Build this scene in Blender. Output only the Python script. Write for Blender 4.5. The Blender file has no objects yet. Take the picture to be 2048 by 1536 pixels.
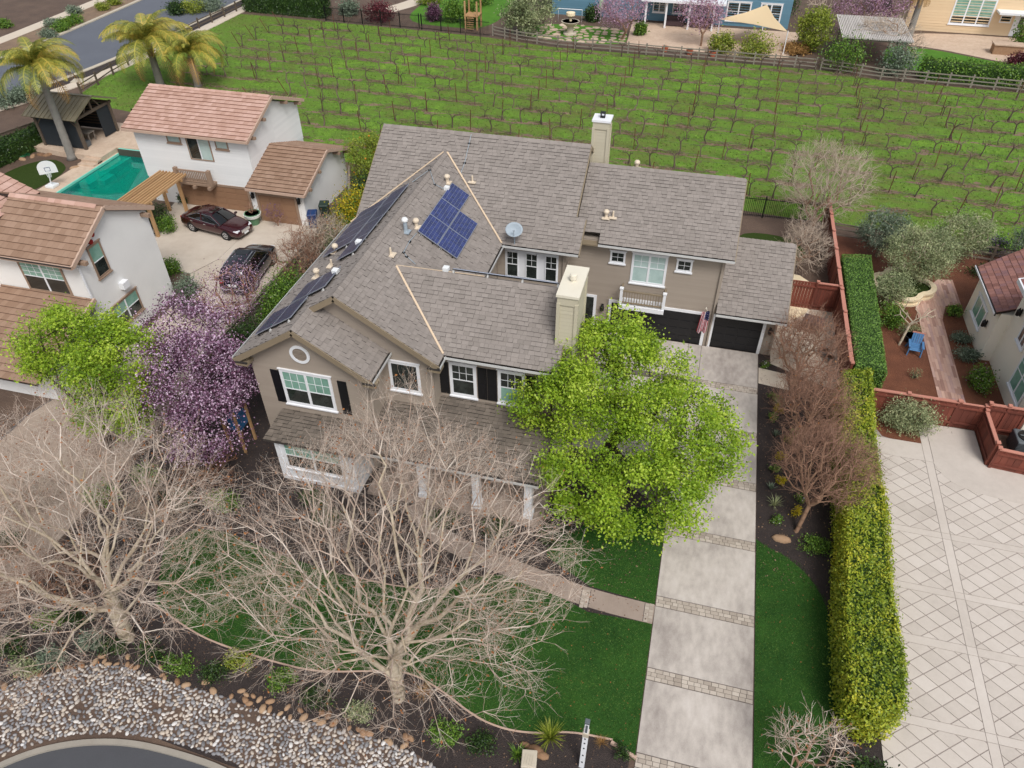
import bpy, math, random
import numpy as np
from mathutils import Vector, Matrix
random.seed(7); RNG = np.random.default_rng(7)
SC = bpy.context.scene
COL = SC.collection

# ------------------------------------------------------------------ camera, world, sun, exposure
F_PX, PITCH, ROLL, YAW, CAM_H = 1487.4, 0.71176754, -0.00505374, -0.25685772, 25.0
cF = np.array([math.sin(YAW)*math.cos(PITCH), math.cos(YAW)*math.cos(PITCH), -math.sin(PITCH)])
cR0 = np.array([math.cos(YAW), -math.sin(YAW), 0.0]); cU0 = np.cross(cR0, cF)
cR = math.cos(ROLL)*cR0 + math.sin(ROLL)*cU0
cU = -math.sin(ROLL)*cR0 + math.cos(ROLL)*cU0
cam = bpy.data.cameras.new('camera'); camo = bpy.data.objects.new('camera', cam); COL.objects.link(camo)
camo.matrix_world = Matrix(((cR[0], cU[0], -cF[0], 0), (cR[1], cU[1], -cF[1], 0), (cR[2], cU[2], -cF[2], CAM_H), (0, 0, 0, 1)))
cam.sensor_width = 36; cam.lens = F_PX/2048*36; cam.clip_start = .5; cam.clip_end = 2000
SC.camera = camo
W = bpy.data.worlds.new('World'); SC.world = W; W.use_nodes = True
wn = W.node_tree.nodes; wl = W.node_tree.links
SUN_EL, SUN_AZ = 54.0, 146.0      # azimuth clockwise from +Y: light comes from behind the camera, a little from the right
sky = wn.new('ShaderNodeTexSky'); sky.sky_type = 'NISHITA'; sky.sun_disc = False
sky.sun_elevation = math.radians(SUN_EL); sky.sun_rotation = math.radians(SUN_AZ)
sky.dust_density = 3.0; sky.air_density = 1.0; sky.ozone_density = 1.0
hs = wn.new('ShaderNodeHueSaturation'); hs.inputs['Saturation'].default_value = 0.35   # overcast: grey sky
bg = wn['Background']; bg.inputs[1].default_value = 0.108
wl.new(sky.outputs[0], hs.inputs['Color']); wl.new(hs.outputs[0], bg.inputs[0])
sl = bpy.data.lights.new('sun', 'SUN'); sl.energy = 1.5; sl.angle = math.radians(22); sl.color = (1, .98, .955)
so = bpy.data.objects.new('sun', sl); COL.objects.link(so)
_a = math.radians(SUN_AZ); _e = math.radians(SUN_EL)
so.rotation_euler = Vector((-math.sin(_a)*math.cos(_e), -math.cos(_a)*math.cos(_e), -math.sin(_e))).to_track_quat('-Z', 'Y').to_euler()
so.location = (0, 0, 60)
SC.view_settings.view_transform = 'Standard'; SC.view_settings.look = 'None'
SC.view_settings.exposure = 0.48; SC.view_settings.gamma = 1.0; SC.view_settings.use_curve_mapping = False

# ------------------------------------------------------------------ where a point of the photograph lies on a level plane
def ray(px, py): return cR*(px-1024)/F_PX - cU*(py-768)/F_PX + cF
def G(px, py, z=0.0):
    d = ray(px, py); t = (z-CAM_H)/d[2]; return np.array([d[0]*t, d[1]*t, z])
def GX(pts, z=0.0): return [tuple(G(a, b, z)[:2]) for a, b in pts]

# ------------------------------------------------------------------ materials
MATS = {}
def lin(c): return tuple(((v/255)/12.92 if v/255 <= .04045 else ((v/255+.055)/1.055)**2.4) for v in c)
def M(name, cols, rough=.8, noise=(), attr=0., rnd=0., bump=None, metal=0., spec=.5, transl=0., coat=0., base=0.5, emis=0, alpha=1, stretch=None):
    """ramp of sRGB colours, driven by noises [(scale, weight)], the piece attribute v and the object's own random number"""
    m = bpy.data.materials.new(name); m.use_nodes = True; MATS[name] = m
    n = m.node_tree.nodes; l = m.node_tree.links; b = n['Principled BSDF']
    geo = n.new('ShaderNodeNewGeometry'); pos = geo.outputs['Position']
    if stretch:
        mp = n.new('ShaderNodeMapping'); mp.inputs['Scale'].default_value = stretch; l.new(pos, mp.inputs[0]); pos = mp.outputs[0]
    cols = [lin(c) for c in cols]
    terms = []
    for s, w in noise:
        t = n.new('ShaderNodeTexNoise'); t.inputs['Scale'].default_value = s; t.inputs['Detail'].default_value = 4; t.inputs['Roughness'].default_value = .6
        l.new(pos, t.inputs['Vector']); terms.append((t.outputs[0], w))
    if attr:
        t = n.new('ShaderNodeAttribute'); t.attribute_name = 'v'; terms.append((t.outputs['Fac'], attr))
    if rnd:
        t = n.new('ShaderNodeObjectInfo'); terms.append((t.outputs['Random'], rnd))
    if terms and len(cols) > 1:
        acc = None
        for o, w in terms:
            q = n.new('ShaderNodeMath'); q.operation = 'MULTIPLY_ADD'; q.inputs[1].default_value = w
            l.new(o, q.inputs[0])
            if acc is None: q.inputs[2].default_value = base - sum(w for _, w in terms)/2
            else: l.new(acc, q.inputs[2])
            acc = q.outputs[0]
        r = n.new('ShaderNodeValToRGB'); cr = r.color_ramp
        while len(cr.elements) < len(cols): cr.elements.new(.5)
        for i, c in enumerate(cols): cr.elements[i].position = i/(len(cols)-1); cr.elements[i].color = (*c, 1)
        l.new(acc, r.inputs[0]); l.new(r.outputs[0], b.inputs['Base Color']); csock = r.outputs[0]
    else:
        b.inputs['Base Color'].default_value = (*cols[0], 1); csock = None
    b.inputs['Roughness'].default_value = rough; b.inputs['Metallic'].default_value = metal
    b.inputs['Specular IOR Level'].default_value = spec; b.inputs['Coat Weight'].default_value = coat
    b.inputs['Coat Roughness'].default_value = .08
    if bump:
        t = n.new('ShaderNodeTexNoise'); t.inputs['Scale'].default_value = bump[0]; t.inputs['Detail'].default_value = 3
        l.new(pos, t.inputs['Vector'])
        k = n.new('ShaderNodeBump'); k.inputs['Strength'].default_value = bump[1]; k.inputs['Distance'].default_value = bump[2] if len(bump) > 2 else .05
        l.new(t.outputs[0], k.inputs['Height']); l.new(k.outputs[0], b.inputs['Normal'])
    if transl:
        tr = n.new('ShaderNodeBsdfTranslucent'); mx = n.new('ShaderNodeMixShader'); mx.inputs[0].default_value = transl
        if csock: l.new(csock, tr.inputs[0])
        else: tr.inputs[0].default_value = (*cols[0], 1)
        l.new(b.outputs[0], mx.inputs[1]); l.new(tr.outputs[0], mx.inputs[2]); l.new(mx.outputs[0], n['Material Output'].inputs[0])
    return m

# ------------------------------------------------------------------ meshes and objects
def new_mesh(name, V, Fc, v=None, smooth=False):
    me = bpy.data.meshes.new(name)
    if isinstance(Fc, np.ndarray):
        nv, nf, k = len(V), len(Fc), Fc.shape[1]
        me.vertices.add(nv); me.vertices.foreach_set('co', np.asarray(V, np.float32).ravel())
        me.loops.add(nf*k); me.loops.foreach_set('vertex_index', Fc.astype(np.int32).ravel())
        me.polygons.add(nf); me.polygons.foreach_set('loop_start', np.arange(0, nf*k, k, dtype=np.int32))
        me.polygons.foreach_set('loop_total', np.full(nf, k, np.int32))
    else:
        me.from_pydata([tuple(p) for p in V], [], Fc)
    me.update()
    if v is not None:
        a = me.attributes.new('v', 'FLOAT', 'FACE'); a.data.foreach_set('value', np.asarray(v, np.float32))
    if smooth: me.polygons.foreach_set('use_smooth', np.ones(len(me.polygons), bool))
    return me
def root_of(o):
    while o.parent: o = o.parent
    return o
class MB:
    """collects shapes; build() links them as ONE mesh object"""
    def __init__(s): s.V = []; s.F = []; s.v = []
    def add(s, V, Fc, v=0.5):
        o = len(s.V); s.V += [tuple(p) for p in V]; s.F += [tuple(i+o for i in f) for f in Fc]; s.v += [v]*len(Fc)
        return s
    def box(s, x0, x1, y0, y1, z0, z1, v=.5):
        return s.add([(x0, y0, z0), (x1, y0, z0), (x1, y1, z0), (x0, y1, z0), (x0, y0, z1), (x1, y0, z1), (x1, y1, z1), (x0, y1, z1)],
              [(0, 3, 2, 1), (4, 5, 6, 7), (0, 1, 5, 4), (1, 2, 6, 5), (2, 3, 7, 6), (3, 0, 4, 7)], v)
    def obox(s, c, ax, ay, az, v=.5):
        """box about c with half axes ax, ay, az (3-vectors)"""
        c = np.array(c, float); ax = np.array(ax, float); ay = np.array(ay, float); az = np.array(az, float)
        P = [c+a*ax+b*ay+d*az for d in (-1, 1) for a, b in ((-1, -1), (1, -1), (1, 1), (-1, 1))]
        return s.add(P, [(0, 3, 2, 1), (4, 5, 6, 7), (0, 1, 5, 4), (1, 2, 6, 5), (2, 3, 7, 6), (3, 0, 4, 7)], v)
    def beam(s, p, q, w, h, up=(0, 0, 1), v=.5):
        p = np.array(p, float); q = np.array(q, float); d = q-p; L = np.linalg.norm(d); d /= L
        a = np.cross(d, up); a = a/np.linalg.norm(a) if np.linalg.norm(a) > 1e-6 else np.array([1., 0, 0]); b = np.cross(a, d)
        return s.obox((p+q)/2, d*L/2, a*w/2, b*h/2, v)
    def prism(s, poly, z0, z1, v=.5):
        n = len(poly); A = sum(poly[i][0]*poly[(i+1) % n][1]-poly[(i+1) % n][0]*poly[i][1] for i in range(n))
        if A < 0: poly = poly[::-1]
        return s.add([(x, y, z0) for x, y in poly]+[(x, y, z1) for x, y in poly],
              [tuple(range(n-1, -1, -1)), tuple(range(n, 2*n))]+[(i, (i+1) % n, n+(i+1) % n, n+i) for i in range(n)], v)
    def sheet(s, poly, z, v=.5):
        n = len(poly); A = sum(poly[i][0]*poly[(i+1) % n][1]-poly[(i+1) % n][0]*poly[i][1] for i in range(n))
        if A < 0: poly = poly[::-1]
        return s.add([(x, y, z) for x, y in poly], [tuple(range(n))], v)
    def tube(s, pts, rad, k=8, cap=True, v=.5):
        pts = [np.array(p, float) for p in pts]; n = len(pts)
        if not hasattr(rad, '__len__'): rad = [rad]*n
        V = []; ref = np.array([0., 0, 1]) if abs((pts[-1]-pts[0])[2]) < .9*np.linalg.norm(pts[-1]-pts[0])+1e-9 else np.array([1., 0, 0])
        for i in range(n):
            d = pts[min(i+1, n-1)]-pts[max(i-1, 0)]; d /= np.linalg.norm(d)+1e-12
            a = np.cross(d, ref); a /= np.linalg.norm(a)+1e-12; b = np.cross(d, a)
            V += [pts[i]+rad[i]*(math.cos(t)*a+math.sin(t)*b) for t in (2*math.pi*j/k for j in range(k))]
        Fc = [(i*k+j, i*k+(j+1) % k, (i+1)*k+(j+1) % k, (i+1)*k+j) for i in range(n-1) for j in range(k)]
        if cap: Fc += [tuple(range(k-1, -1, -1)), tuple(range((n-1)*k, n*k))]
        return s.add(V, Fc, v)
    def lathe(s, c, prof, k=16, v=.5):
        return s.tube([(c[0], c[1], c[2]+z) for r, z in prof], [max(r, .001) for r, z in prof], k, True, v)
    def build(s, name, mat, parent=None, local=False, smooth=False, bevel=0):
        V = np.array(s.V, float)
        if parent is not None and not local: V = V - np.array(root_of(parent).location)
        me = new_mesh(name, V, s.F, s.v, smooth)
        return link(name, me, mat, parent, bevel)
def link(name, me, mat, parent=None, bevel=0):
    if mat is not None and not me.materials: me.materials.append(MATS[mat] if isinstance(mat, str) else mat)
    o = bpy.data.objects.new(name, me); COL.objects.link(o)
    if parent is not None: o.parent = parent
    if bevel:
        b = o.modifiers.new('bevel', 'BEVEL'); b.width = bevel; b.segments = 2; b.limit_method = 'ANGLE'
    return o
def tag(o, label, cat=None, group=None, kind=None):
    o['label'] = label
    if cat: o['category'] = cat
    if group: o['group'] = group
    if kind: o['kind'] = kind
    return o
def thing(name, label, cat, loc=(0, 0, 0), group=None, rz=0):
    o = bpy.data.objects.new(name, None); COL.objects.link(o); o.location = loc; o.rotation_euler.z = rz
    o.empty_display_size = .2
    return tag(o, label, cat, group)
def struct(name, mb, mat, label, kind='structure', **k):
    return tag(mb.build(name, mat, **k), label, None, None, kind)
def copy_tree(o, parent=None):
    c = o.copy(); COL.objects.link(c); c.parent = parent
    for ch in list(o.children): copy_tree(ch, c)
    return c

# ------------------------------------------------------------------ pieces laid in courses on a plane (shingles, tiles, lap boards, pavers)
def clip(poly, conv):
    """Sutherland-Hodgman, conv counter-clockwise"""
    out = list(poly); n = len(conv)
    for i in range(n):
        a = conv[i]; b = conv[(i+1) % n]; inp = out; out = []
        if not inp: return []
        def side(p): return (b[0]-a[0])*(p[1]-a[1])-(b[1]-a[1])*(p[0]-a[0])
        for j in range(len(inp)):
            p = inp[j]; q = inp[(j+1) % len(inp)]; sp = side(p); sq = side(q)
            if sp >= 0: out.append(p)
            if (sp >= 0) != (sq >= 0):
                t = sp/(sp-sq); out.append((p[0]+t*(q[0]-p[0]), p[1]+t*(q[1]-p[1])))
    r = []
    for p in out:
        if not r or math.hypot(p[0]-r[-1][0], p[1]-r[-1][1]) > 1e-4: r.append(p)
    if len(r) > 1 and math.hypot(r[0][0]-r[-1][0], r[0][1]-r[-1][1]) < 1e-4: r.pop()
    return r if len(r) > 2 else []
def ccw(poly):
    n = len(poly); A = sum(poly[i][0]*poly[(i+1) % n][1]-poly[(i+1) % n][0]*poly[i][1] for i in range(n))
    return list(poly) if A > 0 else list(poly)[::-1]
def area(poly):
    n = len(poly); return abs(sum(poly[i][0]*poly[(i+1) % n][1]-poly[(i+1) % n][0]*poly[i][1] for i in range(n)))/2
class Plane:
    """a plane with origin O, u (along the eave), v (up the slope) and outward normal"""
    def __init__(s, O, U, Vv):
        s.O = np.array(O, float); s.U = np.array(U, float)/np.linalg.norm(U); s.Vv = np.array(Vv, float)/np.linalg.norm(Vv)
        s.N = np.cross(s.U, s.Vv)
    def P(s, u, v, h=0.): return s.O+u*s.U+v*s.Vv+h*s.N
    def uv(s, p): d = np.array(p, float)-s.O; return (d@s.U, d@s.Vv)
def roof_plane(pt, up, k):
    """plane through pt rising towards the unit plan vector up with slope k; u runs so that the normal looks up"""
    up = np.array(up, float); V3 = np.array([up[0], up[1], k]); U3 = np.array([up[1], -up[0], 0.])
    return Plane(pt, U3, V3)
def pieces(pl, poly, course, width=None, thick=.015, gap=0., stagger=.5, jit=0., lift=0., wedge=True, v0=0., minarea=1e-4, vr=(0, 1), tail=1.06, tooth=False):
    """list of (top polygon 3d, bottom polygon 3d, v, full) for a convex polygon in uv"""
    poly = ccw(poly); us = [p[0] for p in poly]; vs = [p[1] for p in poly]; out = []
    i = 0; v = min(vs)+v0
    while v < max(vs)-1e-3:
        if width is None: cuts = [min(us)-1, max(us)+1]
        else:
            u = math.floor(min(us)/width)*width-width*(1+((i*stagger) % 1)+(random.uniform(-jit, jit) if jit else 0)); cuts = [u]
            while u < max(us):
                u += width*(1+(random.uniform(-jit, jit) if jit else 0)); cuts.append(u)
        for a, b in zip(cuts[:-1], cuts[1:]):
            q = clip([(a+gap/2, v+gap/2), (b-gap/2, v+gap/2), (b-gap/2, v+course*tail-gap/2), (a+gap/2, v+course*tail-gap/2)], poly)
            if not q or area(q) < minarea: continue
            hv = random.uniform(*vr); tk = thick*(1 if not tooth or random.random() < .55 else .35)
            def hh(pv): return lift+tk*((1-.92*(pv-v)/(course*tail)) if wedge else 1)
            out.append(([pl.P(pu, pv, hh(pv)) for pu, pv in q], [pl.P(pu, pv, lift-.004) for pu, pv in q], hv, area(q) > .95*course*tail*(b-a)*.98 if width else False))
        v += course; i += 1
    return out
def add_pieces(mb, ps, skirt=0.):
    for T, B, v, _ in ps:
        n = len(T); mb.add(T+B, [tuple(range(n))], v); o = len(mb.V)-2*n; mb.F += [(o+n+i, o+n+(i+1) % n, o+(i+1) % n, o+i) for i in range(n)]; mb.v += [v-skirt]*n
def spread(ps, name, mat, parent, limit=300, rest='stuff', key=None, skirt=0.):
    """the pieces that show largest become objects of their own under parent, the rest one joined part"""
    cam_p = np.array([0, 0, CAM_H])
    ps = sorted(ps, key=key or (lambda t: np.linalg.norm(np.mean(t[0], axis=0)-cam_p)))
    off = np.array(root_of(parent).location)
    for T, B, v, _ in ps[:limit]:
        c = np.mean(T, axis=0); n = len(T)
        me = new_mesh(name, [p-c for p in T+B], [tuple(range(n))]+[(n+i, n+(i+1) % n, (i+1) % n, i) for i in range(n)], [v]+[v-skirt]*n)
        o = link(name, me, mat, parent); o.location = c-off
    if ps[limit:]:
        mb = MB(); add_pieces(mb, ps[limit:], skirt); o = mb.build(rest, mat, parent); o['kind'] = 'stuff'
# ------------------------------------------------------------------ palette
M('dirt', [(58, 46, 40), (92, 74, 62), (120, 100, 84)], noise=[(.6, .8), (9, .5)], bump=(12, .6, .06))
M('dark_mulch', [(24, 20, 19), (52, 43, 41), (88, 74, 66)], noise=[(2, .5), (26, .9)], bump=(30, .9, .06))
M('red_mulch', [(58, 34, 24), (112, 66, 44), (152, 98, 68)], noise=[(1.2, .5), (22, 1.0)], bump=(26, .9, .06))
M('lawn_green', [(24, 48, 18), (40, 76, 28), (58, 98, 36), (96, 118, 52)], noise=[(.55, .7), (3, .3), (40, .35)], bump=(60, .7, .05), rough=.9, spec=.2, base=.42)
M('turf', [(30, 44, 14), (48, 64, 20), (66, 82, 28)], noise=[(2, .4), (40, .5)], bump=(60, .5, .03), rough=.9, spec=.2)
M('vine_grass', [(122, 104, 76), (104, 112, 56), (100, 136, 48), (136, 170, 58)], noise=[(.05, .8), (.28, .8), (1.3, .7), (9, .7)], bump=(9, .9, .15), rough=.9, spec=.2, base=.56)
M('bare_soil', [(84, 68, 56), (128, 106, 86), (168, 142, 112)], noise=[(.8, .6), (12, .6)], bump=(10, .8, .1))
M('back_grass', [(52, 86, 28), (78, 122, 40), (104, 148, 50)], noise=[(.8, .7), (14, .3)], bump=(20, .5, .05), rough=.9, spec=.2)
M('concrete', [(138, 124, 110), (176, 162, 146), (194, 182, 167), (206, 196, 182)], noise=[(.35, .9), (2.2, .35), (40, .18)], attr=.15, bump=(40, .15, .01), rough=.85, base=.55)
M('concrete_stained', [(106, 98, 94), (152, 143, 136), (186, 177, 168), (206, 198, 190)], noise=[(.4, 1.15), (3.2, .5), (30, .3)], attr=.15, bump=(40, .15, .01), rough=.85, base=.62, stretch=(1.2, .6, 1))
M('paver', [(146, 134, 122), (174, 162, 149), (194, 183, 170)], noise=[(.8, .5), (30, .25)], attr=.6, rnd=.2, bump=(50, .2, .01), rough=.85)
M('walk', [(120, 104, 94), (150, 134, 122), (172, 157, 144)], noise=[(.8, .8), (20, .3)], attr=.2, bump=(40, .15, .01))
M('stamped', [(172, 162, 152), (194, 184, 174), (208, 199, 190)], noise=[(.35, .7), (3, .4), (20, .3)], attr=.3, rnd=.1, bump=(50, .15, .01), rough=.8)
M('joint', [(96, 88, 84)], rough=.95)
M('court_joint', [(156, 145, 138)], rough=.95)
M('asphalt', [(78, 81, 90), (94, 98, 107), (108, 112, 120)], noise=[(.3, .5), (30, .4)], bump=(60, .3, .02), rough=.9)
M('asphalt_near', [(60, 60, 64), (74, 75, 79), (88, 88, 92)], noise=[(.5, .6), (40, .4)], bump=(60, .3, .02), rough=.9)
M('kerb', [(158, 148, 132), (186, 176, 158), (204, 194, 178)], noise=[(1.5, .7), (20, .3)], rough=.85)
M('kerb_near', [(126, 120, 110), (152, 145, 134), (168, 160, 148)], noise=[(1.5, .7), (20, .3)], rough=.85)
M('sidewalk', [(190, 176, 156), (212, 200, 184)], noise=[(.5, .7), (20, .3)], rough=.85)
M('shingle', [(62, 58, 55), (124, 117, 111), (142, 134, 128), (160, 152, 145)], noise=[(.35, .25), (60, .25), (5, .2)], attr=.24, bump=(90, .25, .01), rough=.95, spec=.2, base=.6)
M('shingle_old', [(50, 46, 42), (100, 92, 84), (124, 114, 104), (146, 134, 122)], noise=[(.5, .5), (60, .25)], attr=.26, bump=(90, .25, .01), rough=.95, spec=.2, base=.55)
M('underlay', [(66, 60, 55)], rough=.95)
M('siding', [(150, 138, 126), (164, 152, 139)], noise=[(.8, .6)], attr=.3, rough=.6)
M('siding_light', [(182, 174, 152), (198, 191, 170)], noise=[(.8, .6)], attr=.3, rough=.6)
M('trim_tan', [(126, 112, 92), (142, 128, 106)], noise=[(1, .7)], rough=.6)
M('cream_trim', [(212, 204, 184), (226, 220, 204)], noise=[(2, .7)], rough=.7)
M('white_paint', [(222, 224, 228), (238, 239, 241)], noise=[(1.4, .8)], rough=.5)
M('valley', [(200, 176, 148), (218, 196, 168)], noise=[(3, .8)], rough=.6)
M('gutter_dark', [(30, 30, 32), (60, 54, 48)], noise=[(8, 1)], rough=.7)
M('gutter_white', [(200, 200, 198)], rough=.4)
M('black_paint', [(14, 15, 18), (24, 25, 29)], noise=[(2, .8)], rough=.4)
M('black_metal', [(20, 20, 22)], rough=.5, metal=.3)
M('grey_metal', [(136, 150, 160), (166, 176, 184)], noise=[(6, .8)], rough=.6)
M('white_plastic', [(226, 228, 228)], rough=.4)
M('vent_cream', [(206, 190, 168), (222, 206, 184)], noise=[(6, .8)], rough=.6)
def glass(name, cols, rough=.04):
    m = M(name, cols, rough=rough, noise=[(1.6, 1.4)], spec=.8); return m
glass('glass_dark', [(14, 18, 18), (40, 46, 44), (74, 82, 78)])
glass('glass_green', [(92, 136, 120), (128, 168, 152), (160, 190, 178)])
glass('glass_blind', [(150, 176, 172), (178, 200, 196), (196, 214, 210)], .1)
M('solar_cell', [(24, 32, 72), (36, 48, 100), (50, 64, 128)], attr=.5, noise=[(2, .4)], rough=.12, spec=.6, coat=.6)
M('solar_dark', [(38, 40, 62), (52, 55, 80), (66, 70, 98)], attr=.5, noise=[(2, .4)], rough=.35, spec=.3)
M('solar_frame', [(172, 178, 190)], rough=.35, metal=.6)
M('stucco', [(216, 215, 212), (232, 231, 228), (240, 239, 236)], noise=[(.6, .7), (30, .3)], bump=(60, .25, .01), rough=.9)
M('stucco_grey', [(196, 197, 196), (212, 213, 212)], noise=[(.6, .7), (30, .3)], bump=(60, .25, .01), rough=.9)
M('stucco_cream', [(236, 228, 210), (246, 239, 224)], noise=[(.6, .7), (30, .3)], bump=(60, .25, .01), rough=.9)
M('white_board', [(220, 221, 220), (234, 234, 233)], attr=.5, noise=[(1, .5)], rough=.7)
M('tile_brown', [(110, 84, 68), (140, 112, 92), (156, 128, 108), (172, 142, 126)], noise=[(.7, .5), (20, .25)], attr=.35, rnd=.12, bump=(40, .3, .01), rough=.9)
M('tile_pink', [(140, 104, 88), (176, 140, 124), (194, 160, 146), (206, 176, 164)], noise=[(.7, .5), (20, .25)], attr=.35, rnd=.12, bump=(40, .3, .01), rough=.9)
M('tile_red', [(112, 74, 66), (136, 94, 84), (150, 106, 96), (126, 92, 92)], noise=[(.9, .5), (20, .2)], attr=.9, rnd=.1, bump=(40, .3, .01), rough=.9)
M('tile_underlay', [(48, 36, 30)], rough=.95)
M('fascia_pink', [(176, 148, 130), (196, 170, 152)], noise=[(2, .8)], rough=.7)
M('trim_brown', [(140, 116, 98), (158, 134, 114)], noise=[(2, .8)], rough=.7)
M('garage_brown', [(132, 100, 76), (150, 116, 90)], attr=.4, noise=[(1.5, .5)], rough=.6)
M('wood_dark', [(66, 56, 48), (92, 80, 68), (112, 98, 84)], noise=[(6, .8)], rough=.85)
M('wood_tan', [(140, 106, 70), (176, 138, 96), (198, 162, 118)], noise=[(5, .6)], rnd=.4, rough=.8)
M('wood_grey', [(96, 84, 74), (126, 114, 102), (148, 136, 122)], noise=[(5, .6)], rnd=.4, rough=.9)
M('rail_grey', [(120, 112, 102), (150, 142, 130)], noise=[(5, .6)], rnd=.3, rough=.9)
M('fence_red', [(82, 42, 32), (114, 58, 44), (134, 72, 56)], noise=[(4, .4)], rnd=.6, rough=.8)
M('fence_red_top', [(172, 114, 98), (196, 136, 118)], noise=[(4, .6)], rnd=.3, rough=.8)
M('shade_mesh', [(26, 32, 38), (38, 46, 52)], noise=[(2, .8)], rough=.8)
M('metal_roof', [(120, 112, 92), (140, 132, 110)], noise=[(2, .6)], rnd=.2, rough=.5, metal=.2)
M('pool_tile', [(64, 60, 54), (88, 82, 74)], noise=[(10, .8)], rough=.4)
M('pool_plaster', [(110, 205, 186), (140, 220, 200)], noise=[(.5, .8)], rough=.8)
M('deck_stone', [(150, 128, 110), (192, 168, 146), (216, 197, 176)], noise=[(.8, .6), (3.5, .7), (14, .3)], rnd=.3, attr=.3, rough=.85)
M('blue_siding', [(84, 124, 144), (98, 138, 158)], attr=.4, noise=[(.8, .5)], rough=.6)
M('beige_siding', [(218, 190, 152), (228, 202, 166)], attr=.4, noise=[(.8, .5)], rough=.6)
M('bark_pale', [(112, 98, 80), (162, 146, 122), (198, 184, 162), (230, 222, 208)], noise=[(1.6, 1.0), (9, .8)], rough=.9)
M('twig_pale', [(150, 124, 108), (200, 180, 163), (236, 226, 214)], noise=[(1.2, .7)], attr=.7, rough=.9)
M('dry_leaf', [(132, 80, 44), (176, 118, 70)], attr=.8, noise=[(3, .3)], rough=.9, transl=.2)
M('bark_dark', [(42, 34, 30), (66, 54, 46), (88, 74, 64)], noise=[(4, .7)], rough=.95)
M('bark_tan', [(120, 92, 72), (156, 124, 100)], noise=[(5, .8)], rough=.9)
M('twig_red', [(104, 72, 58), (146, 110, 90), (178, 144, 122)], attr=.7, noise=[(1.5, .5)], rough=.9)
M('twig_grey', [(150, 132, 116), (186, 168, 150), (208, 192, 174)], attr=.8, noise=[(1, .4)], rough=.9)
M('leaf_lime', [(66, 94, 16), (124, 158, 32), (166, 192, 52), (208, 220, 98)], attr=.9, noise=[(.9, .3)], rough=.55, transl=.3)
M('leaf_yellow_green', [(74, 92, 28), (118, 136, 40), (154, 166, 58), (182, 184, 80)], attr=.9, noise=[(.9, .3)], rough=.55, transl=.3)
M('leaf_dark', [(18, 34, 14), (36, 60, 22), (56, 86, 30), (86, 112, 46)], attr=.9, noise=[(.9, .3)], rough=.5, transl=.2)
M('leaf_mid', [(44, 72, 22), (76, 112, 34), (106, 144, 46), (138, 166, 64)], attr=.9, noise=[(.9, .3)], rough=.5, transl=.2)
M('leaf_hedge', [(70, 96, 28), (122, 146, 40), (168, 178, 52), (208, 200, 62), (228, 206, 70)], attr=.4, noise=[(.35, 1.2), (2, .4)], rough=.5, transl=.25, base=.42)
M('leaf_box', [(56, 86, 34), (92, 130, 54), (122, 160, 68), (148, 184, 90)], attr=.8, noise=[(1.2, .4)], rough=.55, transl=.2)
M('leaf_olive', [(84, 100, 66), (126, 138, 96), (164, 172, 126), (194, 194, 148)], attr=.9, noise=[(.8, .4)], rough=.6, transl=.15)
M('leaf_sage', [(70, 86, 68), (106, 122, 100), (142, 154, 132)], attr=.9, noise=[(.8, .3)], rough=.7, transl=.1)
M('leaf_plum', [(56, 26, 44), (92, 52, 76), (130, 88, 116), (176, 136, 168)], attr=.9, noise=[(.8, .5)], rough=.6, transl=.2, base=.4)
M('petal_pink', [(184, 142, 176), (216, 182, 210), (238, 218, 234)], attr=.9, noise=[(1, .3)], rough=.7, transl=.3)
M('petal_mauve', [(150, 108, 134), (186, 148, 170), (214, 184, 202)], attr=.9, noise=[(1, .3)], rough=.7, transl=.3)
M('petal_yellow', [(150, 140, 20), (196, 176, 30), (224, 200, 50)], attr=.9, noise=[(1, .4)], rough=.6, transl=.3)
M('petal_violet', [(92, 62, 120), (128, 96, 160)], attr=.9, noise=[(2, .4)], rough=.7, transl=.3)
M('leaf_maroon', [(56, 16, 26), (96, 34, 46), (130, 60, 66)], attr=.9, noise=[(1, .3)], rough=.6, transl=.2)
M('orange_fruit', [(214, 130, 30)], rough=.4)
M('frond', [(84, 104, 42), (136, 144, 60), (180, 172, 74), (206, 174, 78)], attr=.6, rnd=.5, rough=.55, transl=.25)
M('frond_dry', [(150, 112, 62), (182, 144, 88)], attr=.6, rnd=.4, rough=.8, transl=.2)
M('palm_trunk', [(98, 94, 90), (132, 128, 122), (156, 150, 142)], noise=[(3, .6), (16, .4)], bump=(14, .5, .05), rough=.95)
M('vine_wood', [(62, 52, 46), (100, 84, 74), (138, 120, 106)], rnd=.6, noise=[(8, .4)], rough=.95)
M('rust_post', [(78, 44, 32), (108, 62, 44)], rnd=.7, rough=.8)
M('wire', [(80, 82, 84)], rough=.5, metal=.6)
M('stone', [(108, 106, 107), (138, 137, 140), (162, 158, 156), (186, 172, 156), (208, 206, 204)], attr=1.0, noise=[(14, .15)], bump=(30, .2, .01), rough=.6)
M('boulder', [(110, 80, 58), (150, 118, 90), (176, 150, 122)], attr=.5, rnd=.4, noise=[(5, .5)], bump=(12, .5, .03), rough=.9)
M('terracotta', [(178, 88, 58), (198, 110, 78)], noise=[(4, .8)], rough=.8)
M('plank', [(150, 114, 102), (186, 148, 132), (208, 172, 154), (172, 140, 136)], attr=.9, noise=[(1, .4)], rough=.8)
M('lime_stone', [(216, 194, 154), (232, 214, 180), (242, 228, 200)], noise=[(2, .8)], rough=.85)
M('maroon_car', [(62, 14, 24)], rough=.25, metal=.35, coat=1.0)
M('black_car', [(12, 16, 28)], rough=.2, metal=.3, coat=1.0)
M('car_glass', [(10, 13, 15)], rough=.03, spec=.9)
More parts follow.
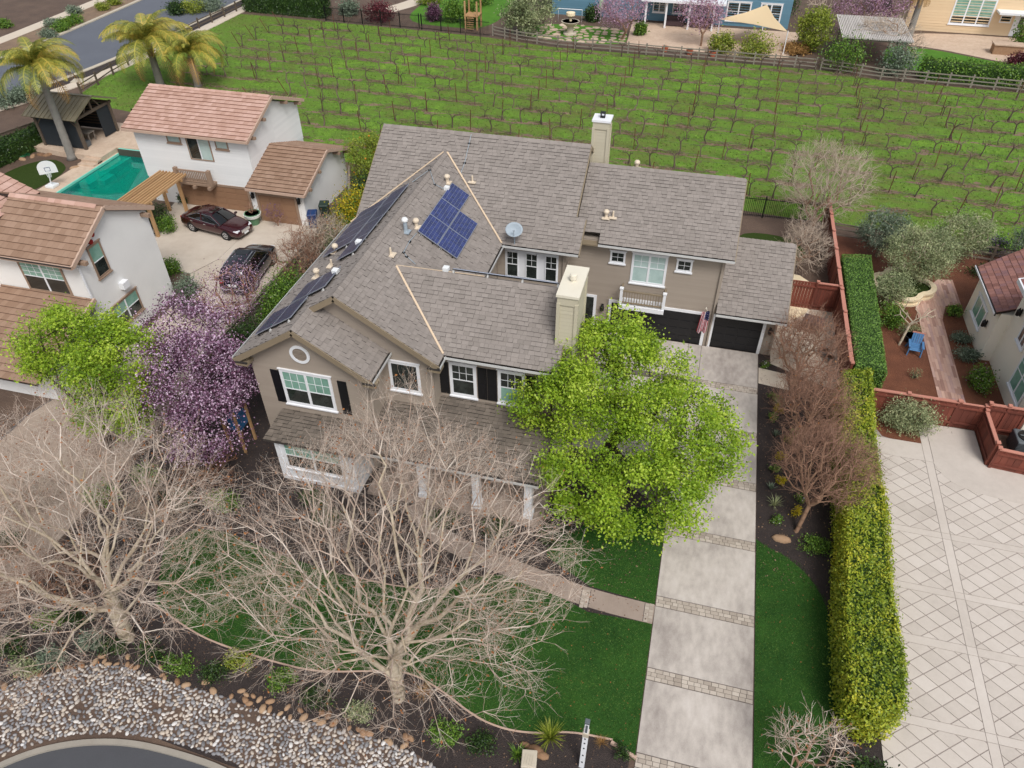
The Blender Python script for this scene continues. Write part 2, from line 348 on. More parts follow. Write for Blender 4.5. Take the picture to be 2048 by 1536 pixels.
M('chrome', [(214, 216, 220)], rough=.15, metal=.9)
M('tyre', [(18, 18, 19)], rough=.85)
M('rim_silver', [(188, 192, 198)], rough=.25, metal=.8)
M('lamp_red', [(170, 12, 18)], rough=.2, coat=.8)
M('lamp_clear', [(220, 222, 226)], rough=.1, coat=.8)
M('flag_red', [(186, 26, 52)], rough=.7, transl=.2)
M('flag_white', [(232, 226, 230)], rough=.7, transl=.2)
M('flag_blue', [(44, 46, 96)], rough=.7, transl=.2)
M('bin_blue', [(24, 56, 104)], rough=.5)
M('bin_green', [(36, 54, 46)], rough=.5)
M('chair_blue', [(66, 112, 158), (88, 134, 178)], rnd=.6, rough=.5)
M('sail', [(232, 210, 170)], rough=.8, transl=.25)
M('umbrella_green', [(160, 196, 156)], rough=.8)
M('hose_green', [(24, 110, 70)], rough=.5)
M('amber', [(196, 116, 30)], rough=.5)
M('play_blue', [(44, 96, 140)], rough=.5)
M('pot_white', [(214, 216, 210)], rough=.5)
M('pot_green', [(88, 128, 96)], rough=.5)
M('bowl_clay', [(206, 160, 116)], rough=.8)
M('furniture_dark', [(60, 46, 50), (84, 66, 68)], noise=[(5, .8)], rough=.8)
M('ac_grey', [(92, 98, 102)], rough=.5)
M('vent_red', [(150, 30, 24)], rough=.7)
def water_material():
    m = bpy.data.materials.new('pool_water'); m.use_nodes = True; MATS['pool_water'] = m
    n = m.node_tree.nodes; l = m.node_tree.links; b = n['Principled BSDF']
    b.inputs['Base Color'].default_value = (*lin((30, 205, 186)), 1); b.inputs['Roughness'].default_value = .02
    b.inputs['Transmission Weight'].default_value = .8; b.inputs['IOR'].default_value = 1.33
    t = n.new('ShaderNodeTexNoise'); t.inputs['Scale'].default_value = 1.5
    k = n.new('ShaderNodeBump'); k.inputs['Strength'].default_value = .08; k.inputs['Distance'].default_value = .05
    l.new(t.outputs[0], k.inputs['Height']); l.new(k.outputs[0], b.inputs['Normal'])
water_material()
M('leaf_vine_grass', [(96, 98, 54), (100, 134, 50), (134, 170, 60)], attr=.8, noise=[(.3, .6)], rough=.8, transl=.2)

M('twig_cane', [(92, 74, 62), (128, 106, 90), (156, 134, 114)], attr=.8, rough=.95)
M('grass_blade', [(38, 68, 24), (60, 100, 34), (86, 126, 46), (126, 140, 68)], attr=.7, noise=[(.5, .7), (.12, .3)], rough=.7, transl=.2, stretch=(.5, 2.4, 1))
M('drive_brown', [(112, 96, 84), (146, 128, 114), (168, 152, 137), (184, 170, 156)], noise=[(.5, 1.1), (3, .5), (30, .2)], attr=.1, bump=(40, .15, .01), rough=.9)
M('litter', [(70, 54, 44), (112, 88, 70), (156, 128, 104)], attr=.9, rough=.95)
M('slat_pale', [(176, 170, 164), (206, 200, 194)], noise=[(2, .6)], rnd=.5, rough=.9)
# ------------------------------------------------------------------ ground, paving, water
def sheet(name, poly, z, mat, label, kind='structure'):
    mb = MB(); mb.sheet(poly, z); return struct(name, mb, mat, label, kind)
def smooth_poly(pts, it=2):
    for _ in range(it):
        q = []
        for i in range(len(pts)):
            a = np.array(pts[i]); b = np.array(pts[(i+1) % len(pts)]); q += [tuple(.75*a+.25*b), tuple(.25*a+.75*b)]
        pts = q
    return pts
def smooth_line(pts, it=2):
    for _ in range(it):
        q = [pts[0]]
        for a, b in zip(pts[:-1], pts[1:]):
            a = np.array(a); b = np.array(b); q += [tuple(.75*a+.25*b), tuple(.25*a+.75*b)]
        pts = q+[pts[-1]]
    return pts
def inside(p, poly):
    x, y = p; c = False; n = len(poly)
    for i in range(n):
        (x1, y1), (x2, y2) = poly[i], poly[(i+1) % n]
        if (y1 > y) != (y2 > y) and x < (x2-x1)*(y-y1)/(y2-y1)+x1: c = not c
    return c
mb = MB()   # a hole is left for the pool
for x0, x1, y0, y1 in ((-500, -45.25, -150, 800), (-38.0, 500, -150, 800), (-45.25, -38.0, -150, 38.55), (-45.25, -38.0, 47.85, 800)): mb.sheet([(x0, y0), (x1, y0), (x1, y1), (x0, y1)], 0)
struct('ground', mb, 'dirt', 'bare brown soil between the gardens and beyond')
# vineyard
VIN = [(-57.2, 57), (-58.6, 66), (-59.2, 76), (-58.6, 87), (-45, 86.3), (-33, 85.6), (-24.6, 84.8), (-17.5, 83.2), (0, 82.6), (11, 82.2), (16, 80.6), (30, 80), (90, 78), (90, 48.4), (30, 48.6), (21, 48.9), (9.4, 49.6), (3, 50.2), (-18, 50.3), (-24, 50.5), (-36, 51.5), (-45, 55)]
sheet('vineyard_grass', VIN, .005, 'vine_grass', 'bright green mown grass under the vine rows')
ROW_Y0, ROW_DY, ROW_N = 53.2, 2.85, 11
def row_y(i, x): return ROW_Y0+i*ROW_DY-.045*(x+10)*(1 if x < 10 else .6)
mb = MB(); rs = random.Random(3)
for i in range(ROW_N):
    x = -51.0
    while x < 60:
        x += rs.uniform(.1, 1.5); y = row_y(i, x)+rs.gauss(0, .2)
        if math.sin(x*.23+i*1.9)+math.sin(x*.61+i*4.1) < -.7 or not inside((x, y), VIN): continue
        a = rs.uniform(.25, 1.0); b = rs.uniform(.08, .3); n = 11; ph = [rs.uniform(.55, 1.25) for _ in range(n)]
        mb.sheet([(x+a*ph[k]*math.cos(2*math.pi*k/n), y+b*ph[k]*math.sin(2*math.pi*k/n)) for k in range(n)], .008+rs.random()*.006)
struct('vine_row_soil', mb, 'bare_soil', 'patches of bare brown soil along the vine rows', 'stuff')
# far street and its verge
near_k = [(-66.5, 50), (-64.2, 55.5), (-61.9, 61), (-60.6, 72.5), (-60.2, 88.1), (-60.5, 110), (-61, 150)]
far_k = [(-74.8, 46), (-73.6, 58), (-72.4, 65.1), (-72.0, 72), (-72.6, 89.6), (-73.2, 110), (-73.6, 150)]
near_k = smooth_line(near_k); far_k = smooth_line(far_k)
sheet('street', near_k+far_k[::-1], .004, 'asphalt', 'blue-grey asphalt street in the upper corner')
def ribbon(mb, line, off0, off1, z0, z1):
    """solid strip beside a polyline, from off0 to off1 to its right"""
    L = [np.array(p) for p in line]; a = []; b = []
    for i, p in enumerate(L):
        d = L[min(i+1, len(L)-1)]-L[max(i-1, 0)]; d = d/np.linalg.norm(d); r = np.array([d[1], -d[0]]); a.append(p+r*off0); b.append(p+r*off1)
    n = len(L); V = [(*p, z) for z in (z0, z1) for q in (a, b) for p in q]
    Fc = []
    for i in range(n-1):
        Fc += [(2*n+i, 3*n+i, 3*n+i+1, 2*n+i+1), (i, i+1, 2*n+i+1, 2*n+i)[::-1], (n+i, n+i+1, 3*n+i+1, 3*n+i)]
    Fc += [(0, n, 3*n, 2*n), (n-1, 2*n-1, 4*n-1, 3*n-1)[::-1]]
    mb.add(V, Fc); return mb
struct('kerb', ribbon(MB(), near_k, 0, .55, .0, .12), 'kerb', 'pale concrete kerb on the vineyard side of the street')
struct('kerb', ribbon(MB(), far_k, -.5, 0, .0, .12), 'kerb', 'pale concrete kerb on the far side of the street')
struct('verge_bed', ribbon(MB(), near_k, .56, 2.0, .0, .06), 'dark_mulch', 'black mulch strip between the kerb and the sidewalk')
struct('sidewalk', ribbon(MB(), near_k, 2.01, 3.4, .0, .08), 'sidewalk', 'pale sidewalk beside the vineyard fence')
struct('sidewalk', ribbon(MB(), far_k, -6.1, -4.3, .0, .08), 'sidewalk', 'pale sidewalk across the street')
struct('verge_bed', ribbon(MB(), far_k, -4.29, -.51, .0, .05), 'bare_soil', 'sandy planting strip across the street')
struct('far_bed', ribbon(MB(), far_k, -30, -6.11, .0, .03), 'dirt', 'brown garden soil across the street')
mb = MB(); mb.obox((-59.6, 61.6, .09), (.9, .25, 0), (-.15, .5, 0), (0, 0, .03)); o = tag(mb.build('utility_cover', 'kerb'), 'pale rectangular utility box lid in the black mulch strip', 'utility cover')
# front garden bed, lawns
sheet('front_bed', [(-23, 8.2), (-22.6, 32), (-17, 32), (-16.8, 20.9), (-11.6, 20.9), (-11.6, 19.3), (-3.9, 19.3), (-3.5, 24), (1.0, 24), (1.0, 8), (-3, 7)], .004, 'dark_mulch', 'dark mulch beds round the front of the tan house')
E1 = GX([(310, 1210), (390, 1268), (460, 1297), (585, 1335), (650, 1345), (760, 1342), (820, 1345), (880, 1378), (950, 1435), (1010, 1460), (1075, 1468), (1140, 1463), (1225, 1480)])
E1 = smooth_line(E1, 2)
LAWN = smooth_line(GX([(330, 1080), (420, 1050), (560, 1110), (690, 1152), (780, 1172), (870, 1182), (960, 1150), (1040, 1150)]), 1)+GX([(1175, 1224)])+[(1.17, 16.02), (1.17, 10.9)]+E1[::-1]
sheet('front_lawn', LAWN, .012, 'lawn_green', 'dark green lawn between the bare trees and the driveway')
sheet('upper_lawn', [(1.17, 16.86), (1.17, 21.0), (.2, 21.6), (-1.6, 20.6), (-3.4, 18.4), (-3.3, 18.0), (-1.35, 17.05)], .012, 'lawn_green', 'small dark lawn under the lime green tree')
mb = MB(); mb.tube([(x, y, .03) for x, y in E1], .035, 6)
struct('lawn_edging', mb, 'fascia_pink', 'curved pinkish edging strip round the front lawn')
mb = MB(); mb.tube([(x, y, .03) for x, y in smooth_line(GX([(690, 1148), (740, 1162), (800, 1174), (870, 1178)]))], .03, 6)
struct('lawn_edging', mb, 'fascia_pink', 'short pinkish edging strip before the porch bed')
mb = MB(); a = G(1222, 1486); b = G(1272, 1518); mb.beam((*a[:2], .06), (*b[:2], .06), .1, .12); struct('lawn_edging', mb, 'fascia_pink', 'straight wooden edging board beside the driveway')
# front walk: slabs and brick bands
wk = MB(); WLK = smooth_line([(1.18, 16.42), (-1.3, 16.5), (-3.5, 16.9), (-5.6, 17.3), (-7.6, 17.75), (-8.9, 18.6), (-9.4, 19.3)], 2)
walk_o = struct('front_walk', ribbon(wk, WLK, -.42, .42, 0, .03), 'walk', 'curved brownish concrete walk to the porch')
ps = []
for x0, x1 in ((.82, 1.15), (-1.62, -1.3)):
    for r in range(2):
        n = 6
        for j in range(n):
            y0 = 16.02+j*.8/n+(.0 if r == 0 else .04); xa = x0+r*(x1-x0)/2; xb = xa+(x1-x0)/2
            T = [np.array(p) for p in ((xa+.008, y0+.008, .036), (xb-.008, y0+.008, .036), (xb-.008, y0+.8/n-.008, .036), (xa+.008, y0+.8/n-.008, .036))]
            ps.append((T, [p-np.array([0, 0, .02]) for p in T], random.random(), True))
spread(ps, 'brick', 'paver', walk_o, 300)
jn = MB()
for x in (.81, -1.29, -1.63): jn.box(x-.012, x+.012, 16.03 if x > 0 else 16.1, 16.84 if x > 0 else 16.9, .01, .0335)
jn.build('joint', 'joint', walk_o)
# driveway: slabs with cobble bands
BANDS = [30.5, 27.12, 23.85, 20.55, 17.03, 14.0, 10.95, 7.7]
DRV = MB(); DRV.sheet([(1.19, 2), (4.86, 2), (4.86, 33.7), (1.19, 33.7)], .008); DRV.sheet([(-3.6, 24.3), (-.6, 22.6), (1.19, 21.6), (1.19, 33.7), (-3.6, 33.7)], .008)
drive = struct('driveway', DRV, 'joint', 'long concrete driveway with cobbled cross bands')
edges = [33.66]+BANDS; slabs = []; cob = []
def rect_piece(x0, x1, y0, y1, z, t, v):
    T = [np.array(p, float) for p in ((x0, y0, z), (x1, y0, z), (x1, y1, z), (x0, y1, z))]
    return (T, [p-np.array([0, 0, t]) for p in T], v, True)
for i in range(len(edges)-1):
    ya = edges[i]-(.0 if i == 0 else .24); yb = edges[i+1]+.24
    if i < 3:
        for x0, x1 in ((1.2, 1.86), (1.88, 4.85)) if i == 0 else ((1.2, 4.85),): slabs.append(rect_piece(x0, x1, yb+.012, ya-.012, .04, .03, random.random()))
        slabs.append(rect_piece(-3.55, 1.18, max(yb, 24.4)+.012, ya-.012, .04, .03, random.random()))
    else: slabs.append(rect_piece(1.2, 4.85, yb+.012, ya-.012, .04, .03, random.random()))
for yb in BANDS:
    xs0, xs1 = (1.2, 4.85)
    for r in range(3):
        y0 = yb-.225+r*.15; x = xs0-(.13 if r % 2 else 0)
        while x < xs1-.05:
            w = random.uniform(.2, .3); a = max(x, xs0); b = min(x+w, xs1)
            if b-a > .06: cob.append(rect_piece(a+.008, b-.008, y0+.008, y0+.142, .038+random.uniform(-.004, .004), .025, random.random()))
            x += w
spread(slabs, 'slab', 'concrete_stained', drive, 300)
spread(cob, 'cobble', 'paver', drive, 300, 'cobble_rest')
sheet('side_path', [(4.9, 31.2), (6.4, 31.0), (6.3, 32.3), (4.9, 32.5)], .012, 'sidewalk', 'small beige concrete pad beside the garage')
sheet('side_yard', [(5.5, 33), (9.0, 31.4), (9.1, 38.7), (5.5, 38.9)], .008, 'sidewalk', 'beige concrete of the side yard inside the red fence')
# right beds and lawn
sheet('side_bed', [(4.88, 6), (4.88, 33.7), (9.0, 33.7), (9.0, 6)], .004, 'dark_mulch', 'dark mulch bed between driveway and hedge')
sheet('side_lawn', smooth_line([(4.9, 5), (4.9, 21.0)], 0)+smooth_line(GX([(1530, 1092), (1575, 1115), (1620, 1155), (1650, 1205), (1668, 1265), (1677, 1340), (1672, 1420), (1655, 1480), (1630, 1536), (1600, 1600)]), 1), .012, 'lawn_green', 'narrow dark green lawn right of the driveway')
sheet('back_lawn', smooth_poly([(3.5, 43.2), (7.2, 43.4), (8.0, 45.2), (6.6, 47.2), (3.2, 47.0)], 2), .012, 'turf', 'small curved lawn behind the garage')
sheet('back_path', smooth_poly(GX([(1500, 600), (1520, 575), (1550, 552), (1590, 545), (1628, 570), (1632, 600), (1600, 640), (1560, 640)]), 1), .014, 'lime_stone', 'curved beige path behind the red gate')
# neighbour's paved court on the right
SP = MB(); SP.sheet([(8.9, 4), (30, 4), (30, 27.7), (14.9, 27.9), (14.9, 30.15), (9.2, 30.15)], .008)
court = struct('stamped_court', SP, 'court_joint', 'pale stamped concrete court of diagonal squares and bands')
bands = []
def add_rect(x0, x1, y0, y1, L=2.6):
    if x1-x0 > y1-y0:
        n = max(1, round((x1-x0)/L)); 
        for i in range(n): bands.append(rect_piece(x0+(x1-x0)*i/n+.008, x0+(x1-x0)*(i+1)/n-.008, y0+.008, y1-.008, .03, .02, random.uniform(.4, 1)))
    else:
        n = max(1, round((y1-y0)/L))
        for i in range(n): bands.append(rect_piece(x0+.008, x1-.008, y0+(y1-y0)*i/n+.008, y0+(y1-y0)*(i+1)/n-.008, .03, .02, random.uniform(.4, 1)))
VX0, VX1 = 12.33, 12.68
HB = [(27.45, 28.6), (22.92, 23.24), (20.0, 20.3), (17.6, 17.95), (14.4, 14.72), (11.2, 11.5)]
for y0, y1 in HB: add_rect(8.95, VX0, y0, y1); add_rect(VX1, 24, y0, y1) if y0 < 27 else None
ys = sorted([4]+[v for b in HB for v in b])
for a, b in zip([4]+[b[1] for b in HB[::-1]], [b[0] for b in HB[::-1]]): add_rect(VX0, VX1, a, b, 5)
for y0, y1 in HB[1:]: add_rect(VX0, VX1, y0, y1)
add_rect(VX0, VX1+.01, 27.45, 30.1)
# smooth apron by the gate
apr = smooth_line(GX([(1861, 915), (1870, 933), (1882, 948), (1910, 971), (1970, 992), (2048, 1010)]), 1)
apr = [(12.7, 27.45), (12.7, 30.1)]+[(14.88, 30.1), (14.88, 27.85), (24, 27.6), (24, 25.6)]+apr[::-1]
T = [np.array([x, y, .036]) for x, y in ccw(apr)]; bands.append((T, [p-np.array([0, 0, .02]) for p in T], .3, True))
cells = [(8.95, VX0, 23.24, 27.45), (8.95, VX0, 20.3, 22.92), (8.95, VX0, 17.95, 20.0), (8.95, VX0, 14.72, 17.6), (8.95, VX0, 11.5, 14.4), (8.95, VX0, 4, 11.2),
         (VX1, 24, 23.24, 27.45), (VX1, 24, 20.3, 22.92), (VX1, 24, 17.95, 20.0), (VX1, 24, 14.72, 17.6), (VX1, 24, 11.5, 14.4), (VX1, 24, 4, 11.2)]
dia = []; S = .8; g = .012
for ci, (x0, x1, y0, y1) in enumerate(cells):
    conv = [(x0+g, y0+g), (x1-g, y0+g), (x1-g, y1-g), (x0+g, y1-g)]
    for i in range(-60, 90):
        for j in range(-90, 60):
            cx, cy = 12+(i+j)*S*.5*1.12, 20+(i-j)*S*.5*.9
            if not (x0-1 < cx < x1+1 and y0-1 < cy < y1+1): continue
            hx, hy = S*.5*1.12*(1-g/.22), S*.5*.9*(1-g/.22)
            q = clip([(cx-hx, cy), (cx, cy-hy), (cx+hx, cy), (cx, cy+hy)], conv)
            if not q or area(q) < .0006: continue
            T = [np.array([a, b, .03]) for a, b in ccw(q)]; dia.append((T, [p-np.array([0, 0, .02]) for p in T], random.random(), True))
def inside_np(X, Y, poly):
    c = np.zeros(len(X), bool); n = len(poly)
    for i in range(n):
        (x1, y1), (x2, y2) = poly[i], poly[(i+1) % n]
        if y1 == y2: continue
        m = ((y1 > Y) != (y2 > Y)) & (X < (x2-x1)*(Y-y1)/(y2-y1)+x1); c ^= m
    return c
def scatter(polys, n, x0, x1, y0, y1, rng, view=False):
    out = np.zeros((0, 2))
    while len(out) < n:
        X = rng.uniform(x0, x1, 60000); Y = rng.uniform(y0, y1, 60000); m = np.zeros(len(X), bool)
        for q in polys: m |= inside_np(X, Y, q)
        if view:
            P = np.stack([X, Y, np.zeros(len(X))-CAM_H], 1); d = P@cF; m &= (np.abs(P@cR/d) < .72) & (np.abs(P@cU/d) < .54)
        out = np.concatenate([out, np.stack([X, Y], 1)[m]])
    return out[:n]
def in_view(t):
    c = np.mean(t[0], axis=0)-np.array([0, 0, CAM_H]); d = c@cF; return abs(c@cR/d) < .70 and abs(c@cU/d) < .53
dia.sort(key=lambda t: (not in_view(t), -area([(p[0], p[1]) for p in t[0]])))
spread(bands, 'band_slab', 'stamped', court, 200)
spread(dia, 'paving_square', 'stamped', court, 300, 'paving_rest', key=lambda t: 0)
# red mulch garden behind the right fence, plank path
sheet('mulch_garden', [(9.0, 30.2), (20, 30.2), (22, 47.6), (9.2, 48.2)], .004, 'red_mulch', 'reddish bark mulch of the garden beside the cream house')
sheet('planter_strip', smooth_poly(GX([(1752, 820), (1752, 868), (1800, 884), (1862, 894), (1890, 880), (1898, 862), (1895, 848)]), 1), .014, 'red_mulch', 'curved red mulch bed at the foot of the red fence')
PATH = [[(13.65, 32.9), (14.9, 32.8), (15.0, 39.5), (13.7, 39.5)], [(13.7, 39.5), (15.0, 39.5), (15.4, 41.0), (15.4, 43.9), (13.7, 41.0)], [(15.4, 41.0), (16.3, 41.4), (16.3, 44.1), (15.4, 43.9)], [(13.65, 30.25), (14.9, 30.2), (14.9, 32.8), (13.65, 32.9)]]
pth = MB()
for q in PATH: pth.sheet(q, .008)
pth_o = struct('plank_path', pth, 'joint', 'path of multi-toned wood-look planks in the mulch garden')
ps = []
for q in PATH: ps += pieces(Plane((0, 0, .01), (0, 1, 0), (-1, 0, 0)), [(y, -x) for x, y in q], .15, .9, .012, .008, .37, .2, 0, False, tail=1.0)
spread(ps, 'plank', 'plank', pth_o, 300, 'plank_rest')
# neighbour's concrete drive on the left
LD = [(-30, 9), (-23.0, 8), (-23.2, 31), (-23.6, 38), (-24.6, 41.6), (-36, 41.4), (-35.2, 37), (-33.6, 34.0), (-29.4, 33.2), (-28.4, 31.5), (-28.6, 24), (-30, 20)]
ld = MB(); ld.sheet(LD, .006); ld = struct('neighbour_drive', ld, 'joint', 'pale concrete drive and court by the white garage')
sl_ = [[(-28.4, 31.5), (-23.25, 31.5), (-23.3, 35.2), (-28.6, 35.2), (-29.4, 33.2)], [(-33.6, 34.0), (-29.45, 33.25), (-28.65, 35.22), (-28.65, 41.5), (-32, 41.45), (-34.9, 36.8)], [(-28.63, 35.23), (-23.35, 35.23), (-23.6, 38), (-24.6, 41.55), (-28.63, 41.5)], [(-34.9, 36.85), (-32.02, 41.42), (-35.9, 41.38)], [(-28.5, 24.1), (-23.2, 24.1), (-23.25, 31.48), (-28.4, 31.48)], [(-29.8, 16.5), (-23.1, 16.5), (-23.2, 24.08), (-28.55, 24.08), (-29.8, 20)], [(-30, 9.1), (-23.05, 8.1), (-23.1, 16.48), (-29.9, 16.48)]]
ps = []
for q in sl_:
    T = [np.array([x, y, .03]) for x, y in ccw(q)]; ps.append((T, [p-np.array([0, 0, .02]) for p in T], random.random(), True))
spread(ps[:5], 'slab', 'concrete', ld, 300); spread(ps[5:], 'slab', 'drive_brown', ld, 300)
# pool and its decks
DK = MB()
DK.prism([(-46.9, 41.0), (-45.3, 41.0), (-45.3, 47.9), (-46.9, 45.0)], 0, .06); DK.prism([(-45.3, 36.2), (-37.6, 36.2), (-37.6, 38.6), (-45.3, 38.6)], 0, .06); DK.prism([(-46.9, 36), (-45.3, 36), (-45.3, 41.0), (-46.9, 41.0)], 0, .06)
deck = struct('pool_deck', DK, 'deck_stone', 'tan stone deck round the turquoise pool')
RD = MB(); RD.prism([(-52.2, 46.5), (-49.4, 46.15), (-45.4, 46.0), (-45.4, 47.95), (-37.6, 48.3), (-37.6, 52.5), (-52.2, 52.5)], 0, .42); struct('raised_deck', RD, 'deck_stone', 'raised stone terrace that carries the cabana')
st = thing('stone_steps', 'two tan stone steps from the pool deck up to the terrace', 'steps', (-46, 45.5, 0))
for k, (y0, z) in enumerate(((45.0, .16), (45.5, .3))):
    mb = MB(); mb.box(-46.9, -45.42, y0, 46.05, 0, z); mb.build('step', 'deck_stone', st)
pb = MB(); pb.box(-45.3, -38.1, 38.6, 47.9, -1.5, -1.4); pb.box(-45.32, -45.2, 38.6, 47.9, -1.4, .05); pb.box(-45.2, -38.1, 47.8, 47.95, -1.4, .4); pb.box(-38.1, -37.95, 38.6, 47.9, -1.4, .05); pb.box(-45.2, -38.1, 38.5, 38.6, -1.4, .05)
struct('pool_basin', pb, 'pool_plaster', 'pale turquoise plaster basin of the swimming pool')
ps_ = MB(); ps_.box(-45.2, -44.2, 42.8, 47.75, -1.4, -.35); ps_.box(-44.2, -43.6, 43.6, 44.9, -1.4, -.55); struct('pool_ledge', ps_, 'pool_plaster', 'shallow sunken ledge along the pool side')
struct('pool_water', MB().box(-45.2, -38.1, 38.6, 47.8, -1.39, -.1), 'pool_water', 'turquoise water of the swimming pool')
struct('pool_wall', MB().box(-45.2, -38.1, 47.7, 47.79, -.09, .41), 'pool_tile', 'dark tiled wall above the far end of the pool')
sheet('putting_green', smooth_poly([(-51.6, 41.8), (-51.2, 44.2), (-49.9, 45.6), (-48.4, 45.2), (-47.1, 44.0), (-47.0, 41.2), (-48, 39), (-51, 39)], 2), .012, 'turf', 'oval of dark artificial turf beside the pool')
# near road, river stones
KB = smooth_line(GX([(-70, 1570), (0, 1526), (89, 1493), (178, 1479), (267, 1481), (356, 1502), (445, 1531), (520, 1575), (570, 1640)]), 2)
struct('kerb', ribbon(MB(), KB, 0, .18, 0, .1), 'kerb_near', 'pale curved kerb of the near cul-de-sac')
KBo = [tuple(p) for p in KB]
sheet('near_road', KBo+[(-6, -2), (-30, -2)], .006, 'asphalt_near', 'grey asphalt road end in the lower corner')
RB_TOP = GX([(-40, 1400), (0, 1380), (59, 1356), (143, 1338), (190, 1329), (252, 1335), (297, 1350), (371, 1374), (445, 1392), (480, 1407), (569, 1436), (652, 1451), (747, 1478), (836, 1510), (880, 1545), (900, 1600)])
RBED = RB_TOP+[(-6.5, 5.5), (-11, 6.0)]+KBo[::-1]
def off_line(line, d):
    out = []
    for i, p in enumerate(line):
        a = np.array(line[max(i-1, 0)]); b = np.array(line[min(i+1, len(line)-1)]); t = (b-a)/np.linalg.norm(b-a); out.append(tuple(np.array(p)+d*np.array([-t[1], t[0]])))
    return out
RBED = RB_TOP+[(-6.5, 5.5), (-11, 6.2)]+off_line(KBo, .24)[::-1]
bed = sheet('river_rock_bed', RBED, .009, 'dirt', 'bed of rounded multicoloured river stones by the kerb')
def stone_mesh(k, s=1.0):
    V = []; Fc = []; r = np.random.default_rng(k); n, m = 7, 4
    ph = r.uniform(0, 6.28); ax = r.uniform(.78, 1.0)
    for i in range(m):
        t = math.pi*(i+.35)/(m+.1)*.72
        for j in range(n):
            a = 2*math.pi*j/n+ph; V.append((math.sin(t)*math.cos(a)*s, math.sin(t)*math.sin(a)*ax*s*.72, (math.cos(t)*.45+.1)*s))
    V.append((0, 0, .57*s)); top = len(V)-1
    for i in range(m-1):
        for j in range(n): Fc.append((i*n+j, (i+1)*n+j, (i+1)*n+(j+1) % n, i*n+(j+1) % n))
    for j in range(n): Fc.append((top, j, (j+1) % n))
    return V, Fc
SM = [stone_mesh(k) for k in range(6)]
xs = [p[0] for p in RBED]; ys_ = [p[1] for p in RBED]; grid = {}; stones = []
def bare(x, y):   # leaf litter shows between the stones
    q = G(0, 0); 
    return math.sin(x*1.1+2)*math.sin(y*2.3+x*.6) > .66
for it in range(60000):
    p = (random.uniform(min(xs), max(xs)), random.uniform(min(ys_), max(ys_)))
    if not inside(p, RBED): continue
    if bare(*p) and random.random() < .9: continue
    r = random.choice((.06, .068, .076, .085, .098)); c = (int(p[0]/.3), int(p[1]/.3)); ok = True
    for i in (-1, 0, 1):
        for j in (-1, 0, 1):
            for (q, rr) in grid.get((c[0]+i, c[1]+j), ()):
                if math.hypot(p[0]-q[0], p[1]-q[1]) < (r+rr)*.74: ok = False
    if ok: grid.setdefault(c, []).append((p, r)); stones.append((p, r))
stones = [s for s in stones if True]
stones.sort(key=lambda s: -s[1]/np.linalg.norm(np.array([s[0][0], s[0][1], -CAM_H])) - (0 if in_view(([np.array([*s[0], 0])],)) else -9))
SMESH = []
for k in range(18):
    V, Fc = SM[k % 6]; me = new_mesh('stone', V, Fc, [(k+.5)/18]*len(Fc), True); me.materials.append(MATS['stone']); SMESH.append(me)
rest = MB()
for i, (p, r) in enumerate(stones):
    a = random.uniform(0, 6.28); s = r*1.12
    if i < 300:
        o = bpy.data.objects.new('stone', random.choice(SMESH)); COL.objects.link(o); o.parent = bed; o.location = (*p, .01); o.rotation_euler.z = a; o.scale = (s, s, s*.9)
    else:
        V, Fc = random.choice(SM); ca, sa = math.cos(a)*s, math.sin(a)*s
        rest.add([(p[0]+x*ca-y*sa, p[1]+x*sa+y*ca, .01+z*s*.9) for x, y, z in V], Fc, random.random())
o = rest.build('stone_field', 'stone', bed, smooth=True); o['kind'] = 'stuff'
bs = sheet('boulder_border', [(p[0], p[1]+.02) for p in RB_TOP[1:-2]]+[(p[0]+.1, p[1]+.55) for p in RB_TOP[1:-2]][::-1], .0105, 'dark_mulch', 'border of brown fieldstones along the river stone bed')
BMESH = []
for k in range(6):
    V, Fc = stone_mesh(20+k); me = new_mesh('fieldstone', V, Fc, [(k+.5)/6]*len(Fc), True); me.materials.append(MATS['boulder']); BMESH.append(me)
for a, b in zip(RB_TOP[1:-3], RB_TOP[2:-2]):
    n = int(math.hypot(b[0]-a[0], b[1]-a[1])/.26)
    for i in range(n):
        for rr in (0, 1):
            if random.random() < (.62 if rr == 0 else .4):
                t = (i+random.random())/n; o = bpy.data.objects.new('fieldstone', random.choice(BMESH)); COL.objects.link(o); o.parent = bs
                o.location = (a[0]+(b[0]-a[0])*t, a[1]+(b[1]-a[1])*t+.1+rr*.26+random.uniform(-.05, .05), .01); s = random.uniform(.11, .19); o.scale = (s, s, s); o.rotation_euler.z = random.uniform(0, 6)
# back gardens beyond the vineyard
sheet('back_bed', [(-58, 87), (-24.6, 85), (-17.5, 83.3), (0, 82.7), (11, 82.3), (16, 80.7), (30, 80.1), (90, 78.1), (90, 140), (-58, 140)], .004, 'dirt', 'brown soil of the back gardens beyond the vineyard')
sheet('back_garden_lawn', smooth_poly([(-36.5, 88.5), (-30, 87.5), (-26, 88), (-25, 96), (-27, 108), (-36, 110), (-37, 98)], 2), .010, 'back_grass', 'green lawn behind the black iron fence')
sheet('back_garden_path', smooth_line([(-39, 92), (-37, 96), (-36, 102), (-35.6, 112)], 2)+smooth_line([(-37, 112), (-38, 102), (-39.6, 96), (-42, 92)], 2), .011, 'sidewalk', 'pale curved path beside the far lawn')
sheet('blue_house_patio', [(-9.5, 86), (4, 84.8), (7.5, 85.5), (9, 95), (-10, 95)], .010, 'deck_stone', 'mottled stone patio behind the blue house')
fl = sheet('flagstone_lawn', smooth_poly([(-21, 85.6), (-9.8, 85.2), (-9.6, 89), (-11, 91.8), (-19, 92.2), (-22.5, 89)], 1), .010, 'back_grass', 'grass with irregular tan flagstones round the fountain')
ps = []; pts = []
